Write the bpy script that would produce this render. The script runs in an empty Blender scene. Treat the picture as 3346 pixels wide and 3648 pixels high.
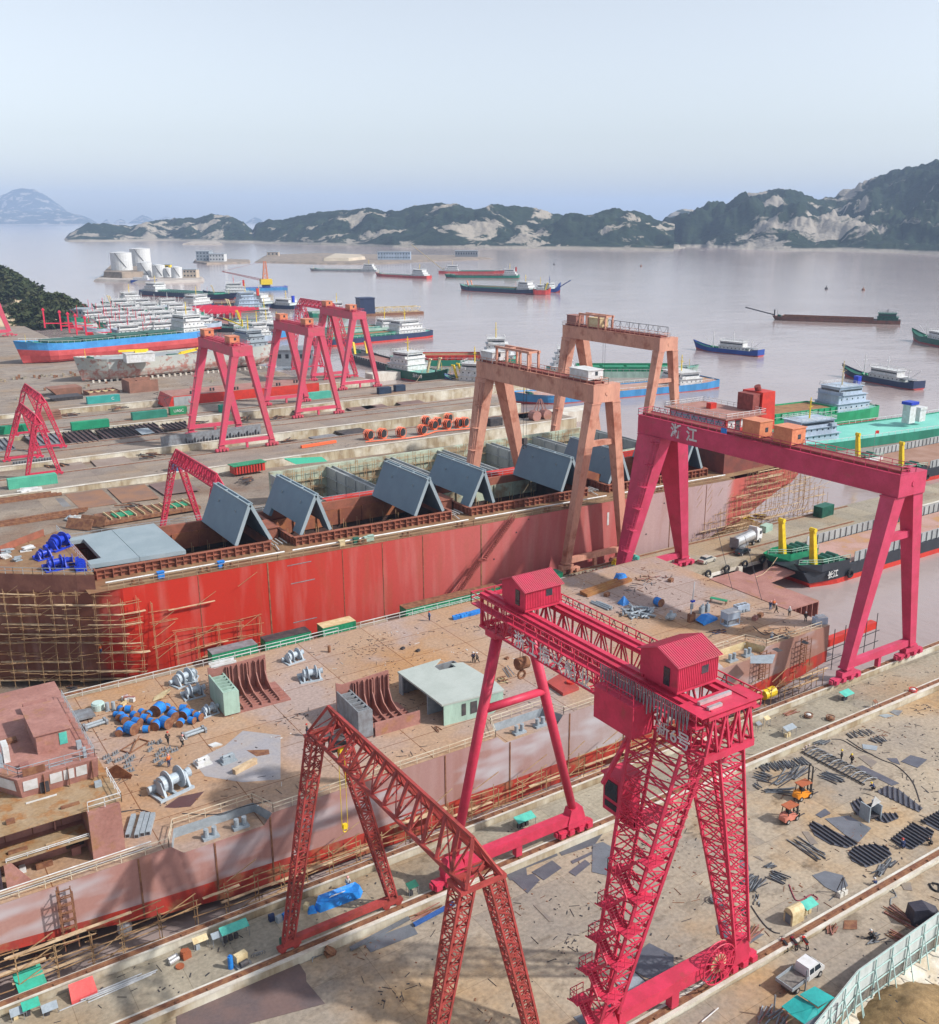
import bpy, math, random
from mathutils import Vector, Matrix
R=math.radians; PI=math.pi
random.seed(7)
C=bpy.context.scene.collection
SC=bpy.context.scene
# ------------------------------------------------------------------ camera
H=70.; YAW=R(55.97); PITCH=R(16.38); FOC=3563.; PX,PY=1766.,1824.
_fw=Vector((math.cos(YAW),math.sin(YAW),0)); _rt=Vector((math.sin(YAW),-math.cos(YAW),0)); _up=Vector((0,0,1))
_cf=_fw*math.cos(PITCH)-_up*math.sin(PITCH); _cu=_fw*math.sin(PITCH)+_up*math.cos(PITCH)
cd=bpy.data.cameras.new('camera'); cam=bpy.data.objects.new('camera',cd); C.objects.link(cam)
m3=Matrix((_rt,_cu,-_cf)).transposed(); cam.matrix_world=Matrix.Translation((0,0,H))@m3.to_4x4()
cd.sensor_fit='VERTICAL'; cd.sensor_height=24; cd.lens=FOC/3648*24; cd.shift_x=-(PX-1673)/3648; cd.shift_y=0
cd.clip_start=1; cd.clip_end=60000; SC.camera=cam
# ------------------------------------------------------------------ sky and sun
SUN_AZ=R(-46); SUN_EL=R(40)
w=bpy.data.worlds.new('World'); SC.world=w; w.use_nodes=True
nt=w.node_tree; bg=nt.nodes['Background']; sky=nt.nodes.new('ShaderNodeTexSky'); sky.sky_type='NISHITA'
sky.sun_disc=False; sky.sun_elevation=SUN_EL; sky.sun_rotation=PI/2-SUN_AZ; sky.air_density=1.0; sky.dust_density=1.4; sky.ozone_density=1.5; sky.altitude=70
hs=nt.nodes.new('ShaderNodeHueSaturation'); hs.inputs['Saturation'].default_value=.4; nt.links.new(sky.outputs[0],hs.inputs['Color']); nt.links.new(hs.outputs[0],bg.inputs[0]); bg.inputs[1].default_value=0.091
sd=bpy.data.lights.new('sun','SUN'); sd.energy=2.35; sd.angle=R(1.3); sd.color=(1,.96,.91)
so=bpy.data.objects.new('sun',sd); C.objects.link(so)
sv=Vector((math.cos(SUN_EL)*math.cos(SUN_AZ),math.cos(SUN_EL)*math.sin(SUN_AZ),math.sin(SUN_EL)))
so.rotation_euler=sv.to_track_quat('Z','Y').to_euler()
SC.view_settings.view_transform='Standard'; SC.view_settings.look='None'; SC.view_settings.exposure=1.06; SC.view_settings.gamma=1
SC.cycles.max_bounces=6; SC.cycles.volume_bounces=1; SC.cycles.use_denoising=True
# ------------------------------------------------------------------ surveying helpers: a point seen in the photo, put on the level z (or plane y) it stands on
CR=dict(a=(0,500,1.607),b=(1100,500,1.607),C=(2200,500,1.6126),d=(0,1000,2.053),e=(600,950,2.053),f=(1300,1050,2.053),g=(1900,1050,2.053),h=(2500,1050,2.184),i=(0,1600,1.848),j=(800,1500,1.848),k=(1600,1400,1.848),l=(2400,1600,1.9535),m=(0,2300,1.848),n=(600,2150,1.848),o=(1400,2050,1.848),p=(2100,1950,1.848),q=(0,2850,2.053),r=(800,2850,2.053),s=(1500,2800,2.053),t=(2100,2500,1.755),u=(2500,2500,2.184),v=(2500,3050,2.184),w=(0,2480,1.6393),x=(0,1300,3.08),y=(0,1600,3.08),z=(2600,2950,1.4115),A=(300,950,2.106),B=(750,950,2.106),D=(1250,1050,2.106),E=(500,1350,2.053))
def ray(k,x,y):
    a,b,s=CR[k]; px=a+x/s; py=b+y/s
    return _cf+_rt*((px-PX)/FOC)+_cu*((PY-py)/FOC)
def at(k,x,y,z=0.):
    r=ray(k,x,y); p=r*((z-H)/r.z); return Vector((p.x,p.y,z))
def atY(k,x,y,Y):
    r=ray(k,x,y); p=r*(Y/r.y); return Vector((p.x,Y,p.z+H))
def srcat(px,py,z=0.):
    r=_cf+_rt*((px-PX)/FOC)+_cu*((PY-py)/FOC); p=r*((z-H)/r.z); return Vector((p.x,p.y,z))
def srcD(px,py,D):    # along the sight line at horizontal distance D
    r=_cf+_rt*((px-PX)/FOC)+_cu*((PY-py)/FOC); t=D/math.hypot(r.x,r.y); p=r*t; return Vector((p.x,p.y,p.z+H))
# ------------------------------------------------------------------ materials
MT={}
def mat(name,col,col2=None,scale=.3,lo=.4,hi=.6,rough=.7,metal=0.,stretch=(1,1,1),bump=0.,bscale=None,world=True,detail=6,col3=None,scale3=.05,lo3=.5,hi3=.62,fine=.12,finescale=3.,spec=.4):
    if name in MT: return MT[name]
    m=bpy.data.materials.new(name); MT[name]=m; m.use_nodes=True; t=m.node_tree; N=t.nodes; L=t.links
    b=N['Principled BSDF']; b.inputs['Roughness'].default_value=rough; b.inputs['Metallic'].default_value=metal; b.inputs['Specular IOR Level'].default_value=spec
    m.diffuse_color=(*col,1)
    if world: co=N.new('ShaderNodeNewGeometry').outputs['Position']
    else: co=N.new('ShaderNodeTexCoord').outputs['Object']
    mp=N.new('ShaderNodeMapping'); mp.inputs['Scale'].default_value=stretch; L.new(co,mp.inputs[0])
    def noise(sc,dt=detail,src=mp.outputs[0]):
        n=N.new('ShaderNodeTexNoise'); n.inputs['Scale'].default_value=sc; n.inputs['Detail'].default_value=dt; n.inputs['Roughness'].default_value=.6; L.new(src,n.inputs['Vector']); return n.outputs['Fac']
    def ramp(f,a,c):
        r=N.new('ShaderNodeMapRange'); r.inputs['From Min'].default_value=a; r.inputs['From Max'].default_value=c; L.new(f,r.inputs['Value']); return r.outputs[0]
    def mix(f,x,y,mode='MIX'):
        n=N.new('ShaderNodeMix'); n.data_type='RGBA'; n.blend_type=mode
        if isinstance(f,float): n.inputs[0].default_value=f
        else: L.new(f,n.inputs[0])
        for i,q in ((6,x),(7,y)):
            if isinstance(q,tuple): n.inputs[i].default_value=(*q,1)
            else: L.new(q,n.inputs[i])
        return n.outputs[2]
    cur=col
    if col2: cur=mix(ramp(noise(scale),lo,hi),cur,col2)
    if col3: cur=mix(ramp(noise(scale3,src=co),lo3,hi3),cur,col3)
    if fine:
        f=ramp(noise(finescale,4),.25,.75); g=mix(f,(1-fine,)*3,(1+fine,)*3); cur=mix(1.0,cur,g,'MULTIPLY')
    if isinstance(cur,tuple): b.inputs['Base Color'].default_value=(*cur,1)
    else: L.new(cur,b.inputs['Base Color'])
    if bump:
        bp=N.new('ShaderNodeBump'); bp.inputs['Strength'].default_value=bump; bp.inputs['Distance'].default_value=.1; L.new(noise(bscale or finescale,5),bp.inputs['Height']); L.new(bp.outputs[0],b.inputs['Normal'])
    m['cur']=0
    return m
def G(v): return (v,v*.95,v*.88)
PINK=mat('pink_crane_paint',(.58,.035,.085),(.46,.03,.065),scale=.5,col3=(.34,.05,.05),scale3=.7,lo3=.6,hi3=.75,rough=.5,world=False,fine=.08)
PINKP=mat('magenta_crane_paint',(.55,.05,.12),(.46,.04,.09),scale=.35,rough=.5,world=False,fine=.08,col3=(.36,.07,.08),scale3=.5,lo3=.58,hi3=.8)
PINKL=mat('rose_crane_paint',(.58,.06,.12),(.48,.08,.11),scale=.4,col3=(.4,.12,.11),scale3=.5,lo3=.55,hi3=.8,rough=.5,world=False,fine=.08)
REDL=mat('red_oxide_crane_paint',(.36,.05,.045),(.24,.04,.03),scale=.8,rough=.6,world=False)
BRONZE=mat('faded_salmon_crane_paint',(.58,.29,.2),(.5,.24,.17),scale=.3,rough=.55,world=False,col3=(.36,.13,.08),scale3=.35,lo3=.52,hi3=.68,stretch=(1,1,.3),fine=.14)
RUSTRED=mat('maroon_steel',(.26,.06,.05),(.18,.04,.03),scale=1,rough=.7,world=False)
ORANGE=mat('orange_paint',(.62,.24,.12),(.54,.18,.09),scale=1,rough=.5,world=False)
WHITE=mat('white_paint',(.62,.63,.64),(.5,.5,.48),scale=.8,rough=.45,world=False,fine=.06)
LGREY=mat('light_grey_paint',(.30,.345,.38),(.25,.29,.32),scale=1,rough=.5,world=False)
GREY=mat('grey_steel',(.22,.24,.26),(.16,.16,.17),scale=1,rough=.5,world=False)
DARK=mat('dark_steel',(.035,.035,.042),(.07,.06,.06),scale=1,rough=.6,world=False)
BLACK=mat('black_rubber',(.02,.02,.022),rough=.8,world=False,fine=0)
RUST=mat('rusty_steel',(.25,.12,.06),(.15,.06,.035),scale=1.2,rough=.8,world=False)
BROWN=mat('brown_primer',(.33,.15,.12),(.27,.12,.1),scale=.5,rough=.65,world=False)
PBROWN=mat('dusty_brown_primer',(.36,.18,.15),(.29,.135,.11),scale=.3,rough=.7,world=False,col3=(.3,.15,.07),scale3=.45,lo3=.55,hi3=.7,fine=.18)
BLUE=mat('bright_blue_paint',(.01,.05,.5),(.01,.03,.35),scale=2,rough=.4,world=False)
SKYBL=mat('blue_plastic',(.02,.22,.62),(.015,.15,.5),scale=2,rough=.5,world=False)
TARP=mat('blue_tarpaulin',(.02,.25,.68),(.02,.17,.55),scale=1.5,rough=.45,bump=.6,bscale=1.5,world=False)
TEAL=mat('teal_sheet',(.10,.48,.38),(.07,.38,.32),scale=.8,rough=.5,world=False)
GREEN=mat('green_paint',(.015,.25,.12),(.012,.18,.09),scale=.6,rough=.5,world=False)
DGREEN=mat('dark_green_paint',(.01,.11,.07),(.01,.07,.05),scale=.6,rough=.5,world=False)
MINT=mat('pale_green_primer',(.42,.47,.36),(.32,.36,.28),scale=.4,rough=.7,world=False,col3=(.25,.2,.13),scale3=.3)
YELL=mat('yellow_paint',(.75,.55,.02),(.65,.45,.02),scale=1,rough=.5,world=False)
WOOD=mat('weathered_planks',(.55,.42,.27),(.4,.28,.17),scale=.8,rough=.85,world=False)
BAMB=mat('bamboo_poles',(.30,.17,.08),(.42,.28,.15),scale=1,rough=.8,world=False)
GLASS=mat('dark_glass',(.02,.03,.04),rough=.15,world=False,fine=0,spec=.8)
SKIN=mat('skin',(.45,.25,.17),rough=.6,world=False,fine=0)
NAVYC=mat('navy_cloth',(.03,.05,.12),(.02,.03,.08),scale=4,rough=.9,world=False)
REDP=mat('red_paint',(.55,.035,.02),(.45,.03,.02),scale=.5,rough=.5,world=False)
SILV=mat('silver_metal',(.6,.6,.6),(.5,.5,.5),scale=1,rough=.3,metal=.6,world=False)
CREAM=mat('cream_steel',(.6,.5,.3),(.5,.38,.2),scale=1,rough=.6,world=False)
# ------------------------------------------------------------------ mesh builder
class MB:
    def __init__(s,o=(0,0,0),rz=0): s.v=[];s.f=[];s.o=Vector(o);s.m=None
    def add(s,vs,fs):
        n=len(s.v); s.v+=[tuple(Vector(a)-s.o) for a in vs]; s.f+=[tuple(i+n for i in f) for f in fs]; return s
    def box(s,c,d,rz=0,rx=0,ry=0):
        x,y,z=d[0]/2,d[1]/2,d[2]/2; vs=[Vector((a*x,b*y,e*z)) for a in(-1,1) for b in(-1,1) for e in(-1,1)]
        if rz or rx or ry:
            from mathutils import Euler
            M=Euler((rx,ry,rz)).to_matrix(); vs=[M@v for v in vs]
        c=Vector(c); return s.add([v+c for v in vs],[(0,1,3,2),(4,6,7,5),(0,4,5,1),(2,3,7,6),(0,2,6,4),(1,5,7,3)])
    def bx(s,x0,x1,y0,y1,z0,z1): return s.box(((x0+x1)/2,(y0+y1)/2,(z0+z1)/2),(x1-x0,y1-y0,z1-z0))
    def bar(s,p,q,w,h=None,up=(0,0,1),w2=None,h2=None,cap=True):
        p=Vector(p);q=Vector(q);h=h or w; d=q-p
        if d.length<1e-6: return s
        d.normalize(); u=Vector(up)
        if abs(d.dot(u))>.98: u=Vector((1,0,0)) if abs(d.x)<.9 else Vector((0,1,0))
        a=d.cross(u).normalized(); b=a.cross(d).normalized(); w2=w if w2 is None else w2; h2=h if h2 is None else h2
        vs=[p+a*(i*w/2)+b*(j*h/2) for i,j in((-1,-1),(1,-1),(1,1),(-1,1))]+[q+a*(i*w2/2)+b*(j*h2/2) for i,j in((-1,-1),(1,-1),(1,1),(-1,1))]
        fs=[(0,1,5,4),(1,2,6,5),(2,3,7,6),(3,0,4,7)]
        if cap: fs+=[(3,2,1,0),(4,5,6,7)]
        return s.add(vs,fs)
    def hexa(s,a,b):   # a,b: 4 corner loops
        return s.add(list(a)+list(b),[(3,2,1,0),(4,5,6,7),(0,1,5,4),(1,2,6,5),(2,3,7,6),(3,0,4,7)])
    def tube(s,p,q,r,n=8,r2=None,cap=True):
        p=Vector(p);q=Vector(q);d=(q-p).normalized(); u=Vector((0,0,1)) if abs(d.z)<.9 else Vector((1,0,0))
        a=d.cross(u).normalized();b=a.cross(d).normalized(); r2=r if r2 is None else r2
        vs=[p+(a*math.cos(2*PI*i/n)+b*math.sin(2*PI*i/n))*r for i in range(n)]+[q+(a*math.cos(2*PI*i/n)+b*math.sin(2*PI*i/n))*r2 for i in range(n)]
        fs=[(i,(i+1)%n,n+(i+1)%n,n+i) for i in range(n)]
        if cap: fs+=[tuple(range(n-1,-1,-1)),tuple(range(n,2*n))]
        return s.add(vs,fs)
    def path(s,pts,r,n=5):
        for a,b in zip(pts,pts[1:]): s.tube(a,b,r,n,cap=False)
        return s
    def prism(s,pts,z0,z1):
        n=len(pts); return s.add([(x,y,z0) for x,y in pts]+[(x,y,z1) for x,y in pts],[tuple(range(n-1,-1,-1)),tuple(range(n,2*n))]+[(i,(i+1)%n,n+(i+1)%n,n+i) for i in range(n)])
    def extr(s,pts,vec):
        n=len(pts);v=Vector(vec);pts=[Vector(p) for p in pts]; return s.add(pts+[p+v for p in pts],[tuple(range(n-1,-1,-1)),tuple(range(n,2*n))]+[(i,(i+1)%n,n+(i+1)%n,n+i) for i in range(n)])
    def ball(s,c,r,n=8,m=5,sz=1):
        c=Vector(c); vs=[c+Vector((0,0,r*sz))]; 
        for j in range(1,m):
            for i in range(n): t=PI*j/m; vs.append(c+Vector((r*math.sin(t)*math.cos(2*PI*i/n),r*math.sin(t)*math.sin(2*PI*i/n),r*sz*math.cos(t))))
        vs.append(c-Vector((0,0,r*sz))); L=len(vs)-1
        fs=[(0,1+i,1+(i+1)%n) for i in range(n)]+[(1+(j-1)*n+i,1+j*n+i,1+j*n+(i+1)%n,1+(j-1)*n+(i+1)%n) for j in range(1,m-1) for i in range(n)]+[(L,1+(m-2)*n+(i+1)%n,1+(m-2)*n+i) for i in range(n)]
        return s.add(vs,fs)
    def ringt(s,c,R0,r,ax=(0,1,0),n=12,k=5):
        c=Vector(c);ax=Vector(ax).normalized(); u=Vector((0,0,1)) if abs(ax.z)<.9 else Vector((1,0,0)); a=ax.cross(u).normalized(); b=ax.cross(a)
        pts=[]
        for i in range(n):
            t=2*PI*i/n; d=a*math.cos(t)+b*math.sin(t)
            for j in range(k): w=2*PI*j/k; pts.append(c+d*(R0+r*math.cos(w))+ax*(r*math.sin(w)))
        return s.add(pts,[(i*k+j,((i+1)%n)*k+j,((i+1)%n)*k+(j+1)%k,i*k+(j+1)%k) for i in range(n) for j in range(k)])
    def rail(s,pts,h=1.1,step=2.2,r=.05,mid=True):
        pts=[Vector(p) for p in pts]
        for a,b in zip(pts,pts[1:]):
            L=(b-a).length; n=max(1,round(L/step))
            for i in range(n+1):
                p=a.lerp(b,i/n); s.bar(p,p+Vector((0,0,h)),r,cap=False)
            s.bar(a+Vector((0,0,h)),b+Vector((0,0,h)),r*1.2)
            if mid: s.bar(a+Vector((0,0,h*.52)),b+Vector((0,0,h*.52)),r)
        return s
    def lattice(s,A,B,n,cw,bw,faces=(0,1,2,3),x=False,ring=True,zig=True):
        A=[Vector(a) for a in A];B=[Vector(b) for b in B];k=len(A)
        for i in range(k): s.bar(A[i],B[i],cw)
        for i in faces:
            j=(i+1)%k
            for q in range(n):
                t0,t1=q/n,(q+1)/n; a0,a1=A[i].lerp(B[i],t0),A[i].lerp(B[i],t1); b0,b1=A[j].lerp(B[j],t0),A[j].lerp(B[j],t1)
                if ring and q: s.bar(a0,b0,bw,cap=False)
                if x: s.bar(a0,b1,bw,cap=False); s.bar(b0,a1,bw,cap=False)
                elif zig: 
                    if q%2==0: s.bar(a0,b1,bw,cap=False)
                    else: s.bar(b0,a1,bw,cap=False)
        return s
    def build(s,name,m,parent=None,smooth=False,loc=None):
        me=bpy.data.meshes.new(name); me.from_pydata(s.v,[],s.f); me.update()
        for mm in (m if isinstance(m,(list,tuple)) else [m]): me.materials.append(mm)
        if smooth: me.polygons.foreach_set('use_smooth',[True]*len(me.polygons))
        o=bpy.data.objects.new(name,me); C.objects.link(o)
        if parent: o.parent=parent
        elif loc is not None: o.location=loc
        elif s.o.length: o.location=s.o
        return o
def tag(o,label,cat,group=None,kind=None):
    if label:o['label']=label
    if cat:o['category']=cat
    if group:o['group']=group
    if kind:o['kind']=kind
    return o
def thing(name,label,cat,loc=(0,0,0),rz=0,group=None):
    o=bpy.data.objects.new(name,None); C.objects.link(o); o.empty_display_size=.5; o.location=loc; o.rotation_euler=(0,0,rz); return tag(o,label,cat,group)
def struct(name,mb,m): o=mb.build(name,m); o['kind']='structure'; return o
def dup(r,loc,rz=0,label=None,sc=None,group=None,cat=None):
    def cp(o,par):
        c=o.copy(); C.objects.link(c)
        if par: c.parent=par
        for ch in list(o.children): cp(ch,c)
        return c
    c=cp(r,None); c.location=loc; c.rotation_euler=(0,0,rz)
    if sc: c.scale=(sc,sc,sc) if isinstance(sc,(int,float)) else sc
    if label: c['label']=label
    if group: c['group']=group
    return c
def one(name,mb,m,label,cat,loc=None,group=None,smooth=False,kind=None): return tag(mb.build(name,m,loc=loc,smooth=smooth),label,cat,group,kind)
def lettering(txt,size,m,parent,M,extr=.02,name='lettering',bold=0.):
    cu=bpy.data.curves.new('t','FONT'); cu.body=txt; cu.size=size; cu.extrude=extr; cu.align_x='CENTER'; cu.align_y='CENTER'; cu.offset=bold
    o=bpy.data.objects.new('t',cu); C.objects.link(o); dg=bpy.context.evaluated_depsgraph_get(); me=bpy.data.meshes.new_from_object(o.evaluated_get(dg)); bpy.data.objects.remove(o); me.transform(M); me.materials.clear(); me.materials.append(m)
    q=bpy.data.objects.new(name,me); C.objects.link(q); q.parent=parent; return q
def MX(xa,ya,loc):   # matrix taking text x,y to world directions
    xa=Vector(xa).normalized(); ya=Vector(ya).normalized(); za=xa.cross(ya); M=Matrix((xa,ya,za)).transposed().to_4x4(); return Matrix.Translation(loc)@M
# ================================================================== SETTING
def ground_mat(name,c1,c2,c3,slab=None,rough=.85,sc=.06,sc3=.035,lo3=.5,hi3=.65):
    m=mat(name,c1,c2,scale=sc,lo=.35,hi=.65,col3=c3,scale3=sc3,lo3=lo3,hi3=hi3,rough=rough,fine=.26,finescale=2.2,bump=.15,spec=.2)
    t=m.node_tree; b=t.nodes['Principled BSDF']; s0=b.inputs['Base Color'].links[0].from_socket; ge=t.nodes.new('ShaderNodeNewGeometry')
    for (sc_,st_,a_,c_,v_) in ((.22,(1,1.6,1),.56,.72,.5),(1.1,(1,1,1),.62,.74,.55),(.5,(.12,1.8,1),.58,.75,.75)):
        mp=t.nodes.new('ShaderNodeMapping'); mp.inputs['Scale'].default_value=st_; t.links.new(ge.outputs[0],mp.inputs[0]); n=t.nodes.new('ShaderNodeTexNoise'); n.inputs['Scale'].default_value=sc_; n.inputs['Detail'].default_value=8; n.inputs['Roughness'].default_value=.68; t.links.new(mp.outputs[0],n.inputs[0]); r=t.nodes.new('ShaderNodeMapRange'); r.inputs['From Min'].default_value=a_; r.inputs['From Max'].default_value=c_; t.links.new(n.outputs[0],r.inputs[0]); x=t.nodes.new('ShaderNodeMix'); x.data_type='RGBA'; x.blend_type='MULTIPLY'; x.inputs[7].default_value=(v_,v_*.94,v_*.88,1); t.links.new(r.outputs[0],x.inputs[0]); t.links.new(s0,x.inputs[6]); s0=x.outputs[2]
    t.links.new(s0,b.inputs['Base Color'])
    if slab:
        t=m.node_tree; b=t.nodes['Principled BSDF']; src=b.inputs['Base Color'].links[0].from_socket
        ge=t.nodes.new('ShaderNodeNewGeometry'); br=t.nodes.new('ShaderNodeTexBrick'); br.offset=0; br.inputs['Scale'].default_value=1; br.inputs['Brick Width'].default_value=slab[0]; br.inputs['Row Height'].default_value=slab[1]; br.inputs['Mortar Size'].default_value=.035
        br.inputs['Color1'].default_value=(.86,.86,.88,1); br.inputs['Color2'].default_value=(1.08,1.06,1.02,1); br.inputs['Mortar'].default_value=(.72,.68,.63,1)
        t.links.new(ge.outputs['Position'],br.inputs['Vector']); mx=t.nodes.new('ShaderNodeMix'); mx.data_type='RGBA'; mx.blend_type='MULTIPLY'; mx.inputs[0].default_value=1
        t.links.new(src,mx.inputs[6]); t.links.new(br.outputs[0],mx.inputs[7]); t.links.new(mx.outputs[2],b.inputs['Base Color'])
    return m
YARD=ground_mat('yard_concrete',(.38,.315,.235),(.28,.245,.205),(.38,.25,.13),(12,8.4))
APRON=ground_mat('apron_concrete',(.34,.305,.24),(.27,.24,.185),(.3,.22,.14),(5,7.2),sc=.1)
FARAP=ground_mat('far_apron_concrete',(.30,.26,.22),(.24,.2,.17),(.27,.2,.14),(12,3),sc=.08)
MUD=ground_mat('slip_mud',(.33,.20,.09),(.25,.16,.09),(.16,.13,.11),None,sc=.12)
FLOOR=ground_mat('slip_concrete',(.28,.235,.19),(.21,.17,.14),(.2,.13,.09),(14,9),sc=.08)
WALLM=mat('stained_wall_concrete',(.42,.36,.25),(.27,.2,.12),scale=.5,lo=.4,hi=.62,stretch=(1,1,.15),rough=.85,col3=(.58,.55,.46),scale3=.1,lo3=.45,hi3=.6)
PALEW=mat('pale_wall_concrete',(.6,.58,.52),(.48,.43,.36),scale=.3,stretch=(1,1,.3),rough=.85)
# water
wm=bpy.data.materials.new('harbour_water'); wm.use_nodes=True; t=wm.node_tree; b=t.nodes['Principled BSDF']; b.inputs['Roughness'].default_value=.13; b.inputs['IOR'].default_value=1.33
g=t.nodes.new('ShaderNodeNewGeometry')
def wn(sc,st):
    mp=t.nodes.new('ShaderNodeMapping'); mp.inputs['Scale'].default_value=st; t.links.new(g.outputs['Position'],mp.inputs[0]); n=t.nodes.new('ShaderNodeTexNoise'); n.inputs['Scale'].default_value=sc; n.inputs['Detail'].default_value=5; t.links.new(mp.outputs[0],n.inputs['Vector']); return n.outputs['Fac']
mr=t.nodes.new('ShaderNodeMapRange'); mr.inputs['From Min'].default_value=.4; mr.inputs['From Max'].default_value=.6; t.links.new(wn(.012,(1,1,1)),mr.inputs[0])
mx=t.nodes.new('ShaderNodeMix'); mx.data_type='RGBA'; mx.inputs[6].default_value=(.30,.235,.22,1); mx.inputs[7].default_value=(.34,.275,.26,1); t.links.new(mr.outputs[0],mx.inputs[0]); t.links.new(mx.outputs[2],b.inputs['Base Color'])
bp=t.nodes.new('ShaderNodeBump'); bp.inputs['Strength'].default_value=.35; bp.inputs['Distance'].default_value=.35; t.links.new(wn(.55,(1,.5,1)),bp.inputs['Height'])
b2=t.nodes.new('ShaderNodeBump'); b2.inputs['Strength'].default_value=.25; b2.inputs['Distance'].default_value=1.5; t.links.new(wn(.06,(.6,1,1)),b2.inputs['Height']); t.links.new(b2.outputs[0],bp.inputs['Normal']); t.links.new(bp.outputs[0],b.inputs['Normal'])
WZ=-4.
q=MB(); q.add([(-15000,-15000,WZ),(15000,-15000,WZ),(15000,15000,WZ),(-15000,15000,WZ)],[(0,1,2,3)]); struct('water',q,wm)
# ground sheets (land under the yard)
def slope(x): return -.5-.018*x
struct('yard_ground',MB().bx(-80,240,54.9,79.2,-6,-1.0),YARD)
FT=[at('v',x,y,1.6) for x,y in ((880,1306),(1215,890),(1848,435),(2080,290))]; e_=FT[0]+(FT[0]-FT[1])*4
struct('yard_ground',MB().prism([(-80,-80),(e_.x,-80),(e_.x,e_.y)]+[(p.x,p.y) for p in FT]+[(240,FT[3].y),(240,53.5),(-80,53.5)],-6.2,-1.2),YARD)
struct('apron_ground',MB().bx(-80,260,80.7,87.0,-6,0),APRON)
struct('slip_floor',MB().bx(-80,128,88.2,137.9,-6,-4.3),MUD)
struct('pier_ground',MB().bx(-80,330,138,152.8,-1.2,0),APRON)
struct('slip_floor',MB().bx(-80,190,152.9,196,-6.1,-3.6),MUD)
q=MB()
def sheet(mb,x0,x1,y0,y1,n=20,dz=0):
    for i in range(n):
        a=x0+(x1-x0)*i/n; b_=x0+(x1-x0)*(i+1)/n; mb.add([(a,y0,slope(a)+dz),(b_,y0,slope(b_)+dz),(b_,y1,slope(b_)+dz),(a,y1,slope(a)+dz)],[(0,1,2,3)])
sheet(q,-120,205,196,281.8); struct('slipway_floor',q,FLOOR)
for (y0,y1,x1) in ((282.6,302,226),(317.6,340,226),(361.6,388,262),(405.6,432,205)):
    struct('apron_ground',MB().bx(-160,x1,y0,y1,-7,0),FARAP)
for (y0,y1,x1) in ((302,317,205),(340,361,205),(388,405,205)):
    q=MB(); sheet(q,-160,x1,y0,y1); struct('slipway_floor',q,FLOOR)
struct('slipway_ground',MB().bx(-260,182,432,640,-7,-.6),FARAP)
struct('slipway_ground',MB().bx(-400,120,640,760,-7,-.8),FARAP)
# walls: each strip has a retaining wall with its own coping
def wall(name,x0,x1,y,z0,z1,m,label,th=.8):
    mb=MB((x0,y,0)); mb.bx(x0,x1,y,y+th,z0,z1); o=mb.build(name,m); tag(o,label,'wall'); 
    cp=MB((x0,y,0)); cp.bx(x0,x1,y-.12,y+th+.1,z1+.003,z1+.16); c=cp.build('coping',PALEW,o); c.location=(0,0,0); return o
wall('quay_wall',-80,260,87.2,-6,.8,WALLM,'long pale concrete dock wall between plate yard apron and the low deck ship')
wall('rail_wall',-80,240,79.3,-3,-.06,WALLM,'low cream concrete rail wall along the near apron edge',1.2)
wall('rail_wall',-80,240,53.6,-3,-.75,WALLM,'low concrete rail beam crossing the yard in front of forklifts',1.2)
for (y,x1,l) in ((281.8,226,'streaked wall below the orange hose reels behind hatch covers'),(316.8,226,'streaked retaining wall behind grey bulkhead panels'),(360.8,262,'stained slipway wall below the dark green containers'),(404.8,205,'farthest stained slipway wall under the brown hull blocks')):
    wall('retaining_wall',-160,x1,y,-7,-.02,WALLM,l)
o=wall('pier_parapet',205,330,138.6,-1,1.3,PALEW,'white parapet wall along the pier beside the moored deck barge',.4)
mb=MB((0,137.6,0)); 
for x in range(128,330,9): mb.bx(x,x+1.2,137.2,138.4,-7,-1.2)
mb.bx(120,330,137.8,138.4,-1.9,-1.2); tag(mb.build('pier_piles',PALEW),'concrete piles and beam carrying the pier above dark water','pier')
wall('pier_side_wall',-80,128,137.2,-6,-.25,WALLM,'wall of the pier hidden behind the rusty deck ship')
# crane rails: a rail with clips on each wall
for i,(y,x0,x1,z,l) in enumerate(((54.2,-60,230,-.59,'rusty crane rail laid on the rail beam nearest the pickup'),(79.95,-60,230,.1,'rusty crane rail on top of the low cream wall'),(87.6,-60,250,.96,'crane rail on the dock wall beside the low deck ship'),(142.5,-60,200,.0,'crane rail on the pier near the green containers'),(151.9,-60,210,.0,'crane rail at the foot of the big red hull'),(300,-60,220,.0,'crane rail on the strip behind the orange hoses'),(330,-60,220,.0,'far crane rail of the leftmost box girder crane'),(338,-60,220,.0,'near crane rail of the middle box girder crane'),(368,-60,250,.0,'crane rail beside the dark green containers'),(385,-60,250,.0,'crane rail under the farthest pink box girder crane'))):
    mb=MB((x0,y,z)); mb.bx(x0,x1,y-.06,y+.06,z,z+.16); mb.bx(x0,x1,y-.35,y+.35,z,z+.05)
    if i<3:
        for x in range(x0,x1,3): mb.bx(x,x+.35,y-.4,y-.2,z+.05,z+.2)
    tag(mb.build('crane_rail',RUST),l,'rail')
# front right corner: pale rubble ground is below the fence, sand heap
RUB=mat('pale_rubble',(.6,.56,.48),(.45,.38,.28),scale=.35,rough=.95,bump=.8,bscale=.8)
SAND=mat('brown_sand',(.27,.18,.085),(.2,.13,.06),scale=1.5,rough=.95,bump=.5,bscale=4,finescale=9,fine=.25)
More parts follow.
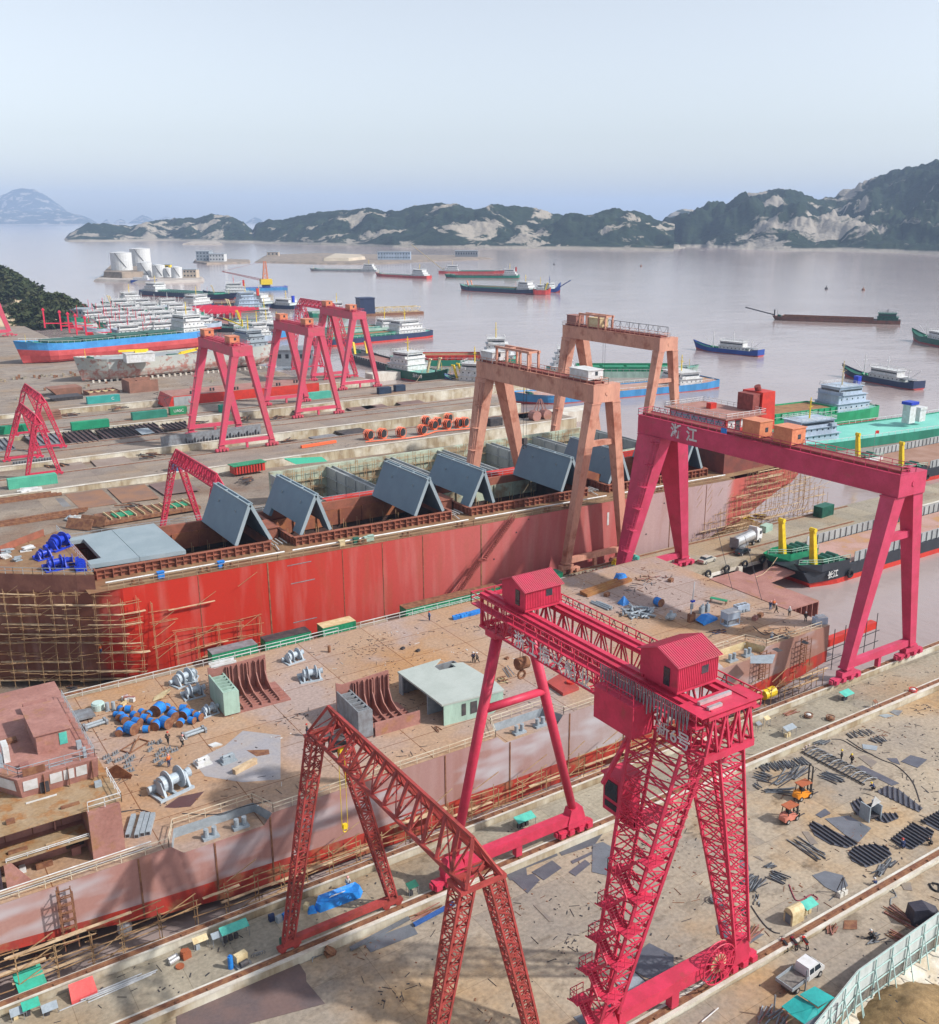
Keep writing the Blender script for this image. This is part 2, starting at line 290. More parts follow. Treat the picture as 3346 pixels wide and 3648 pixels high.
# hills ---------------------------------------------------------------
def hillmat(name,f1,f2,rock,rlo,rhi,rsc,shore=0.):
    m=mat(name,f1,f2,scale=.02,lo=.35,hi=.65,rough=.95,fine=.3,finescale=.045,bump=1.,bscale=.04,spec=.1)
    t=m.node_tree; b=t.nodes['Principled BSDF']; src=b.inputs['Base Color'].links[0].from_socket
    ge=t.nodes.new('ShaderNodeNewGeometry'); mp=t.nodes.new('ShaderNodeMapping'); mp.inputs['Scale'].default_value=(1,1,1.1); t.links.new(ge.outputs[0],mp.inputs[0])
    n=t.nodes.new('ShaderNodeTexNoise'); n.inputs['Scale'].default_value=rsc; n.inputs['Detail'].default_value=9; n.inputs['Roughness'].default_value=.62; n.inputs['Distortion'].default_value=.6; t.links.new(mp.outputs[0],n.inputs['Vector'])
    r=t.nodes.new('ShaderNodeMapRange'); r.inputs['From Min'].default_value=rlo; r.inputs['From Max'].default_value=rhi; t.links.new(n.outputs['Fac'],r.inputs[0])
    se=t.nodes.new('ShaderNodeSeparateXYZ'); t.links.new(ge.outputs[0],se.inputs[0]); n2=t.nodes.new('ShaderNodeTexNoise'); n2.inputs['Scale'].default_value=.012; n2.inputs['Detail'].default_value=6; t.links.new(ge.outputs[0],n2.inputs[0])
    ad=t.nodes.new('ShaderNodeMath'); ad.operation='MULTIPLY_ADD'; ad.inputs[1].default_value=-shore*2.2; t.links.new(n2.outputs['Fac'],ad.inputs[0]); t.links.new(se.outputs[2],ad.inputs[2])
    s2=t.nodes.new('ShaderNodeMapRange'); s2.inputs['From Min'].default_value=shore*.0+1-shore*.2; s2.inputs['From Max'].default_value=-2-shore*.3; t.links.new(ad.outputs[0],s2.inputs[0])
    mxx=t.nodes.new('ShaderNodeMath'); mxx.operation='MAXIMUM'; t.links.new(r.outputs[0],mxx.inputs[0]); t.links.new(s2.outputs[0],mxx.inputs[1])
    mx=t.nodes.new('ShaderNodeMix'); mx.data_type='RGBA'; t.links.new(mxx.outputs[0],mx.inputs[0]); t.links.new(src,mx.inputs[6]); mx.inputs[7].default_value=(*rock,1); t.links.new(mx.outputs[2],b.inputs['Base Color'])
    for q in t.nodes:
        if q.type=='BUMP': q.inputs['Distance'].default_value=7
    return m
FOREST=hillmat('forested_hill',(.009,.020,.013),(.022,.036,.018),(.3,.265,.215),.55,.58,.0075,3)
ROCKY=hillmat('rocky_mountain',(.009,.020,.013),(.022,.036,.018),(.29,.26,.22),.54,.575,.006,3)
from mathutils import noise as NZ
def interp(P,x):
    if x<=P[0][0]: return P[0][1]
    for (a,b_),(c,d) in zip(P,P[1:]):
        if x<=c: return b_+(d-b_)*(x-a)/(c-a)
    return P[-1][1]
def island(name,shore,ridge,W,m,label,nu=200,nv=26,amp=14,back=.8,pw=.8,ns=.004):
    x0,x1=ridge[0][0],ridge[-1][0]; vs=[];fs=[]
    nb=int(nv*.5)
    for i in range(nu+1):
        px=x0+(x1-x0)*i/nu; S=srcat(px,interp(shore,px),WZ); D=math.hypot(S.x,S.y); e=Vector((S.x,S.y,0)).normalized()
        yr=interp(ridge,px); top=srcD(px,yr,D+W); zr=top.z
        for j in range(nv+nb+1):
            if j<=nv: v=j/nv; d=D+W*v; zz=WZ-2+(zr-WZ+2)*(v**pw)
            else: v=1+(j-nv)/nb*back; k=(v-1)/back; d=D+W*v; zz=zr+(WZ-3-zr)*(k*k*(3-2*k))
            P=e*d; a=math.sin(PI*min(v,1)) if v<=1 else .3*math.sin(PI*(v-1)/back)
            hh=min(1,(zr-WZ)/60); n=NZ.fractal(P*ns,.9,2.1,6,noise_basis='PERLIN_ORIGINAL')*amp*3*a*hh+NZ.fractal(P*ns*8,.8,2,3)*amp*.35*hh*min(1,max(0,v*3))*(1 if v<1.2 else .5)
            vs.append((P.x,P.y,zz+n))
    K=nv+nb+1
    for i in range(nu):
        for j in range(K-1): a=i*K+j; fs.append((a,a+K,a+K+1,a+1))
    me=bpy.data.meshes.new(name); me.from_pydata(vs,[],fs); me.polygons.foreach_set('use_smooth',[True]*len(fs)); me.materials.append(m); o=bpy.data.objects.new(name,me); C.objects.link(o); o['kind']='structure'; o['label']=label; return o
# ridge outlines (position along the picture, height in the picture) measured from the photo; every hill has its own distance and depth
island('hills',[(225,862),(600,858),(870,866),(1250,876),(1400,882),(2000,888),(2400,895)],
 [(225,858),(250,832),(320,797),(400,798),(470,806),(560,786),(650,776),(700,782),(760,765),(820,768),(870,790),(905,822),(915,800),(960,782),(1010,785),(1060,770),(1120,760),(1180,752),(1250,748),(1320,738),(1370,752),(1430,751),(1480,732),(1560,722),(1620,724),(1690,746),(1760,735),(1830,733),(1900,741),(1960,758),(2020,774),(2080,780),(2130,766),(2180,752),(2230,752),(2290,760),(2340,786),(2400,800)],430,FOREST,'wooded hills with pale rock faces',nu=420,nv=44,amp=17)
island('hills',[(2300,893),(2700,893),(3000,896),(3200,902),(3460,914)],
 [(2300,890),(2340,800),(2400,782),(2480,770),(2540,737),(2600,722),(2640,692),(2700,688),(2740,678),(2800,678),(2850,700),(2900,716),(2960,698),(3020,668),(3080,636),(3160,608),(3240,592),(3346,562),(3460,530)],900,ROCKY,'rocky mountain on the far shore',nu=260,nv=46,amp=30,pw=1.0)
island('hills',[(2320,840),(2560,840)],[(2320,838),(2362,785),(2385,758),(2420,745),(2460,747),(2500,765),(2560,836)],500,FOREST,'small domed hill between ridges',nu=50,nv=16,amp=14)
island('hills',[(-60,800),(340,800)],[(-60,750),(20,745),(60,750),(150,754),(210,748),(260,758),(300,768),(345,792)],900,FOREST,'low wooded far island',nu=60,nv=14,amp=25,ns=.001)
island('hills',[(-80,797),(280,797)],[(-80,745),(0,705),(62,676),(100,672),(138,674),(180,700),(225,735),(262,770),(285,794)],1500,FOREST,'flat-topped far mountain',nu=60,nv=14,amp=40,ns=.0005)
for (a,b_,y) in ((362,398,783),(402,455,782),(455,560,765),(545,640,770),(870,945,774)):
    island('hills',[(a,798),(b_,798)],[(a,797),(a+(b_-a)*.3,(y+790)/2),(a+(b_-a)*.55,y),(a+(b_-a)*.8,(y+788)/2),(b_,797)],500,FOREST,'small hazy far islet',nu=24,nv=8,amp=12,ns=.001)
# ================================================================== CRANES
def bogie(parent,x,y,z,L=7,m=PINK,sc=1.):
    mb=MB(tuple(parent.location)); mb.bx(x-L*.22,x+L*.22,y-.6,y+.6,z+1.1,z+2.0)
    for s in (-1,1):
        mb.bx(x+s*L*.25-L*.2,x+s*L*.25+L*.2,y-.45,y+.45,z+.55,z+1.15)
        for k in (-1,1):
            cx=x+s*L*.25+k*L*.12; mb.tube((cx,y-.35,z+.42),(cx,y+.35,z+.42),.42,10); mb.bx(cx-.35,cx+.35,y-.75,y-.35,z+.4,z+1.0)
    mb.bx(x-L*.5,x-L*.46,y-.3,y+.3,z+.4,z+1.); mb.bx(x+L*.46,x+L*.5,y-.3,y+.3,z+.4,z+1.)
    mb.build('bogie',m,parent)
def legbox(parent,t0,t1,b0,b1,m,name='leg'):   # top rect (x0,x1,y0,y1,z) and bottom rect
    def rc(r): return [Vector((r[0],r[2],r[4])),Vector((r[1],r[2],r[4])),Vector((r[1],r[3],r[4])),Vector((r[0],r[3],r[4]))]
    mb=MB(tuple(parent.location)); a=rc(b0); b_=rc(t0); mb.hexa(a,b_)
    cx0,cx1=(b0[0]-.15,b0[1]+.15); mb.bx(cx0,cx1,b0[2]-.15,b0[3]+.15,b0[4]-.15,b0[4]+.12)
    mb.bx(t0[0]-.1,t0[1]+.1,t0[2]-.1,t0[3]+.1,t0[4]-.25,t0[4]-.05)
    return mb.build(name,m,parent)
def cable_fest(mb,a,b,n,drop):
    a=Vector(a);b=Vector(b)
    for i in range(n):
        p=a.lerp(b,i/n);q_=a.lerp(b,(i+1)/n); pts=[p.lerp(q_,t/6)-Vector((0,0,drop*4*(t/6)*(1-t/6))) for t in range(7)]; mb.path(pts,.05,4)
def box_gantry(name,label,m,mr,gx,zb,zt,yN,yF,head,feetN,feetF,zN=1.0,zF=0,over=1.4,cab=None,group=None,farwide=5.,lw=1.9,name_cat='gantry crane',cb=True,tread=(.2,.2)):
    x0,x1=gx; hx0,hx1=head; loc=((hx0+hx1)/2,(yN+yF)/2,0); t=thing(name,label,name_cat,loc,0,group)
    mb=MB(loc); mb.bx(x0,x1,yN-over,yF+over,zb,zt)
    mb.bx(x0-.12,x1+.12,yN-over-.1,yF+over+.1,zt+.003,zt+.12)
    mb.bx(x0-.06,x1+.06,yN-over-.05,yF+over+.05,zb-.1,zb-.003); mb.build('girder',m,t)
    mb=MB(loc); mb.bx(x0+.9,x1-.9,yN-over+1,yF+over-1,zt+.125,zt+.45)
    for s in (x0+.75,x1-.75): mb.bx(s-.1,s+.1,yN-over+.5,yF+over-.5,zt+.125,zt+.62)
    mb.build('trolley_track',mr,t)
    mb=MB(loc)
    for s in (x0,x1): mb.rail([(s,yN-over,zt+.12),(s,yF+over,zt+.12)],1.15,2.1,.07)
    mb.rail([(x0,yN-over,zt+.12),(x1,yN-over,zt+.12)],1.15,1.5,.07); mb.rail([(x0,yF+over,zt+.12),(x1,yF+over,zt+.12)],1.15,1.5,.07)
    mb.build('railing',m,t)
    for (yy,dy,z1) in ((yN,over+.02,zt+.0),(yF,over+.02,zt-.4)):
        mb=MB(loc); lo,hi=(yy-dy-.01,yy+1.3) if yy==yN else (yy-2.5,yy+dy)
        mb.bx(hx0-.02,hx1,lo,hi,zb-.15,z1+.004)
        mb.tube((hx0+.5 if yy!=yN else x1-.2,lo-.1,zb+1.6),(hx0+.5 if yy!=yN else x1-.2,lo+.2,zb+1.6),.45,10); mb.build('head_beam',m,t)
    W=lw
    for (xf,side) in ((feetN[0],-1),(feetN[1],1)):
        tx=(hx0-.3,hx0+W) if side<0 else (hx1-W,hx1+.1)
        legbox(t,(tx[0],tx[1],yN-1.1,yN+1.4,zb-.15),None,(xf-.75,xf+.75,yN-.7,yN+.7,zN+2.4),None,m)
    for (xf,side) in ((feetF[0],-1),(feetF[1],1)):
        tx=(hx0-.2,hx0+W+.3) if side<0 else (hx1-W-.3,hx1+.2)
        legbox(t,(tx[0],tx[1],yF-farwide,yF+1.1,zb-.15),None,(xf-.9,xf+.9,yF-1.,yF+1.,zF+2.4),None,m)
    if cb:
        f=.26; mb=MB(loc); zz=zb-(zb-zN-2.4)*f; xa=hx0+(feetN[0]-hx0)*f+.9; xb=hx1+(feetN[1]-hx1)*f-.9; mb.bx(xa,xb,yN-.5,yN+.5,zz-.55,zz+.55); mb.build('cross_brace',m,t)
    for yy,ft,z in ((yN,feetN,zN),(yF,feetF,zF)):
        mb=MB(loc); mb.bx(ft[0]+.85,ft[1]-.85,yy-.5,yy+.5,z+2.25,z+3.4); mb.bx((ft[0]+ft[1])/2-.35,(ft[0]+ft[1])/2+.35,yy-.35,yy+.35,z+.5,z+2.25); mb.build('sill_beam',m,t)
        for xf in ft: bogie(t,xf,yy,z,7 if yF-yN>35 else 4.4,m)
    # ladder with landings on the far left leg
    mb=MB(loc); a=Vector((feetF[0]-1.0,yF-2.,zF+3)); b_=Vector((hx0-.4,yF-farwide+.6,zb-1)); n=6
    for i in range(n):
        p=a.lerp(b_,i/n); q_=a.lerp(b_,(i+1)/n); mb.bar(p+Vector((-.5,0,0)),q_+Vector((-.5,0,0)),.12); mb.bar(p+Vector((-.5,.7,0)),q_+Vector((-.5,.7,0)),.12)
        mb.box(q_+Vector((-.6,.3,0)),(1.3,1.8,.1)); mb.rail([q_+Vector((-1.2,-.6,0)),q_+Vector((-1.2,1.2,0))],1,1,.06)
        for j in range(6): r_=p.lerp(q_,j/6)+Vector((-.5,.35,0)); mb.bar(r_-Vector((0,.35,0)),r_+Vector((0,.35,0)),.08)
    mb.build('stair',m,t)
    return t,loc
def cabin(parent,loc,x0,x1,y0,y1,z0,z1,m,roof=.15,name='trolley_cabin',win=True,legs=.6):
    mb=MB(loc); mb.bx(x0,x1,y0,y1,z0+legs,z1); mb.bx(x0-.15,x1+.15,y0-.15,y1+.15,z1+.003,z1+roof)
    for x in (x0+.3,x1-.3):
        for y in (y0+.3,y1-.3): mb.bx(x-.15,x+.15,y-.15,y+.15,z0,z0+legs-.003)
    o=mb.build(name,m,parent)
    if win:
        w_=MB(loc); cx=x0+(x1-x0)*.55; w_.bx(cx-.35,cx+.35,y0-.04,y0+.05,z0+legs+.8,z0+legs+1.6); w_.build('window',GLASS,o)
    return o
# --- big pink gantry (two white characters on its girder)
P,PL=box_gantry('gantry_crane','tall magenta pink box girder gantry crane straddling the right slipway',PINKP,RUSTRED,(130.3,134.),30,33.3,87.,142.,(130.3,136.9),(124.1,140.2),(126.2,142.8),zN=1.0,over=1.4,farwide=5.5,lw=2.3)
cabin(P,PL,130.9,134.1,113.5,117.4,33.4,36.6,ORANGE); cabin(P,PL,130.9,134.3,106.6,110.5,33.4,36.6,ORANGE)
mb=MB(PL); cable_fest(mb,(133.9,143,34.7),(133.9,118,34.7),16,1.1); mb.build('festoon_cable',BLACK,P)
mb=MB(PL); mb.bx(130.15,130.24,120.3,121.6,33.6,34.5); mb.build('blue_sign',SKYBL,P)
for ch,yy in (('浙',132.9),('江',128.8)):
    lettering(ch,2.8,WHITE,P,Matrix.Translation(-Vector(PL))@MX((0,-1,0),(0,0,1),(130.26,yy,31.75)),name='lettering',bold=.07)
mb=MB(PL); mb.tube((132,139,29.9),(132,139,26),.05,4); mb.tube((132.5,139,29.9),(132.5,139,26),.05,4); mb.bx(131.8,132.7,138.6,139.4,25,26.2); mb.ringt((132.25,139,24.5),.35,.1,(0,1,0),8,4); mb.build('hoist_hook',DARK,P)
# --- bronze pair
for k,(dx,yn,yf,lab) in enumerate(((0,152.,192.3,'weathered salmon gantry crane with white sheds on its girder, nearer of the two'),(66,204.,245.3,'weathered salmon gantry crane standing by the water, farther of the two'))):
    t,loc=box_gantry('gantry_crane',lab,BRONZE,RUSTRED,(125.2+dx,128.9+dx),35,38.4,yn,yf,(125.2+dx,132+dx),(120.+dx,135.2+dx),(121.5+dx,139.5+dx),zN=0,over=1.,farwide=3.2,lw=1.9,group='salmon gantry cranes')
    fx=125.2+dx
    mb=MB(loc)
    for y in (yf-6.5,yf-10.5,yf-15.5,yf-18.5): 
        for x in (fx+.6,fx+3.3): mb.bx(x-.22,x+.22,y-.22,y+.22,38.5,42.2)
    for x in (fx+.6,fx+3.3): mb.bx(x-.25,x+.25,yf-19,yf-6.2,42.2,42.7)
    for y in (yf-10.5,yf-18.5): mb.bx(fx+.85,fx+3.05,y-.2,y+.2,42.2,42.6)
    mb.build('hoist_frame',BRONZE,t)
    if k==0:
        cabin(t,loc,fx+.4,fx+3.8,yf-5,yf-.2,38.5,40.9,WHITE,name='winch_house'); cabin(t,loc,fx+.6,fx+4.4,153.5,159.5,38.5,40.9,WHITE,name='winch_house')
    else:
        cabin(t,loc,fx+.4,fx+3.5,yf-5,yf-.5,38.5,41.6,BROWN,name='winch_house'); cabin(t,loc,fx+.6,fx+3.8,yf-16,yf-10.8,38.5,41.6,CREAM,name='winch_house')
        mb=MB(loc); 
        for y in range(int(yn),int(yf-16),4): mb.bar((fx+3.8,y,38.5),(fx+3.8,y,41.2),.12)
        mb.bar((fx+3.8,yn,41.2),(fx+3.8,yf-16,41.2),.12); cable_fest(mb,(fx+3.8,yn+.5,41.1),(fx+3.8,yf-16,41.1),9,1.6); mb.build('festoon_cable',DARK,t)
    mb=MB(loc); hy=yn+24
    for x in (fx+1.,fx+1.8): mb.tube((x,hy,35),(x,hy,23.2),.05,4)
    mb.bx(fx+.9,fx+1.9,hy-.4,hy+.4,22,23.3); mb.ringt((fx+1.4,hy,21.4),.45,.13,(0,1,0),8,4); mb.build('hoist_hook',DARK,t)
# --- three pink box cranes
c1,L1=box_gantry('gantry_crane','pink box girder crane with two orange cabins, leftmost of the three',PINKL,PINK,(105.,107.6),29.4,32.3,300.,330.,(105,111.4),(99.7,116.1),(99.7,116.1),zN=0,over=1.2,farwide=1.8,lw=1.9,group='pink box girder cranes with orange cabins',cb=False)
cabin(c1,L1,105.3,108.4,301.5,306.,32.5,35.,ORANGE); cabin(c1,L1,105.3,108.4,325,329.5,32.5,35.,ORANGE)
mb=MB(L1); mb.bx(109.5,109.8,301,330,32.3,32.5); mb.rail([(111.2,300,32.3),(111.2,330,32.3)],1.1,3,.07); mb.rail([(111.2,300,32.3),(105,300,32.3)],1.1,3,.07); mb.bx(108,111.4,299,331,32.1,32.29); mb.build('walkway',PINKL,c1)
for dx,dy,l in ((41.6,38,'pink box girder crane with two orange cabins, middle of the three'),(82.2,85,'pink box girder crane with two orange cabins, rightmost of the three')):
    dup(c1,(L1[0]+dx,L1[1]+dy,0),0,l)
# ------------------------------------------------------------------ lattice cranes
def latleg(parent,loc,top,bot,n,cw,bw,m,name='leg',x=False):
    def rc(r): return [(r[0],r[2],r[4]),(r[1],r[2],r[4]),(r[1],r[3],r[4]),(r[0],r[3],r[4])]
    mb=MB(loc); mb.lattice(rc(top),rc(bot),n,cw,bw,x=x); mb.build(name,m,parent)
# crane with the white writing on a double truss girder
LC=(56.5,67,0); c6=thing('gantry_crane','crimson lattice gantry crane with tin winch houses and white writing on its truss','gantry crane',LC)
X0,X1,Y0,Y1,ZB,ZT=53.4,58.8,49.5,82.,28.8,32.2
for xx in (X0,X1-1.3):
    mb=MB(LC); A4=[(xx,Y0,ZB),(xx+1.3,Y0,ZB),(xx+1.3,Y0,ZT),(xx,Y0,ZT)]; B4=[(p[0],Y1,p[2]) for p in A4]
    mb.lattice(A4,B4,22,.24,.11); mb.bx(xx-.05,xx+1.35,Y0,Y1,ZT+.15,ZT+.3); mb.bx(xx+.55,xx+.75,Y0,Y1,ZT+.303,ZT+.5); mb.build('truss_girder',PINK,c6)
mb=MB(LC)
mb.bx(X0-1.1,X0-.1,Y0,Y1,ZT-.75,ZT-.62); mb.rail([(X0-1.1,Y0,ZT-.6),(X0-1.1,Y1,ZT-.6)],1.2,1.95,.08); mb.bx(X1+.1,X1+.9,Y0,Y1,ZT-.75,ZT-.62); mb.rail([(X1+.9,Y0,ZT-.6),(X1+.9,Y1,ZT-.6)],1.2,1.95,.08)
mb.rail([(X0-1.1,Y1,ZT-.6),(X1+.9,Y1,ZT-.6)],1.2,1.5,.08); mb.build('walkway',PINK,c6)
mb=MB(LC); mb.bx(X0-.9,X1+.7,Y0-.4,Y0+2.3,ZT+.31,ZT+.42); mb.bx(X0-.25,X1+.1,Y0-.35,Y0-.05,ZB-.5,ZB+.15); 
for i in range(4):
    a=X0+(X1-X0)*i/4; b_=X0+(X1-X0)*(i+1)/4; mb.bar((a,Y0-.2,ZB),((a+b_)/2,Y0-.2,ZT),.2); mb.bar(((a+b_)/2,Y0-.2,ZT),(b_,Y0-.2,ZB),.2)
mb.bar((X0,Y0-.2,ZT),(X1,Y0-.2,ZT),.3); mb.build('end_frame',PINK,c6)
for y in (Y0+8,Y0+1.5,Y1-3): mb=MB(LC); mb.bx(X0,X1,y,y+.3,ZB-.3,ZB-.02); mb.build('cross_beam',PINK,c6)
mb=MB(LC); mb.bx(X0,X1,Y1-.3,Y1,ZB,ZB+.4); mb.bx(X0,X1,Y1-.3,Y1,ZT-.3,ZT); mb.bx(X0,X0+.3,Y1-.29,Y1-.01,ZB+.4,ZT-.3); mb.build('end_frame',PINK,c6)
mb=MB(LC); mb.bx(X0+.5,X0+2.,Y0+.2,Y0+.5,ZT+.45,ZT+.7); mb.bx(X0+.5,X1-1.3,Y0+1.2,Y0+1.5,ZT+.45,ZT+.75); mb.build('cable_tray',SILV,c6)
mb=MB(LC); cable_fest(mb,(X1+.9,Y0+.4,ZT+.6),(X1+.9,Y1-5,ZT+.6),15,1.3); mb.build('festoon_cable',DARK,c6)
mb=MB(LC)
for i in range(26):
    y=Y0+.6+i*.42
    mb.path([(X0-1.3,y,ZT+.7),(X0-1.35,y+.1,ZT-.9-.3*(i%3)),(X0-1.3,y+.25,ZT+.7)],.055,4)
mb.build('hose_loops',GREY,c6)
def gable_house(parent,loc,x0,x1,y0,y1,z0,z1,zr,m,name):
    mb=MB(loc); ym=(y0+y1)/2
    mb.add([(x0,y0,z0),(x1,y0,z0),(x1,y1,z0),(x0,y1,z0),(x0,y0,z1),(x1,y0,z1),(x1,y1,z1),(x0,y1,z1),(x0,ym,zr),(x1,ym,zr)],[(3,2,1,0),(0,1,5,4),(1,2,6,9,5),(2,3,7,6),(3,0,4,8,7)])
    n=22
    for i in range(n):
        x=x0+(x1-x0)*(i+.5)/n; mb.bx(x-.035,x+.035,y0-.04,y0-.001,z0+.05,z1-.05)
    o=mb.build(name,m,parent)
    rf=MB(loc); e=.25
    for (ya,yb) in ((y0-e,ym),(y1+e,ym)):
        k=(zr-z1)/(ym-y0); zl=z1-e*k+.03; rf.add([(x0-e,ya,zl),(x1+e,ya,zl),(x1+e,yb,zr+.03),(x0-e,yb,zr+.03),(x0-e,ya,zl+.06),(x1+e,ya,zl+.06),(x1+e,yb,zr+.09),(x0-e,yb,zr+.09)],[(0,1,2,3),(4,5,6,7),(0,1,5,4),(1,2,6,5),(3,0,4,7)])
        for i in range(22): 
            x=x0-e+(x1-x0+2*e)*(i+.5)/22; rf.bar((x,ya,zl+.09),(x,yb,zr+.12),.06)
    rf.build('roof',PINKL,o)
    w_=MB(loc); cx=x0+(x1-x0)*.66; w_.bx(cx-.4,cx+.4,y0-.06,y0-.045,z0+.9,z0+1.6); w_.bx(x0-.06,x0-.01,y0+.9,y0+1.6,z0+.1,z0+1.7); w_.build('window',GLASS,o)
    b=MB(loc); b.bx(x0+.1,x1-.1,y0+.1,y0+.3,z0-.35,z0-.01); b.bx(x0+.1,x1-.1,y1-.3,y1-.1,z0-.35,z0-.01)
    for x in (x0+.4,x1-.4): b.bx(x-.2,x+.2,y0+.3,y1-.3,z0-.3,z0-.05)
    b.build('underframe',PINK,o)
gable_house(c6,LC,53.6,58.,74.2,78.2,33.1,35.,35.9,PINK,'winch_house'); gable_house(c6,LC,53.5,58.1,52.9,57.4,33.1,35.3,36.2,PINK,'winch_house')
mb=MB(LC); mb.bx(51.,53.2,55.3,60.3,28.4,31.3); mb.bx(50.9,53.3,55.2,60.4,31.303,31.4); mb.rail([(51,55.3,31.4),(51,60.3,31.4)],1.0,1.7,.06); mb.build('electric_room',PINK,c6)
for i,ch in enumerate('浙江振兴船业'):
    lettering(ch,1.9,WHITE,c6,Matrix.Translation(-Vector(LC))@MX((0,-1,0),(0,0,1),(X0-.2,74.6-i*2.05,ZB+.85)),bold=.018)
mb=MB(LC); mb.bx(X0-.16,X0-.13,62.5,75.8,ZB-.1,ZB+.12); mb.bx(X0-.16,X0-.13,62.5,75.8,ZB+1.5,ZB+1.6); mb.bx(X0-.16,X0-.13,50.5,54.6,ZB-.45,ZB-.2); mb.build('sign_frame',PINK,c6)
for i,ch in enumerate('新6号'):
    lettering(ch,1.6,WHITE,c6,Matrix.Translation(-Vector(LC))@MX((0,-1,0),(0,0,1),(X0-.2,(54.,52.75,51.6)[i],ZB+.4)),bold=.018)
latleg(c6,LC,(56.3,59.2,50.7,55.,28.6),(63.6,65.5,53.4,55.,3.2),24,.26,.1,PINK,x=False)
latleg(c6,LC,(52.4,55.6,51.,57.,28.6),(47.,49.,53.4,55.,3.2),24,.26,.1,PINK,x=False)
# tubular far legs
mb=MB(LC); mb.tube((54.6,80.3,28.6),(48.6,80.,3.6),.62,14,.5); mb.build('leg',PINK,c6,smooth=True)
mb=MB(LC); mb.tube((58.3,80.3,28.6),(64.9,80.,3.6),.62,14,.5); mb.build('leg',PINK,c6,smooth=True)
mb=MB(LC); mb.tube((52.5,80.1,20.),(60.5,80.1,20.),.45,12); mb.build('cross_brace',PINK,c6,smooth=True)
mb=MB(LC); mb.bx(53.5,59.3,79.4,81.2,28.0,28.78); mb.build('head_beam',PINK,c6)
mb=MB(LC); mb.bx(49.6,64.2,79.45,80.55,1.9,3.1); mb.bx(56.6,57.4,79.6,80.4,.5,1.9); mb.build('sill_beam',PINK,c6)
mb=MB(LC); mb.bx(49.4,63.6,53.6,54.8,1.4,2.9); mb.bx(49.4,63.6,53.4,55,2.903,3.); mb.bx(56,56.9,53.8,54.6,-.4,1.4); mb.build('sill_beam',PINK,c6)
for x,y,z in ((48.3,80,.25),(65.1,80,.25),(48,54.2,-.4),(64.8,54.2,-.4)):
    bogie(c6,x,y,z,5.4,PINK); mb=MB(LC); mb.hexa([Vector((x+a*1.3,y+b*.7,z+1.9)) for a,b in((-1,-1),(1,-1),(1,1),(-1,1))],[Vector((x+a*.8,y+b*.6,z+3.6)) for a,b in((-1,-1),(1,-1),(1,1),(-1,1))]); mb.build('leg_foot',PINK,c6)
# cable reel at the right foot
mb=MB(LC); cc=Vector((61.3,53.1,2.6))
mb.ringt(cc,2.1,.07,(0,1,0),28,5); mb.ringt(cc+Vector((0,.5,0)),2.1,.07,(0,1,0),28,5); mb.ringt(cc+Vector((0,.25,0)),1.0,.12,(0,1,0),20,5); mb.tube(cc-Vector((0,.3,0)),cc+Vector((0,.8,0)),.35,10)
for i in range(14):
    a=2*PI*i/14; d=Vector((math.cos(a),0,math.sin(a))); mb.bar(cc+d*.3,cc+d*2.1,.08); mb.bar(cc+Vector((0,.5,0))+d*.3,cc+Vector((0,.5,0))+d*2.1,.08)
mb.build('cable_reel',PINK,c6); mb=MB(LC); mb.tube(cc+Vector((0,.1,0)),cc+Vector((0,.4,0)),1.,18); mb.build('cable_drum',CREAM,c6)
# operator cab
mb=MB(LC); mb.bx(51.8,54.2,57.4,59.6,19.6,23.); mb.bx(51.6,54.4,57.2,59.8,23.003,23.15); o=mb.build('operator_cab',PINK,c6)
g_=MB(LC); g_.bx(51.72,51.79,57.7,59.3,20.9,22.6); g_.bx(52.2,53.6,59.61,59.68,20.9,22.6); g_.bx(51.74,51.79,57.7,59.3,19.9,20.5); g_.build('window',GLASS,o)
mb=MB(LC); mb.bx(51.8,56.2,55.4,57.3,19.3,19.45); mb.rail([(56.2,55.4,19.45),(51.8,55.4,19.45),(51.8,57.2,19.45)],1.1,1.1,.07); mb.bx(51.8,54.2,57.3,59.6,19.45,19.58); mb.build('cab_platform',PINK,c6)
# zig-zag stairs on the left leg
mb=MB(LC)
def leglin(z): k=(28.6-z)/25.4; return Vector((52.4+(47.-52.4)*k,51.+(53.4-51.)*k,z))
zs=[3.2,6.2,9.4,12.6,15.8,19.2]
for i,(za,zb_) in enumerate(zip(zs,zs[1:])):
    a=leglin(za)+Vector((-.5,0,0)); b_=leglin(zb_)+Vector((-.5,0,0)); m_=leglin((za+zb_)/2)
    pa=a+Vector((-.2,.3,0)); pb=Vector((m_.x-1.1,m_.y+1.7,(za+zb_)/2)); pc=b_+Vector((-.2,.3,0))
    for p_,q_ in ((pa,pb),(pb,pc)):
        for s in (-.4,.4): mb.bar(p_+Vector((s,0,0)),q_+Vector((s,0,0)),.1,.2); mb.bar(p_+Vector((s,0,1)),q_+Vector((s,0,1)),.06)
        for j in range(9): r_=p_.lerp(q_,(j+.5)/9); mb.box(r_,(.8,.22,.06))
    mb.box(pb+Vector((0,.3,0)),(1.5,1.1,.08)); mb.rail([pb+Vector((-.75,.8,0)),pb+Vector((-.75,-.2,0))],1.1,.5,.05); mb.rail([pb+Vector((-.75,.8,0)),pb+Vector((.7,.8,0))],1.1,.7,.05); mb.bar(pb+Vector((-.9,1,0)),leglin(za+.3)+Vector((0,1,0)),.1)
    mb.box(pc+Vector((.6,-.6,0)),(1.8,1.3,.1)); mb.rail([pc+Vector((-.3,-1.2,0)),pc+Vector((1.4,-1.2,0))],1.1,.8,.05)
mb.build('stair',PINK,c6)
mb=MB(LC)
for s in (0,.6): mb.bar((54.4+s,51,28.6),(52.6+s,52,19.5),.09)
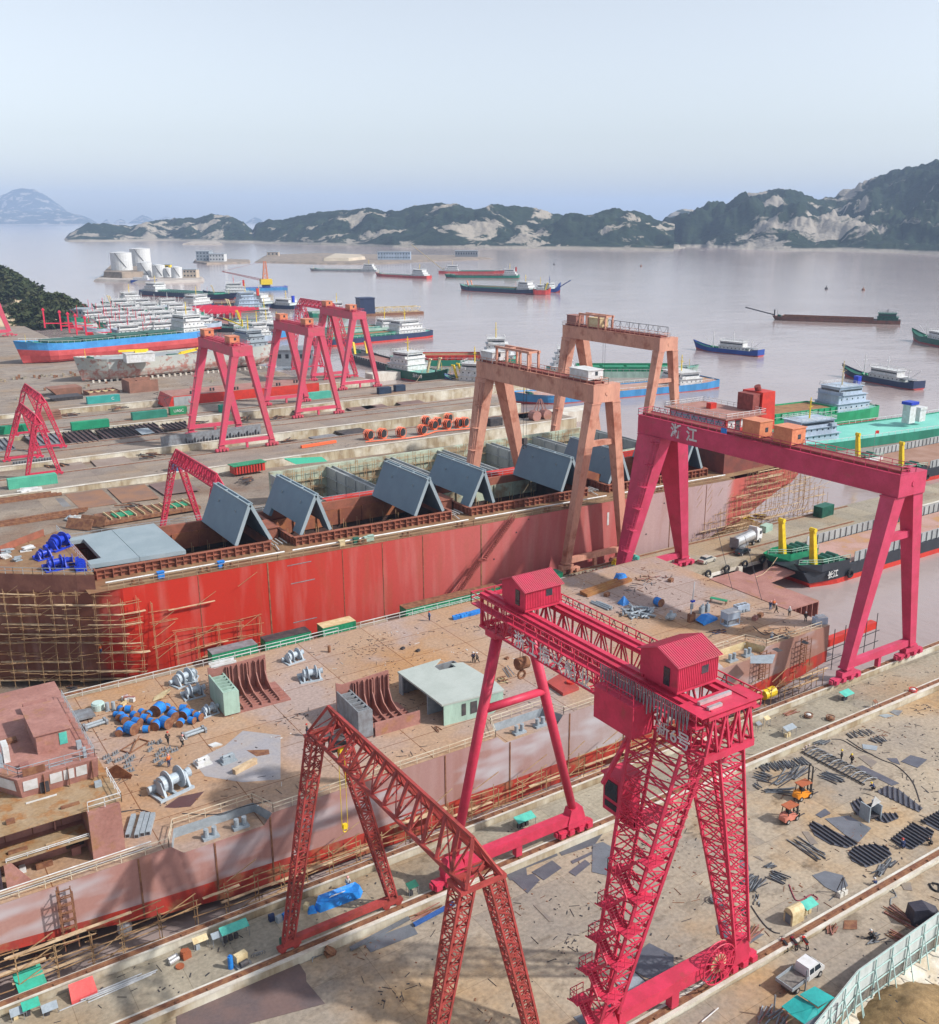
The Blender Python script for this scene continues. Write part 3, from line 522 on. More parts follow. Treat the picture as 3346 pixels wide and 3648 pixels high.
for j in range(9): 
    k=j/9; mb.ringt((54.7-1.8*k,50.8+1*k,28-8.5*k),.45,.035,(0,0,1),8,3)
mb.bar((53,57.2,28.3),(50.5,58.2,23.),.35); mb.build('ladder_cage',PINK,c6)
mb=MB(LC); hx=57.2
for s in (0,.35): mb.tube((55.9+s,78.2,32),(55.9+s,78.2,25.6),.04,4)
mb.tube((55.5,78.2,25.2),(56.8,78.2,25.2),.65,12); mb.build('hoist_block',RUST,c6)
mb=MB(LC); mb.ringt((56.1,78.2,23.9),.45,.14,(0,1,0),10,5); mb.bar((56.1,78.2,24.3),(56.1,78.2,24.9),.2); mb.build('hook',RUST,c6)
# ---- single-truss lattice cranes
def tri_gantry(label,m,xc,hw,zb,za,yN,yF,fN,fF,n,cw,bw,lw,zN=0,zF=0,nleg=24,group=None,over=1.0,farsill=True,postw=None,nearsill=True,hook=True):
    loc=(xc,(yN+yF)/2,0); t=thing('gantry_crane',label,'gantry crane',loc,0,group)
    mb=MB(loc); ya,yb=yN-over,yF+over; A3=[Vector((xc-hw,ya,zb)),Vector((xc+hw,ya,zb)),Vector((xc,ya+1.5,za))]; B3=[Vector((xc-hw,yb,zb)),Vector((xc+hw,yb,zb)),Vector((xc,yb-1.5,za))]
    for a,b_ in zip(A3,B3): mb.bar(a,b_,cw*1.15)
    pw=postw or bw
    for i in range(n+1):
        l,r_,a=(A3[0].lerp(B3[0],i/n),A3[1].lerp(B3[1],i/n),A3[2].lerp(B3[2],min(1,max(0,i/n))))
        mb.bar(l,a,pw,cap=False); mb.bar(r_,a,pw,cap=False); mb.bar(l,r_,bw)
        if i<n:
            l2,r2,a2=(A3[0].lerp(B3[0],(i+1)/n),A3[1].lerp(B3[1],(i+1)/n),A3[2].lerp(B3[2],(i+1)/n))
            for p_,q_ in ((l,a2),(r_,a2)) if i%2 else ((a,l2),(a,r2)): mb.bar(p_,q_,bw,cap=False)
            mb.bar(l,r2,bw,cap=False)
    mb.build('truss_girder',m,t)
    mb=MB(loc)
    for y in (yN,yF):
        mb.bx(xc-hw-.5,xc+hw+.5,y-1.,y-.7,zb-.45,zb-.1); mb.bx(xc-hw-.5,xc+hw+.5,y+.7,y+1.,zb-.45,zb-.1); mb.bx(xc-hw-.5,xc-hw-.2,y-.7,y+.7,zb-.45,zb-.1); mb.bx(xc+hw+.2,xc+hw+.5,y-.7,y+.7,zb-.45,zb-.1)
    mb.build('head_frame',m,t)
    for y,f,z in ((yN,fN,zN),(yF,fF,zF)):
        for x,s in ((f[0],-1),(f[1],1)):
            tx=xc+s*(hw-lw*.2); latleg(t,loc,(tx-lw/2,tx+lw/2,y-lw*.55,y+lw*.55,zb-.4),(x-lw*.33,x+lw*.33,y-lw*.33,y+lw*.33,z+1.3),nleg,cw*.75,bw*.8,m)
    for y,f,z in ((yN,fN,zN),(yF,fF,zF)):
        mb=MB(loc); mb.bx(f[0]-.6,f[1]+.6,y-.35,y+.35,z+.75,z+1.35); mb.build('sill_beam',m,t)
        for x in f:
            mb=MB(loc)
            for k in (-.7,.7): mb.tube((x+k,y-.25,z+.4),(x+k,y+.25,z+.4),.38,9)
            mb.bx(x-1.2,x+1.2,y-.3,y+.3,z+.45,z+.75); mb.build('bogie',m,t)
    if hook:
        mb=MB(loc); yy=yF-3; mb.bx(xc-.35,xc+.35,yy-.5,yy+.5,zb-.6,zb-.15); 
        for s in (-.3,.3): mb.tube((xc+s,yy,zb-.6),(xc+s,yy,zb-9),.035,4)
        mb.ringt((xc,yy,zb-9.2),.2,.06,(0,1,0),8,4); mb.bx(xc-.2,xc+.2,yy-.15,yy+.15,zb-9.,zb-8.5); mb.build('hoist_hook',YELL,t)
        mb=MB(loc); mb.tube((xc-.6,yF-2.2,zb-.2),(xc+.6,yF-2.2,zb-.2),.8,14); mb.build('winch_drum',DARK,t)
    return t
tri_gantry('rust red triangular truss gantry crane in the left foreground beside the blue tarpaulin',REDL,34.9,1.55,22.6,25.5,54.2,80.6,(29.2,41.4),(29.6,41.2),13,.24,.11,1.3,zN=-.6,zF=0,nleg=28,postw=.26)
tri_gantry('small pink truss crane at far left, nearer one of the left pair',PINK,47.6,.9,15.3,17.4,298.3,323.3,(43.4,51.6),(41.9,51.1),11,.28,.16,1.3,nleg=14,postw=.3,group='small pink truss cranes',hook=False)
tri_gantry('small pink truss crane at far left, farther one of the left pair',PINK,55.4,.9,15.3,17.4,334,361.,(50.9,60.),(50.4,60.),11,.28,.16,1.3,nleg=14,postw=.3,group='small pink truss cranes',hook=False)
tri_gantry('pink truss crane behind the bow hatch of the big red hull',PINK,64.3,1.,16.6,19.4,197.5,226.,(58.5,70.),(59.3,68.8),20,.26,.15,1.3,zN=-1.6,zF=-1.6,nleg=18,postw=.24,group='small pink truss cranes',hook=False)
tri_gantry('pink truss crane farthest back, rising behind the rightmost box girder crane',PINK,193.5,1.4,30.5,33.6,415,452.,(188,203),(188,203),18,.34,.2,2.,nleg=16,postw=.3,group='small pink truss cranes',hook=False)
# crane cut by the left edge
t=thing('gantry_crane','pink crane leg and sill at the left edge above the fishing fleet','gantry crane',(95,690,0)); mb=MB((95,690,0)); mb.hexa([Vector((101+a*1.2,690+b_*1,2.5)) for a,b_ in((-1,-1),(1,-1),(1,1),(-1,1))],[Vector((91+a*1.9,690+b_*1.3,40)) for a,b_ in((-1,-1),(1,-1),(1,1),(-1,1))]); mb.build('leg',PINKL,t); mb=MB((95,690,0)); mb.bx(78,101,689,691,1.8,3.6); mb.build('sill_beam',PINKL,t); bogie(t,101,690,-.6,9,PINKL); mb=MB((95,690,0)); mb.bx(86,92,660,692,40,44); mb.build('girder',PINKL,t)
# ================================================================== SHIPS
def col(name,c,c2=None): return mat(name,c,c2 or tuple(v*.75 for v in c),scale=.25,rough=.5,world=False,stretch=(1,1,.3))
NAVY=col('navy_hull_paint',(.02,.035,.09)); SEAGR=col('sea_green_hull_paint',(.02,.22,.14)); BOOT=col('red_boot_paint',(.40,.05,.05),(.3,.06,.05)); BLKH=col('black_hull_paint',(.025,.03,.04)); BLUEH=col('blue_hull_paint',(.05,.24,.5)); REDH=col('red_hull_paint',(.5,.05,.04)); GREYH=col('grey_hull_paint',(.36,.38,.38)); TEALD=mat('teal_deck',(.16,.42,.34),(.12,.34,.28),scale=.15,rough=.6,world=False); PINKD=mat('pink_brown_deck',(.42,.26,.22),(.34,.2,.15),scale=.2,rough=.75,world=False,col3=(.4,.22,.1),scale3=.2); BRND=mat('brown_cargo',(.3,.16,.07),(.22,.11,.05),scale=.4,rough=.9,world=False,bump=.5); PALEG=col('pale_mint_coaming',(.35,.5,.42)); LBLUE=col('light_blue_grey_paint',(.4,.48,.58)); DBLUE=col('deep_blue_hull_paint',(.015,.06,.3))
def hull(loc,L,B,D,dr,bow=.2,stn=.08,rake=.03,sheer=1.2,ksp=.35,nst=26,srake=.0,tr=.8):
    """returns (lower mesh, upper mesh, deck outline); x along, z=0 waterline"""
    lv=[0,.12,.35,ksp,.7,1.] if ksp>.35 else [0,.12,ksp,.7,1.]; lv=sorted(set(lv)); rows=[]
    for i in range(nst+1):
        t=i/nst; t=t if t<.75 else .75+(t-.75)*1.0
        r=[]
        for k in lv:
            s=min(1,(1-t)/bow); pb=.55+.75*(1-k); fb=s**pb if s>0 else 0
            s2=min(1,t/stn) if stn>0 else 1; fs=tr+(1-tr)*s2; fs*=(.55+.45*s2) if k<.3 else 1
            bil=.8+.2*min(1,k*5)
            hb=B/2*fb*fs*bil; x=-L/2+L*t+(rake*L*(k-.4) if t>.8 else 0)*((t-.8)/.2 if t>.8 else 0)-srake*L*(k-.4)*max(0,1-t*6)
            z=-dr+(D+dr)*k+(sheer*max(0,(t-.72)/.28)**2+sheer*.4*max(0,1-t*5)**2)*k; r.append((x,hb,z))
        rows.append(r)
    ik=lv.index(ksp)
    def skin(a,b):
        mb=MB(); nl=b-a+1; n=len(rows)
        for sgn in (1,-1):
            base=[(x,sgn*h,z) for r in rows for (x,h,z) in r[a:b+1]]; fs=[]
            for i in range(n-1):
                for j in range(nl-1):
                    q_=(i*nl+j,(i+1)*nl+j,(i+1)*nl+j+1,i*nl+j+1); fs.append(q_ if sgn<0 else q_[::-1])
            mb.add(base,fs)
        r=rows[0][a:b+1]; mb.add([(x,h,z) for x,h,z in r]+[(x,-h,z) for x,h,z in r],[(j,j+1,nl+j+1,nl+j) for j in range(nl-1)])
        return mb
    top=[(r[-1][0],r[-1][1],r[-1][2]) for r in rows]
    return skin(0,ik),skin(ik,len(lv)-1),top
def deckcap(top,dz=-.5,inset=.02):
    mb=MB(); n=len(top); mb.add([(x,max(h-inset,0),z+dz) for x,h,z in top]+[(x,-max(h-inset,0),z+dz) for x,h,z in top],[(i,n+i,n+i+1,i+1) for i in range(n-1)]); return mb
def superst(par,xa,xb,hw,z,tiers,m,th=2.5,fw=1,band=GLASS,wing=True,n_w=6):
    """deckhouse of several tiers; fw=+1 bridge looks to +x"""
    mb=MB(); L=xb-xa
    for i in range(tiers):
        k=i/max(1,tiers); a=xa+L*.10*i*(1 if fw>0 else .4); b=xb-L*.10*i*(.4 if fw>0 else 1); h=hw*(1-.10*i); z0=z+th*i
        mb.bx(a,b,-h,h,z0,z0+th-.15); mb.bx(a-.5,b+.5,-h-.6,h+.6,z0+th-.15+.003,z0+th-.02)
    if wing: mb.bx(b-2.4 if fw>0 else a+.2,b-.2 if fw>0 else a+2.4,-hw-.4,hw+.4,z0+.02,z0+th*.42)
    o=mb.build('superstructure',m,par)
    mb=MB(); mb.rail([(a-.4,-h-.5,z0+th),(b+.4,-h-.5,z0+th),(b+.4,h+.5,z0+th),(a-.4,h+.5,z0+th),(a-.4,-h-.5,z0+th)],1,2.2,.09); mb.build('railing',WHITE,o)
    wz=z0+th*.5
    fx=b+.012 if fw>0 else a-.012
    for (x0,x1,y0,y1) in [(a+.3,b-.3,-h-.03,-h-.005),(a+.3,b-.3,h+.005,h+.03),((fx-.02,fx+.02,-h+.3,h-.3))]:
        w_=MB(); w_.bx(x0,x1,y0,y1,wz-.35,wz+.4); w_.build('window_band',band,o)
    for i in range(tiers-1):
        a2=xa+L*.10*i*(1 if fw>0 else .4); b2=xb-L*.10*i*(.4 if fw>0 else 1); h2=hw*(1-.10*i); n=max(3,int((b2-a2)/2.4))
        for sg in (-1,1):
            w_=MB()
            for j in range(n): x=a2+(b2-a2)*(j+.5)/n; w_.bx(x-.3,x+.3,sg*h2-.02,sg*h2+.02,z+th*i+1.1,z+th*i+1.7)
            w_.build('window',band,o)
    return o,(a+b)/2,z0+th
def mastm(mb,x,y,z,h,r=.22):
    mb.tube((x,y,z),(x,y,z+h),r*1.3,6,r*.8); mb.bar((x,y-1.6,z+h*.62),(x,y+1.6,z+h*.62),r*.6); mb.bar((x,y-.9,z+h*.82),(x,y+.9,z+h*.82),r*.6); mb.bar((x-.8,y,z+h*.55),(x+.9,y,z+h*.55),r*.8)
def place(Ps,Pb,z=WZ):
    d=Vector((Pb.x-Ps.x,Pb.y-Ps.y,0)); L=d.length; c=(Ps+Pb)/2; return Vector((c.x,c.y,z)),math.atan2(d.y,d.x),L
def cargo(label,Ps,Pb,B=13,D=2.6,dr=2.,hm=BLKH,bm=BOOT,dm=TEALD,sm=WHITE,coam=None,coh=1.6,sup=(.04,.17),tiers=3,posts=None,text=None,z=WZ,funnel=None,name='cargo_ship',cat='cargo ship',bow=.16,sheer=1.4,split=.4,mast=YELL,cargo_m=None,boom=None,group=None,tires=False,hatch=None,mh=7,rail=True,fw=1,th=2.75,shw=.42,stn=.08,rake=.03,keel=None,Lmul=1.):
    loc,rz,L=place(Ps,Pb,z); L*=Lmul; t=thing(name,label,cat,loc,rz,group)
    lo,up,top=hull(None,L,B,D,dr,bow=bow,sheer=sheer,ksp=split,stn=stn,rake=rake); up.build('hull',hm,t); lo.build('boot_topping',bm,t); deckcap(top).build('deck',dm,t)
    xs=lambda f:-L/2+L*f
    s0,s1=sup
    dk=D-.45
    o,cx,zt=superst(t,xs(s0),xs(s1),B*shw,dk,tiers,sm,th=th,fw=fw)
    mb=MB(); mastm(mb,cx,0,zt,mh); mb.build('mast',mast,t)
    if funnel: mb=MB(); fx=xs(s0)+1.2 if s0<.5 else xs(s1)-1.2; mb.bx(fx-.9,fx+.9,-1.1,1.1,zt-th,zt+2.2); mb.bx(fx-.95,fx+.95,-1.15,1.15,zt+2.203,zt+2.7); mb.build('funnel',funnel,t)
    c0,c1=(s1+.03,1-bow*.9) if s0<.5 else (.08,s0-.03)
    if coam:
        mb=MB(); a,b=xs(c0),xs(c1); h=B*.43; e=.35
        mb.bx(a,b,-h,-h+e,dk,dk+coh); mb.bx(a,b,h-e,h,dk,dk+coh); mb.bx(a,a+e,-h+e+.003,h-e-.003,dk,dk+coh); mb.bx(b-e,b,-h+e+.003,h-e-.003,dk,dk+coh)
        n=max(4,int((b-a)/3))
        for i in range(n+1):
            x=a+(b-a)*i/n
            for sg in (-1,1): mb.bx(x-.12,x+.12,sg*h-(.3 if sg<0 else -.003),sg*h+(-.003 if sg<0 else .3),dk,dk+coh*.95)
        mb.build('coaming',coam,t)
        mb=MB(); mb.bx(a+e+.02,b-e-.02,-h+e+.02,h-e-.02,dk+.02,dk+(coh-.5 if cargo_m else .1)); mb.build('cargo' if cargo_m else 'hold_floor',cargo_m or BROWN,t)
    if hatch:
        n=4; a,b=xs(c0),xs(c1)
        for i in range(n): mb=MB(); x0=a+(b-a)*i/n+.5; x1=a+(b-a)*(i+1)/n-.5; mb.bx(x0,x1,-B*.33,B*.33,dk,dk+1.5); mb.bx(x0+.2,x1-.2,-B*.35,B*.35,dk+1.503,dk+1.8); mb.build('hatch_cover',hatch,t)
    if posts:
        for sg in (-1,1):
            mb=MB(); x=xs(1-bow*.75); mb.bar((x-1.4,sg*B*.22,D),(x+.6,sg*B*.22,D+6.5),1.0,.8); mb.bar((x+.6,sg*B*.22,D+6.2),(x+1.6,sg*B*.22,D+6.4),.8,.6); mb.build('bow_post',posts,t)
    if boom: mb=MB(); x=xs(boom[0]); mb.bar((x,0,D+1),(x+boom[1],boom[2],D+boom[3]),.8,.8,w2=.3); mb.bar((x,0,D),(x,0,D+5),.9); mb.build('boom',mast,t)
    mb=MB(); zz=sorted(top); 
    if rail:
        for sg in (1,-1): mb.rail([(x,sg*max(h-.2,0),z_-.1) for x,h,z_ in top[1::3]],1.1,3.2,.1,mid=False)
        mb.build('railing',WHITE,t)
    mb=MB(); x=xs(1-bow*.45); mb.bx(x-1.5,x+.5,-1.5,1.5,D,D+1.1); mb.tube((x,-1.9,D+.9),(x,1.9,D+.9),.7,9); mb.build('windlass',DGREEN,t)
    mb=MB(); x=xs(1-bow*.3); mb.tube((x,0,D),(x,0,D+5),.15,5,.08); mb.build('foremast',mast,t)
    if tires:
        for i in range(7): mb=MB(); x=xs(.1+.11*i); mb.ringt((x,-B/2-.25,D*.55),.55,.22,(0,1,0),10,5); mb.build('tyre_fender',BLACK,t)
    if text:
        for sg in (-1,):
            x=xs(1-bow*1.02); lettering(text,D*.42,WHITE,t,MX((sg*-1,0,0),(0,0,1),(x-1.,sg*B/2*1.0-.12,D*.62)),bold=.02,extr=.1)
    return t
def fishing(label,Ps,Pb,hm=NAVY,B=7,D=2.6,z=WZ,sm=WHITE,group=None,mastm_=WHITE,booms=True,name='fishing_boat',deckm=DGREEN,bm=BOOT,dr=1.):
    loc,rz,L=place(Ps,Pb,z); t=thing(name,label,'fishing boat',loc,rz,group)
    lo,up,top=hull(None,L,B,D,dr,bow=.3,sheer=L*.07,ksp=.35,rake=.07,tr=.9); up.build('hull',hm,t); lo.build('boot_topping',bm,t); deckcap(top,-.7).build('deck',deckm,t)
    a=-L*.30;b=L*.10; o,cx,zt=superst(t,a,b,B*.34,D-.8,2,sm,th=2.6,wing=False)
    mb=MB(); mb.bx(-L*.42,a-.05,-B*.3,B*.3,D+1.1,D+1.25); 
    for y in (-B*.28,B*.28): mb.bar((-L*.41,y,D-.7),(-L*.41,y,D+1.1),.15)
    mb.build('stern_canopy',GREY,t)
    for x,h in ((L*.22,9),(cx,5.5),(-L*.36,6)):
        mb=MB(); mb.tube((x,0,D-.6 if x>b or x<a else zt),(x,0,(D if x>b or x<a else zt)+h),.25,6,.15); mb.bar((x,-1.3,D+h*.75 if x>b or x<a else zt+h*.7),(x,1.3,D+h*.75 if x>b or x<a else zt+h*.7),.12); mb.build('mast',mastm_,t)
    if booms:
        for x0,dx in ((L*.22,L*.13),(-L*.36,-L*.16)): mb=MB(); mb.bar((x0,0,D+1),(x0+dx,.8,D+6),.14); mb.build('boom',mastm_,t)
    mb=MB(); 
    for i in range(5): mb.ball((L*(.13+.03*i),random.uniform(-1.3,1.3),D-.3+.1*i),.9,7,4,.6)
    mb.build('net_pile',GREEN,t)
    return t
SA=lambda k,x,y,z=WZ: at(k,x,y,z)
cargo('long low grey barge anchored left of the red tanker',SA('b',395,752),SA('b',12,746),12,D=2.4,hm=GREYH,dm=TEALD,sup=(.03,.2),tiers=3,coam=PALEG,coh=.8,name='barge',cat='barge')
cargo('small red ship with white bridge and green deck gear, anchored in the bay',SA('b',690,792),SA('b',388,776),12,D=3,hm=REDH,dm=PALEG,sup=(.04,.27),tiers=3,coam=PALEG,coh=1,sheer=2)
cargo('red and green ship with a long raised boom behind the green cargo ship',SA('b',745,762),SA('b',1120,762),13,D=3,hm=REDH,dm=DGREEN,sup=(.1,.3),tiers=3,coam=SEAGR,coh=1.5,boom=(.08,-46,12,36),mast=CREAM)
cargo('green cargo ship with red funnel anchored in mid bay',SA('b',1205,790),SA('b',785,786),14,D=3.5,hm=SEAGR,sup=(.03,.2),tiers=3,coam=REDH,coh=1.5,funnel=REDP,cargo_m=BRND)
cargo('green and navy sand carrier with white goalposts at its bow, nearest of the anchored cluster',SA('b',1300,880),SA('b',872,858),15,D=4,hm=NAVY,sup=(.04,.2),tiers=3,coam=SEAGR,coh=2.2,posts=ORANGE,cargo_m=BRND,sheer=3)
cargo('small red ship beside the bow of the blue ramp ship',SA('b',1285,884),SA('b',1385,884),13,D=5,hm=REDH,sup=(.2,.6),tiers=2,posts=YELL,sheer=3,bow=.3)
cargo('blue ship with raised bow ramp at the right of the anchored cluster',SA('b',1350,868),SA('b',1440,872),13,D=4,hm=DBLUE,sup=(.1,.5),tiers=2,sheer=7,bow=.4,boom=(.9,14,0,9),mast=DBLUE)
cargo('rusty dredging barge with a long conveyor arm over its bow',SA('C',1625,1055),SA('C',900,1030),12,D=2.6,dr=1,hm=mat('rusted_hull',(.22,.09,.06),(.14,.07,.05),scale=.3,world=False,rough=.85),bm=RUST,dm=DARK,sm=DGREEN,sup=(.02,.18),tiers=2,coam=RUST,coh=1.6,boom=(1.,22,0,6),mast=DARK,name='dredging_barge',cat='barge',rail=False,sheer=.5,bow=.08,mh=3)
fishing('dark green fishing vessel with red bulb bow at the right edge',SA('h',2020,430),SA('h',1640,352),hm=DGREEN,B=9,D=4)
fishing('bright blue fishing boat anchored right of the far salmon crane',SA('g',1665,452),SA('g',1185,398),hm=DBLUE,B=7.5,D=2.6)
fishing('dark blue fishing boat with lettered white cabin above the green bulk ship',SA('h',1690,742),SA('h',1105,632),hm=NAVY,B=8,D=2.8)
cargo('green bulk ship filled with brown sand and a white bridge at its stern',SA('h',1262,948),SA('h',-120,1130),17,D=5,dr=2,hm=mat('bright_green_hull',(.02,.3,.13),(.015,.24,.1),scale=.3,world=False,rough=.45),sup=(.05,.24),shw=.34,tiers=3,coam=mat('bright_green_hull',(0,0,0)),coh=2.6,cargo_m=BRND,sm=LBLUE,funnel=BLUE,th=3,mh=9,tires=True,mast=CREAM)
cargo('teal decked barge with light blue wheelhouse behind the big magenta girder',SA('h',560,1215),SA('h',2250,985),21,D=3.2,shw=.24,hm=SEAGR,dm=mat('bright_teal_deck',(.2,.55,.45),(.16,.48,.4),scale=.1,world=False),sup=(.03,.22),tiers=3,sm=LBLUE,funnel=None,mast=YELL,name='deck_barge',cat='barge',th=2.3)
t=thing('vent_tower','white vent house with blue top on the teal deck','deck house',at('h',1630,990,0),0)
for dx,hh,mm in ((-1.6,6.5,WHITE),(4.5,4.2,WHITE)): mb=MB(); mb.bx(dx-2,dx+1.5,-1.5,1.5,0,hh); mb.bx(dx-2.3,dx+1.8,-1.8,1.8,hh+.003,hh+.9); mb.build('tower',mm,t)
mb=MB(); mb.bx(-4,.5,-2,2,6.6,7.6); mb.build('blue_top',BLUE,t)
# landing craft: flat pink deck, twin bow horns, yellow posts, lowered ramp
def landing(label,A0,L,W,D,hm,deckm,text=None,hornm=GREEN,ramp=True,wallm=GREYH):
    """A0: near bow corner at the waterline, hull runs +X, width +Y"""
    x0,y0=A0.x,A0.y; loc=(x0+L/2,y0+W/2,WZ); t=thing('landing_barge',label,'barge',loc,0); lx=-L/2; hy=W/2
    def prof(z0,z1,m,nm,r0,r1):
        mb=MB(); mb.add([(lx+r0,-hy+1.2,z0),(lx+r0+7,-hy,z0),(-lx,-hy,z0),(-lx,hy,z0),(lx+r0+7,hy,z0),(lx+r0,hy-1.2,z0),(lx+r1,-hy+1.8,z1),(lx+r1+7,-hy,z1),(-lx,-hy,z1),(-lx,hy,z1),(lx+r1+7,hy,z1),(lx+r1,hy-1.8,z1)],[(0,1,7,6),(1,2,8,7),(2,3,9,8),(3,4,10,9),(4,5,11,10),(5,0,6,11),(6,7,8,9,10,11)]); return mb.build(nm,m,t)
    prof(-2,1.1,REDP,'boot_topping',3,1.); prof(1.103,D-.01,hm,'hull',1.,-.6)
    mb=MB(); mb.bx(lx+9,-lx,-hy+.8,hy-.8,D-.3,D+.12); mb.build('deck',deckm,t)
    for sg,k in ((-1,0),(1,1)):
        y=sg*(hy-2.6); mb=MB(); 
        mb.add([(lx-2.2,y-.6,D+2.),(lx-2.2,y+.6,D+2.),(lx+3,y-2.6,D+1.7),(lx+3,y+2.6,D+1.7),(lx+12,y-2.6,D+1.2),(lx+12,y+2.6,D+1.2),(lx-.4,y-.4,D),(lx-.4,y+.4,D),(lx+3,y-2.59,D),(lx+3,y+2.59,D),(lx+12,y-2.59,D),(lx+12,y+2.59,D)],[(0,2,8,6),(1,7,9,3),(2,4,10,8),(3,9,11,5),(0,6,7,1),(4,5,11,10)])
        o=mb.build('bow_bulwark',hornm if k else hm,t)
        mb=MB(); mb.add([(lx-1.6,y-.5,D+1.2),(lx-1.6,y+.5,D+1.2),(lx+3,y+2.4,D+1.),(lx+11.9,y+2.4,D+.8),(lx+11.9,y-2.4,D+.8),(lx+3,y-2.4,D+1.)],[(0,1,2,3,4,5)]); mb.build('fore_deck',GREEN,t)
        mb=MB(); mb.rail([(lx-2,y-.6,D+2),(lx+3,y-2.6,D+1.7),(lx+12,y-2.6,D+1.2)],1,1.8,.09); mb.build('railing',PALEG,t)
        mb=MB(); mb.bar((lx+3.4,y,D+.9),(lx+2.2,y,D+8.8),1.35,1.1,w2=1.0,h2=.9); mb.tube((lx+2.3,y-.7,D+8.6),(lx+2.3,y+.7,D+8.6),.5,9); mb.build('bow_post',YELL,t)
        mb=MB(); 
        for i in range(3): mb.tube((lx+5.5+i*1.8,y-1.4,D+1.7),(lx+5.5+i*1.8,y+1.2,D+1.7),.75,10); mb.bx(lx+5+i*1.8,lx+6+i*1.8,y-1.6,y+1.4,D+.8,D+1.3)
        mb.build('winch',DGREEN,t)
    if ramp: mb=MB(); mb.hexa([Vector((lx+2,-hy+4.2,D-.8)),Vector((lx+2,hy-4.2,D-.8)),Vector((lx+2,hy-4.2,D-.3)),Vector((lx+2,-hy+4.2,D-.3))],[Vector((lx-9.5,-hy+4.2,D-1.6)),Vector((lx-9.5,hy-4.2,D-1.6)),Vector((lx-9.5,hy-4.2,D-1.2)),Vector((lx-9.5,-hy+4.2,D-1.2))]); mb.build('bow_ramp',PBROWN,t)
    for sg in (-1,1):
        mb=MB(); y=sg*(hy-.4); mb.bx(lx+14,-lx,y-.06,y+.06,D+.12,D+2.3)
        for x in range(int(lx+15),int(-lx),2): mb.bx(x,x+.25,y-.3,y-.07,D+.12,D+2.25)
        mb.build('bulwark',wallm,t)
    mb=MB(); mb.ringt((lx+12,-hy-.4,1.6),.75,.28,(0,1,0),12,6); mb.build('tyre_fender',BLACK,t)
    if text: lettering(text,1.7,WHITE,t,MX((1,0,0),(0,0,1),(lx+6.6,-hy-.06,2.35)),bold=.03,extr=.06)
    return t
a=at('l',955,990,WZ); landing('black hulled landing barge with pink deck, yellow posts and lowered ramp beside the pier',a,95,138.0-a.y-.6,3.6,BLKH,PINKD,'长江')
a=at('h',1545,1500,WZ); landing('black hulled barge with brown deck and twin yellow posts behind the magenta girder',a,90,20,3.6,BLKH,mat('brown_deck',(.33,.2,.15),(.27,.15,.1),scale=.2,world=False,rough=.8),'永顺',hornm=WHITE,ramp=False)
cargo('blue and pink deck barge with tyre fenders seen between the salmon cranes',SA('g',1290,668),SA('f',1100,800),17,D=3.2,hm=BLUEH,dm=PINKD,sup=(.1,.22),tiers=2,tires=True,name='deck_barge',cat='barge',text='昌海01',sheer=2.2,split=.45,bow=.14)
cargo('mint sided cargo ship with green coaming behind the blue deck barge',SA('f',1330,590),SA('g',1190,590),15,D=3,hm=PALEG,sup=(.03,.17),tiers=4,coam=GREEN,coh=2.6,hatch=GREEN,name='cargo_ship',sheer=2.4)
cargo('white ship with yellow mast and black pipe funnel, red coaming to its left',SA('f',1120,505),SA('f',200,510),16,D=3.2,hm=SEAGR,sup=(.04,.27),tiers=4,coam=REDP,coh=2.8,posts=None,cargo_m=BRND,mh=8)
cargo('navy ship with white bridge and thick yellow bow posts moored at the pier end',SA('f',1060,700),SA('f',590,672),13,D=4,hm=DBLUE,sup=(.3,.72),tiers=3,posts=YELL,text='昌海',sheer=2,rail=True,bow=.25)
cargo('dark green ship with orange lifeboat and cream bow posts beside the white quay',SA('D',330,600),SA('f',600,650),14,D=4.5,hm=DGREEN,sup=(.05,.45),tiers=3,posts=CREAM,text='浙象168',sheer=2.5,bow=.3,th=2.8)
cargo('black decked craft with yellow posts left of the dark green ship',SA('D',500,600),SA('D',20,470),16,D=2.8,hm=BLKH,dm=DARK,sup=(.02,.12),tiers=1,posts=YELL,coam=DARK,coh=.9,name='deck_barge',cat='barge',sheer=2)
cargo('green and red cargo ship with white bridge and navy stern beyond the rightmost pink crane',SA('D',575,312),SA('D',-330,398),15,D=4,hm=NAVY,sup=(.07,.3),tiers=3,coam=SEAGR,coh=2.2,cargo_m=BRND,bm=REDP,split=.5)
t=cargo('teal cargo ship partly hidden behind the pink box girder crane top',SA('D',330,268),SA('D',-260,300),14,D=3.2,hm=PALEG,sup=(.05,.2),tiers=2,coam=TEALD,coh=1.4,cargo_m=BRND)
t=thing('floating_dredger','navy dredger tower on a rusty pontoon behind the teal ship','dredger',SA('D',300,150),R(-8)); mb=MB(); mb.bx(-26,26,-6,6,-1,2); mb.build('pontoon',RUST,t); mb=MB(); mb.bx(-27,-15,-5.5,5.5,2,13.5); mb.bx(-27.3,-14.7,-6,6,13.503,14.2); mb.build('tower',NAVY,t); mb=MB(); mb.lattice([(-14,-4,2),(-14,4,2),(-14,4,6),(-14,-4,6)],[(24,-4,2),(24,4,2),(24,4,6),(24,-4,6)],10,.4,.25); mb.build('ladder_frame',CREAM,t)
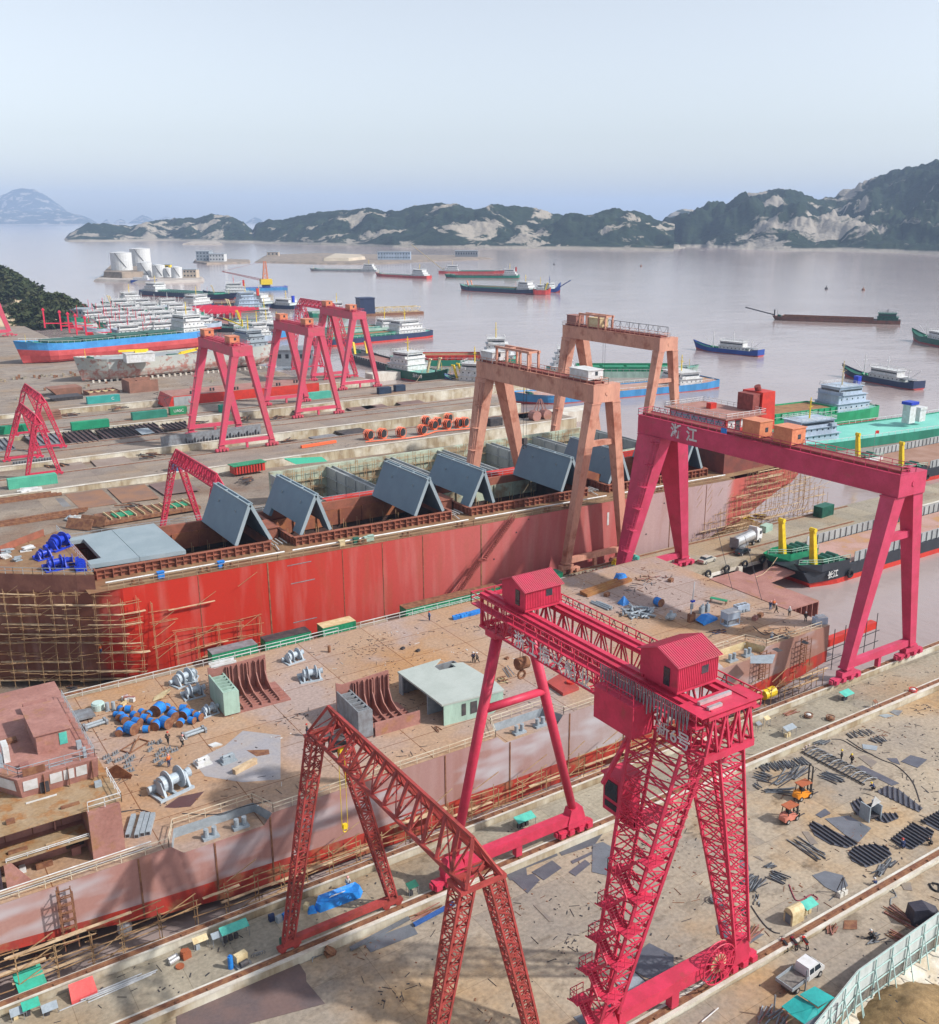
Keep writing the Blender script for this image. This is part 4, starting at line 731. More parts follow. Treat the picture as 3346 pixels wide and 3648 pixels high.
# upper left group
cargo('green hulled supply ship with white bridge near the fishing fleet',SA('a',835,955),SA('a',585,968),13,D=4.6,hm=DGREEN,sup=(.1,.55),tiers=3,posts=CREAM,sheer=2.4,bow=.25,th=3)
cargo('long navy and green cargo ship lying below the storage tanks',SA('a',830,884),SA('a',1340,915),17,D=4.5,hm=NAVY,sup=(.05,.2),tiers=3,coam=SEAGR,coh=2.,sheer=2,cargo_m=DGREEN)
cargo('navy ship with red radar balls and white bridge left of the yellow crane barge',SA('a',1440,900),SA('a',1170,905),15,D=5.5,hm=NAVY,sup=(.12,.55),tiers=3,posts=CREAM,funnel=REDP,mast=REDP,sheer=2.5,bow=.25,th=3)
cargo('small white bridged ship on the brown decked hull in the middle of the moored group',SA('a',1200,950),SA('a',890,985),14,D=3,hm=NAVY,sup=(.04,.4),tiers=3,dm=PINKD)
cargo('white and grey ship with twin pale yellow vents and an orange lifeboat',SA('B',400,330),SA('B',60,345),15,D=4,hm=DGREEN,sup=(.08,.6),tiers=4,sm=LBLUE,posts=CREAM,funnel=REDP,bow=.3,th=3)
cargo('black hulled ship with paired yellow frames and a red waterline',SA('B',470,455),SA('B',140,462),15,D=5.5,hm=BLKH,bm=REDP,sup=(.02,.3),tiers=3,posts=YELL,split=.5,text='顺达168',bow=.3)
cargo('blue workboat with lettered bow between two pink crane legs',SA('B',560,540),SA('B',330,520),13,D=4.5,hm=BLUEH,sup=(.05,.4),tiers=2,dm=DGREEN,text='宏远88',bow=.35,sheer=2)
cargo('pale ship with low white bridge right of the blue workboat cluster',SA('B',660,318),SA('B',380,300),13,D=3,hm=NAVY,sup=(.1,.5),tiers=2,funnel=BLUE)
cargo('navy craft with white bridge moored behind the orange cabined crane',SA('B',470,312),SA('B',230,290),12,D=3.4,hm=NAVY,sup=(.15,.6),tiers=3)
cargo('green ramp vessel squeezed among the hoses of the moored group',SA('B',250,480),SA('B',-60,400),14,D=2.6,hm=SEAGR,sup=(.03,.12),tiers=1,dm=DARK,coam=DARK,coh=1,name='deck_barge',cat='barge')
cargo('brown decked barge with dark sides beyond the red booms',SA('B',330,285),SA('B',-130,300),14,D=2.4,hm=BLKH,sup=(.02,.1),tiers=1,dm=RUST,coam=RUST,coh=1.2,cargo_m=BRND,name='deck_barge',cat='barge')
cargo('white topped ship seen between the middle and right pink cranes',SA('e',1300,360),SA('e',1000,370),13,D=3,hm=SEAGR,sup=(.05,.35),tiers=3,coam=PALEG)
cargo('pale blue hull with white bridge behind the leftmost box girder crane',SA('e',760,540),SA('e',480,560),13,D=4,hm=LBLUE,sup=(.1,.6),tiers=3)
cargo('dark hull with hoses on deck between the left and middle box girder cranes',SA('e',760,480),SA('e',330,470),14,D=3,hm=BLKH,dm=DGREEN,sup=(.02,.15),tiers=2,boom=(.5,12,3,6))
# crane barge
t=thing('crane_barge','blue pontoon carrying a yellow lattice crane tower','crane barge',SA('a',1510,858),R(-12)); mb=MB(); mb.bx(-24,24,-9,9,-1,2.6); mb.build('pontoon',BLUEH,t); mb=MB(); mb.rail([(-24,-9,2.6),(24,-9,2.6),(24,9,2.6)],1.5,4,.25); mb.build('railing',BLUE,t)
mb=MB(); mb.bx(-3,9,-5,5,6,11.5); mb.build('machinery_house',YELL,t); mb=MB(); mb.tube((3,0,2.6),(3,0,6),4.5,12); mb.build('slewing_base',NAVY,t); mb=MB(); mb.lattice([(0,-2.5,11.5),(5,-2.5,11.5),(5,2.5,11.5),(0,2.5,11.5)],[(2,-.8,30),(4,-.8,30),(4,.8,30),(2,.8,30)],6,.7,.4); mb.build('tower',ORANGE,t)
mb=MB(); mb.lattice([(-2,-1.5,10),(-2,1.5,10),(-2,1.5,12),(-2,-1.5,12)],[(-42,-.5,20),(-42,.5,20),(-42,.5,20.8),(-42,-.5,20.8)],12,.35,.22); mb.tube((3,0,30),(-42,0,20.5),.12,4); mb.build('boom',RUSTRED,t)
# fishing fleet hauled together, red posts
k=0
RP=mat('crimson_post_paint',(.6,.02,.06),rough=.5,world=False)
for row,(x0,y0,x1,y1,n) in enumerate(((1250,350,1050,200,5),(1080,380,860,200,6),(960,392,690,205,6),(830,400,560,250,6),(700,420,470,300,4))):
    for i in range(n):
        f=i/(n-1); x=x0+(x1-x0)*f; y=y0+(y1-y0)*f; p=at('d',x,y+18,-1); k+=1
        s=p+Vector((34,2,0)); b_=p+Vector((0,0,0))
        fishing(('white','pale blue','cream white','green')[(k+row)%4]+' hulled fishing boat, '+('first','second','third','fourth','fifth','sixth')[i]+' in the '+('first','second','third','fourth','fifth')[row]+' rank of the packed fleet',s,b_,hm=(WHITE,LBLUE,WHITE,SEAGR)[(k+row)%4],B=6.6,D=3.2,z=-.6,group='white fishing boats packed behind the blue ship',mastm_=(RP if row>2 else WHITE),bm=REDP)
for i,(x,y,h) in enumerate(((330,345,6),(450,365,6),(510,380,6),(565,395,6),(635,415,7))):
    p=at('d',x,y,-.6); t=thing('winch_post',('first','second','third','fourth','fifth')[i]+' crimson mooring post from the knoll, before the fishing fleet','post',p,0,'crimson posts before the fishing fleet'); mb=MB(); mb.bx(-.45,.45,-.45,.45,0,13); mb.bx(-.9,.9,-.9,.9,11.5,12.3); mb.build('post',RP,t); mb=MB(); mb.bar((0,0,3),(20,0,2),.6); mb.build('arm',RP,t)
for i in range(9):
    p=at('B',-150+i*46,372+i*3,WZ); t=thing('boom_arm',('first','second','third','fourth','fifth','sixth','seventh','eighth','ninth')[i]+' long crimson boom arm from the knoll, over the moored hulls','boom',p,R(-4),'crimson boom arms over the moored hulls'); mb=MB(); mb.lattice([(-17,-.7,5),(-17,.7,5),(-17,.7,6.2),(-17,-.7,6.2)],[(17,-.7,7),(17,.7,7),(17,.7,8.2),(17,-.7,8.2)],8,.4,.25); mb.build('arm',RP,t); mb=MB(); mb.bx(-1.2,1.2,-1.2,1.2,-.5,6); mb.build('pedestal',RP,t)
# blue ship on the slipway
Ps,Pb=at('d',1500,478,-.6),at('d',150,612,-.6)
cargo('blue ship with red bottom and green hatches standing on the slipway',Ps,Pb,18,D=9.5,dr=-.4,hm=mat('azure_hull',(.06,.28,.6),(.05,.22,.5),scale=.3,world=False,rough=.4),bm=mat('rose_bottom',(.55,.09,.09),(.45,.06,.06),scale=.2,world=False,rough=.5),dm=GREEN,sup=(.02,.16),tiers=3,hatch=DGREEN,text='恒盛',sheer=2.5,split=.62,bow=.13,z=-.6,th=3.2,funnel=WHITE,rake=.035)
Ps,Pb=at('d',1950,600,-.6),at('d',585,742,-.6)
cargo('patchy grey ship under repair on blocks in front of the blue ship',Ps,Pb,18,D=9.5,dr=-.6,hm=mat('patchy_grey_hull',(.42,.42,.38),(.36,.38,.36),scale=.2,world=False,rough=.8,col3=(.33,.2,.17),scale3=.5,lo3=.56,hi3=.6,stretch=(.5,1,1.5)),bm=mat('patchy_red_bottom',(.4,.38,.34),(.33,.14,.11),scale=.5,world=False,rough=.8),dm=GREYH,sup=(.03,.15),tiers=3,sheer=2,split=.45,bow=.13,z=-.6,sm=LGREY,rail=False,rake=.03)
t=thing('deck_house','white cabin block with yellow loader arm on the grey ship','deck house',at('d',1025,590,8),0); mb=MB(); mb.bx(-6.5,6,-3,3,0,3.8); mb.bx(-6.8,6.3,-3.3,3.3,3.803,4.1); mb.build('cabin',WHITE,t); mb=MB(); mb.bar((-9,0,5.2),(4,0,4.9),.9); mb.bx(-2,3,-1,1,4.1,5); mb.build('loader_arm',YELL,t)
t=thing('loader_arm','long yellow loader arm resting at the stern of the grey ship','crane arm',at('d',1320,530,9),0); mb=MB(); mb.bar((0,0,0),(16,4,2),1.2); mb.bar((0,0,0),(-3,0,-2.4),1); mb.build('arm',YELL,t); mb=MB(); mb.bx(-6,-1,-3,3,-3.5,-.3); mb.build('base',DGREEN,t)
# unfinished red barge under the middle crane
def flathull(label,x0,x1,y0,y1,z0,z1,m,dm,name='barge_hull',bm=None,zb=None):
    loc=((x0+x1)/2,(y0+y1)/2,z0); t=thing(name,label,'barge',loc,0); mb=MB(loc); mb.add([(x0+3,y0,z0),(x1,y0,z0),(x1,y1,z0),(x0+3,y1,z0),(x0,y0,z1),(x1,y0,z1),(x1,y1,z1),(x0,y1,z1),(x0-2,y0,z0+1),(x0-2,y1,z0+1)],[(0,1,5,4,8),(1,2,6,5),(2,3,9,7,6),(8,4,7,9),(3,0,8,9)]); mb.build('hull',m,t); mb=MB(loc); mb.add([(x0,y0,z1+.01),(x1,y0,z1+.01),(x1,y1,z1+.01),(x0,y1,z1+.01)],[(0,1,2,3)]); mb.build('deck',dm,t); return t,loc
a=at('E',200,212,-2.4); t,loc=flathull('bright red flat barge hull under construction beneath the box girder cranes',a.x,a.x+62,391,407,-2.4,3.2,REDP,PBROWN)
mb=MB(loc); mb.bx(a.x+.5,a.x+9,390.9,390.97,-1.5,2.9); mb.build('bow_plate',GREYH,t)
for i in range(6): mb=MB(loc); xx=a.x+8+i*9; mb.tube((xx,393+3*(i%2),3.2),(xx,393+3*(i%2),4.4),.4,7); mb.tube((xx+1.2,393+3*(i%2),3.2),(xx+1.2,393+3*(i%2),4.4),.4,7); mb.build('bollard',DARK,t)
mb=MB(loc); mb.lattice([(a.x-3,391.5,-2),(a.x-3,406,-2),(a.x-3,406,2.5),(a.x-3,391.5,2.5)],[(a.x-1,391.5,-2),(a.x-1,406,-2),(a.x-1,406,3),(a.x-1,391.5,3)],1,.2,.1); mb.build('bow_staging',DARK,t)
# ================================================================== BIG RED HULL
def xramp(name,stops,sc=.12,amp=9.,rough=.6,dirt=(.25,.1,.05)):
    m=bpy.data.materials.new(name); m.use_nodes=True; t=m.node_tree; N=t.nodes; L=t.links; b=N['Principled BSDF']; b.inputs['Roughness'].default_value=rough; b.inputs['Specular IOR Level'].default_value=.3
    g=N.new('ShaderNodeNewGeometry'); sp=N.new('ShaderNodeSeparateXYZ'); L.new(g.outputs[0],sp.inputs[0])
    def nz(s,st,d=6):
        mp=N.new('ShaderNodeMapping'); mp.inputs['Scale'].default_value=st; L.new(g.outputs[0],mp.inputs[0]); n=N.new('ShaderNodeTexNoise'); n.inputs['Scale'].default_value=s; n.inputs['Detail'].default_value=d; L.new(mp.outputs[0],n.inputs['Vector']); return n.outputs['Fac']
    ma=N.new('ShaderNodeMath'); ma.operation='MULTIPLY_ADD'; ma.inputs[1].default_value=amp; L.new(nz(sc,(1,1,.35)),ma.inputs[0]); L.new(sp.outputs[0],ma.inputs[2])
    mr=N.new('ShaderNodeMapRange'); mr.inputs['From Min'].default_value=0+amp*.5; mr.inputs['From Max'].default_value=200+amp*.5; L.new(ma.outputs[0],mr.inputs[0])
    r=N.new('ShaderNodeValToRGB'); L.new(mr.outputs[0],r.inputs[0]); e=r.color_ramp.elements
    while len(e)>1: e.remove(e[0])
    e[0].position=stops[0][0]/200; e[0].color=(*stops[0][1],1)
    for x,c in stops[1:]: q=e.new(x/200); q.color=(*c,1)
    def mix(f,a,bc,mode='MIX'):
        n=N.new('ShaderNodeMix'); n.data_type='RGBA'; n.blend_type=mode
        if isinstance(f,float): n.inputs[0].default_value=f
        else: L.new(f,n.inputs[0])
        L.new(a,n.inputs[6]); 
        if isinstance(bc,tuple): n.inputs[7].default_value=(*bc,1)
        else: L.new(bc,n.inputs[7])
        return n.outputs[2]
    def rg(f,a,c,o=1.):
        q=N.new('ShaderNodeMapRange'); q.inputs['From Min'].default_value=a; q.inputs['From Max'].default_value=c; q.inputs['To Max'].default_value=o; L.new(f,q.inputs[0]); return q.outputs[0]
    c=mix(rg(nz(.5,(1,1,.12)),.5,.78,.22),r.outputs[0],(.55,.4,.36)); c=mix(rg(nz(.35,(1.2,1,.2)),.55,.8,.45),c,dirt); c=mix(rg(nz(3,(1,1,1)),.3,.7,.12),c,(.1,.03,.02)); L.new(c,b.inputs['Base Color']); return m
HULLM=xramp('aged_red_hull_paint',[(14,(.17,.065,.04)),(31,(.2,.075,.05)),(32.5,(.45,.022,.01)),(60,(.43,.024,.012)),(80,(.44,.055,.045)),(97,(.46,.10,.09)),(118,(.46,.125,.12)),(139,(.42,.10,.09)),(141,(.38,.25,.24)),(170,(.39,.29,.29)),(171.5,(.48,.11,.09)),(196,(.42,.09,.07))])
DECKM=mat('brown_deck_steel',(.27,.165,.085),(.2,.115,.06),scale=.25,rough=.8,col3=(.22,.1,.05),scale3=.15,fine=.15)
COAM=mat('rusty_coaming_primer',(.30,.10,.06),(.22,.08,.05),scale=.5,rough=.75,world=False)
HOLDM=mat('hold_wall_primer',(.33,.12,.05),(.22,.07,.04),scale=.3,rough=.8,world=False)
COVER=mat('slate_blue_cover_paint',(.13,.2,.255),(.11,.17,.225),scale=.2,rough=.5,world=False,fine=.05)
COVERL=mat('pale_cover_paint',(.27,.33,.36),(.23,.29,.32),scale=.2,rough=.5,world=False,fine=.05)
def zd(X): return 14.5-.016*X+(max(0,X-165)/30)**2*.9
BC=(104,171,0); big=thing('bulk_carrier','huge red bulk carrier hull under construction with folded hatch covers and scaffolded ends','ship',BC)
def hb(X,z):
    D=zd(X); k=(z-(D-16.8))/16.8
    h=15.5
    s=(X-13.4)/(19+5*(1-k)); 
    if s<1: h*=max(0,s)**(.85 if k>.5 else 1.0)
    zl=interp([(0,-30),(155,-30),(160,-3),(167,-1.5),(181,3.2),(190,7),(196,9.5)],X)
    if z<zl: h*=max(.05,1-((zl-z)/9)**.8)
    if k<.06: h*=.93
    return h
Xs=[13.5,14.5,16,18,20,22.5,25,28,31,34]+list(range(40,156,6))+[158,162,166,170,174,178,182,186,189,192,194.5]
ks=[0,.06,.15,.25,.35,.45,.55,.65,.75,.85,.93,1]
mb=MB(BC)
for sg in (-1,1):
    vs=[];fs=[];K=len(ks)
    for X in Xs:
        for k in ks:
            z=zd(X)-16.8*(1-k); vs.append((X,171+sg*hb(X,z),z))
    for i in range(len(Xs)-1):
        for j in range(K-1):
            q_=(i*K+j,(i+1)*K+j,(i+1)*K+j+1,i*K+j+1); fs.append(q_ if sg<0 else q_[::-1])
    mb.add(vs,fs)
X=Xs[-1]; mb.add([(X,171+sg*hb(X,zd(X)-16.8*(1-k)),zd(X)-16.8*(1-k)) for sg in (-1,1) for k in ks],[(j,j+1,len(ks)+j+1,len(ks)+j) for j in range(len(ks)-1)])
mb.build('hull',HULLM,big)
# weld seams and draught marks
for X,w_ in ((46,.1),(58,.22),(72,.1),(80,.12),(88.5,.14),(101.6,.3),(152,.2),(163,.15)):
    mb=MB(BC); mb.bx(X-w_/2,X+w_/2,155.44,155.52,zd(X)-15.5,zd(X)-.1); mb.build('weld_seam',RUST,big)
for X,z,wd in ((61.5,12.2,4.5),(62,8.8,4.5),(62,1.5,4.5)):
    mb=MB(BC); mb.bx(X,X+wd,155.45,155.52,z,z+.14); mb.build('draught_mark',GREY,big)
mb=MB(BC); mb.bx(133.6,134.1,155.44,155.52,7.2,10.); mb.build('white_mark',WHITE,big)
for (X,z) in ((106,11),(105,8.6),(104.6,5.2),(110,9.8),(150,9.5),(156,9),(145,3.2),(113,12)): mb=MB(BC); mb.tube((X,155.4,z),(X,155.52,z),.16,8); mb.build('hull_vent',DARK,big)
# decks
def dstrip(mb,x0,x1,y0,y1,dz=0):
    n=max(1,int((x1-x0)/6))
    for i in range(n):
        a=x0+(x1-x0)*i/n;b_=x0+(x1-x0)*(i+1)/n; mb.add([(a,y0,zd(a)+dz),(b_,y0,zd(b_)+dz),(b_,y1,zd(b_)+dz),(a,y1,zd(a)+dz)],[(0,1,2,3)])
HX=[(31.6,61.),(65.8,98.4),(103.2,133.),(139.,169.)]; HY=(162.,180.2)
mb=MB(BC); dstrip(mb,29,172,155.6,HY[0]); dstrip(mb,29,172,HY[1],186.4); e=[29]+[v for h in HX for v in h]+[172]
for a,b_ in zip(e[::2],e[1::2]): dstrip(mb,a,b_,*HY)
dstrip(mb,172,194.4,157.5,184.5); mb.build('main_deck',DECKM,big)
# forecastle
pts=[(x,171-hb(x,zd(x))) for x in Xs if x<=30]+[(30.4,157.2)]+[(30.4,184.8)]+[(x,171+hb(x,zd(x))) for x in reversed(Xs) if x<=30]
mb=MB(BC); mb.prism(pts,13.6,16.4); mb.build('forecastle',mat('brown_bow_plating',(.2,.085,.06),(.15,.06,.045),scale=.5,rough=.8,world=False),big)
mb=MB(BC); mb.prism([(x+.12,171+(y-171)*.985) for x,y in pts],16.403,16.45); mb.build('forecastle_deck',DECKM,big)
mb=MB(BC)
fp=[(x,y) for x,y in pts if y>171 and x<30]
for (x0,y0),(x1,y1) in zip(fp,fp[1:]): mb.bar((x0,y0,17.),(x1,y1,17.),.12,1.2); mb.bar((x0,y0-.1,16.4),(x0,y0-1,17.6-1.1),.12,.1)
mb.build('bow_bulwark',COAM,big)
mb=MB(BC); fq=[(x,y,16.45) for x,y in pts if y<171]+[(30.4,157.3,16.45),(30.4,184.7,16.45)]; mb.rail(fq[3:],1.1,1.6,.06); mb.build('forecastle_railing',LGREY,big)
# holds, coamings
for i,(a,b_) in enumerate(HX):
    z0=zd((a+b_)/2); wm_=(HOLDM,HOLDM,MINT,HOLDM)[i]
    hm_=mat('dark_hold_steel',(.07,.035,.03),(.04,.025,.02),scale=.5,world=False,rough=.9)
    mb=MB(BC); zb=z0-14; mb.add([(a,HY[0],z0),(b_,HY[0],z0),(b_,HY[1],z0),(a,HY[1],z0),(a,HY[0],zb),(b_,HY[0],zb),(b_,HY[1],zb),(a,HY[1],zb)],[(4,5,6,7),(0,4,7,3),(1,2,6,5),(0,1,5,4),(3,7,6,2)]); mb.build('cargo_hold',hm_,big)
    mb=MB(BC); mb.bx(a+.1,b_-.1,HY[1]-.25,HY[1]-.02,z0-3.2,z0-.05); 
    for x in range(int(a)+3,int(b_),5): mb.bx(x,x+.25,HY[1]-.6,HY[1]-.25,z0-3.2,z0-.05)
    mb.build('hold_top_plating',wm_,big)
    ct=z0+1.55
    def cz(x): return zd(x)
    for (p_,q_,nm) in (((a,HY[0]),(b_,HY[0]),0),((a,HY[1]),(b_,HY[1]),1),((a,HY[0]),(a,HY[1]),2),((b_,HY[0]),(b_,HY[1]),3)):
        mb=MB(BC)
        if nm<2:
            y=p_[1]; s=-1 if nm==0 else 1; mb.hexa([Vector((a-.3,y-.1,cz(a))),Vector((b_+.3,y-.1,cz(b_))),Vector((b_+.3,y+.1,cz(b_))),Vector((a-.3,y+.1,cz(a)))],[Vector((a-.3,y-.1,cz(a)+1.6)),Vector((b_+.3,y-.1,cz(b_)+1.6)),Vector((b_+.3,y+.1,cz(b_)+1.6)),Vector((a-.3,y+.1,cz(a)+1.6))])
            mb.bar((a-.3,y+s*.25,cz(a)+1.65),(b_+.3,y+s*.25,cz(b_)+1.65),.7,.12); mb.bar((a-.3,y+s*.3,cz(a)+.85),(b_+.3,y+s*.3,cz(b_)+.85),.4,.12)
            n=int((b_-a)/1.25)
            for j in range(n+1): x=a+(b_-a)*j/n; mb.bx(x-.06,x+.06,*sorted((y+s*.12,y+s*(.5 if j%2 else .75))),cz(x)+.003,cz(x)+1.58)
        else:
            x=p_[0]; s=-1 if nm==2 else 1; mb.bx(x-.1,x+.1,HY[0]+.12,HY[1]-.12,cz(x),cz(x)+1.6); mb.bx(*sorted((x,x+s*.6)),HY[0]+.2,HY[1]-.2,cz(x)+1.603,cz(x)+1.7)
            for j in range(12): y=HY[0]+.8+j*1.5; mb.bx(*sorted((x+s*.11,x+s*.5)),y-.06,y+.06,cz(x)+.003,cz(x)+1.58)
        mb.build('hatch_coaming',COAM,big)
    mb=MB(BC)
    if i!=3:
        for lv in range(3):
            z=z0-3.6-lv*2.; mb.bar((a+3,178,z),(b_-3,178,z),.09); mb.bar((a+3,177,z),(b_-3,177,z),.09)
        for x in range(int(a)+3,int(b_)-2,3): mb.bar((x,178,z0-12),(x,178,z0-1.6),.09); mb.bar((x,177,z0-12),(x,177,z0-2),.09)
        o=mb.build('hold_staging',BAMB,None); o.location=BC; tag(o,('staging poles inside the first open hold by the flat grey cover','staging poles inside the second open hold','staging poles inside the pale green walled hold')[i],'scaffolding')
# hatch covers: one long flat pair over the first hold, six folded pairs
PZ=zd(40)+1.75
mb=MB((38.5,171,PZ)); mb.prism([(31,163),(38.7,162.3),(38.7,180.6),(30.9,179.6),(31.2,177.8),(33.3,177.7),(33.4,165.5),(31.2,165.4)],PZ,PZ+.7); hc=thing('hatch_cover','flat pale grey hatch cover pair closed over the first hold','hatch cover',(38.5,171,PZ)); mb.build('cover_panel',COVERL,hc)
mb=MB((38.5,171,PZ)); mb.prism([(38.78,162.3),(46.2,161.7),(46.2,180.4),(38.78,180.6)],PZ,PZ+.7); mb.build('cover_panel',COVERL,hc)
CV=[('nearest the flat cover, first folded pair from the bow',54.9,61.9,58.2,0),('notched below, second folded pair from the bow',67.,73.4,70.6,1),('third from the bow, over the second hold',90.7,97.6,94.2,0),('with a notched edge, just left of the nearer salmon crane',103.2,109.6,107.,1),('seen through the legs of the nearer salmon crane',126.4,132.9,129.4,0),('with a hook hanging before it and a notched edge',139.5,146.,143.,1),('partly hidden by the magenta crane leg, nearest the stern',162.2,168.6,165.5,0)]
for l,xa,xb,xr,notch in CV:
    zb_=zd(xr)+1.75; zt_=zb_+6.9; t=thing('hatch_cover','folded slate blue hatch cover '+l,'hatch cover',(xr,171,zb_),0,'folded hatch covers on the red hull')
    Y0_,Y1_=162.6,180.2
    for xbm,xtp,s,nn in ((xa,xr-.35,-1,notch),(xb,xr+.35,1,notch)):
        dx=xtp-xbm; nrm=Vector((s*(zt_-zb_),0,-abs(0)))
        d=Vector((xtp-xbm,0,zt_-zb_)); nv=Vector((d.z,0,-d.x)).normalized()*(1 if s>0 else -1); th=nv*-.62
        def P_(y,f): return Vector((xbm,y,zb_))+d*f
        poly=[P_(Y0_,0),P_(Y0_+3,0),P_(Y0_+3,.2),P_(Y1_-3,.2),P_(Y1_-3,0),P_(Y1_,0),P_(Y1_,1),P_(Y0_,1)] if nn else [P_(Y0_,0),P_(Y1_,0),P_(Y1_,1),P_(Y0_,1)]
        mb=MB((xr,171,zb_)); mb.extr(poly,th); o=mb.build('cover_panel',COVER,t)
        mb=MB((xr,171,zb_)); mb.extr([P_(Y0_-.012,0),P_(Y0_-.012,1),P_(Y0_-.012,1)+th,P_(Y0_-.012,0)+th],(0,-.12,0)); mb.build('end_plate',COVERL,o)
        for yy in (Y0_+4.,Y1_-5): 
            if s<0: mb=MB((xr,171,zb_)); mb.ringt(P_(yy,.7)+nv*.08,.22,.06,nv,8,4); mb.build('lifting_eye',LGREY,o)
    mb=MB((xr,171,zb_))
    for yy in (Y0_+.3,Y0_+6,Y1_-6,Y1_-.3): mb.bx(xr-.5,xr+.5,yy-.15,yy+.15,zt_-.35,zt_+.1)
    mb.bx(xr-.55,xr-.3,Y0_,Y1_,zt_-.05,zt_+.14); mb.bx(xr+.3,xr+.55,Y0_,Y1_,zt_-.05,zt_+.14); mb.build('hinge_bar',COVERL,t)
# deck fittings
mb=MB(BC); 
for a,b_ in ((32,62),(63.5,100),(101.5,135),(137,171)): mb.tube((a,157.6,zd(a)+.7),(b_,157.6,zd(b_)+.7),.14,6)
mb.build('deck_pipe',WHITE,big)
mb=MB(BC); mb.rail([(x,155.75,zd(x)) for x in (32,60,100,140,172)],1.1,2.4,.06); mb.build('deck_railing',mat('tan_rail',(.35,.26,.17),(.3,.2,.12),world=False),big)
mb=MB(BC); mb.rail([(x,186.2,zd(x)) for x in (32,60,100,140,172)],1.1,3,.06); mb.build('deck_railing',LGREY,big)
for x in (36,47,51,76,85,97,118,123,149):
    mb=MB(BC); mb.tube((x,156.6,zd(x)),(x,156.6,zd(x)+.8),.3,9); mb.tube((x+1.1,156.6,zd(x)),(x+1.1,156.6,zd(x)+.8),.3,9); mb.bx(x-.5,x+1.6,156.2,157.,zd(x)+.003,zd(x)+.12); mb.build('bollard',RUST,big)
for x,y,zf in ((101,171,0),(136.2,171,0),(63.5,171,0)):
    mb=MB(BC); z=zd(x); mb.bx(x-1.3,x+1.3,y-3.5,y+1.5,z,z+2.2); mb.bx(x-1.6,x+1.6,y-3.8,y+1.8,z+2.203,z+2.35); mb.build('mast_house',COAM,big)
    mb=MB(BC)
    for k in range(4): mb.path([(x-1.2+k*.8,163,z+.35),(x-1.2+k*.8,166.5,z+.35)],.12,5)
    mb.path([(x-1.5,160,z+.3),(x-1,163,z+.4)],.12,5); mb.build('pipe_bundle',WHITE,big)
for x,mm,l in ((40.5,SKYBL,'small blue gas box on the walkway of the red hull, nearest the bow'),(50.5,SKYBL,'small blue gas box on the walkway of the red hull, second from the bow'),(75.5,DGREEN,'dark green welding set on the red hull side deck'),(78.5,PALEG,'pale green canopy frame on the red hull side deck'),(72.7,CREAM,'cream welding cabinet on the red hull side deck')):
    mb=MB((x,157.2,zd(x))); mb.bx(x-.5-(.9 if mm is PALEG else 0),x+.5,156.7,157.4,zd(x)+.12,zd(x)+1.1); mb.bx(x-.6,x+.6,156.6,157.5,zd(x)+1.103,zd(x)+1.18); 
    for k in (-.4,.4): mb.bx(x+k-.08,x+k+.08,156.8,157.3,zd(x),zd(x)+.117)
    one('deck_box',mb,mm,l,'box')
# accommodation and funnel at the stern
mb=MB(BC); mb.bx(173,190,160,182,11.8,19.8); mb.build('accommodation_block',mat('oxide_block',(.2,.055,.04),(.14,.045,.035),scale=.4,world=False,rough=.8),big)
mb=MB(BC); mb.bx(174.5,186.5,161.5,180.5,19.803,24.6); o=mb.build('wheelhouse',REDP,big)
mb=MB(BC); mb.bx(173.4,187.2,160.6,181.4,24.603,24.9); mb.build('roof',PBROWN,o); mb=MB(BC); mb.rail([(173.5,160.7,24.9),(187,160.7,24.9),(187,181.3,24.9),(173.5,181.3,24.9),(173.5,160.7,24.9)],1.1,2,.07); mb.build('railing',WHITE,o)
mb=MB(BC); mb.bx(174.42,174.49,162,180,22.3,24.1); mb.build('window_band',mat('blue_grey_film',(.22,.3,.38),rough=.4,world=False),o)
for x0,x1 in ((175,177.3),(179.4,182.6)): mb=MB(BC); mb.bx(x0,x1,161.42,161.49,22.2,24.1); mb.build('window',WHITE,o)
mb=MB(BC); mb.bx(177.6,179.1,161.43,161.49,20.4,24.); mb.build('door',DARK,o)
mb=MB(BC); mb.extr([(188.5,163.5,19.8),(193.8,163.5,19.8),(193.2,163.5,29.3),(188.8,163.5,29.3)],(0,6.5,0)); mb.build('funnel',REDP,big); mb=MB(BC); mb.tube((190,166,29.3),(189.4,166,30.6),.8,10); mb.bx(186,188.4,164,169,24.9,29); mb.build('exhaust_casing',RUSTRED,big)
mb=MB(BC); mb.bx(180,182,172,173.5,24.9,26.3); mb.build('roof_box',REDP,big)
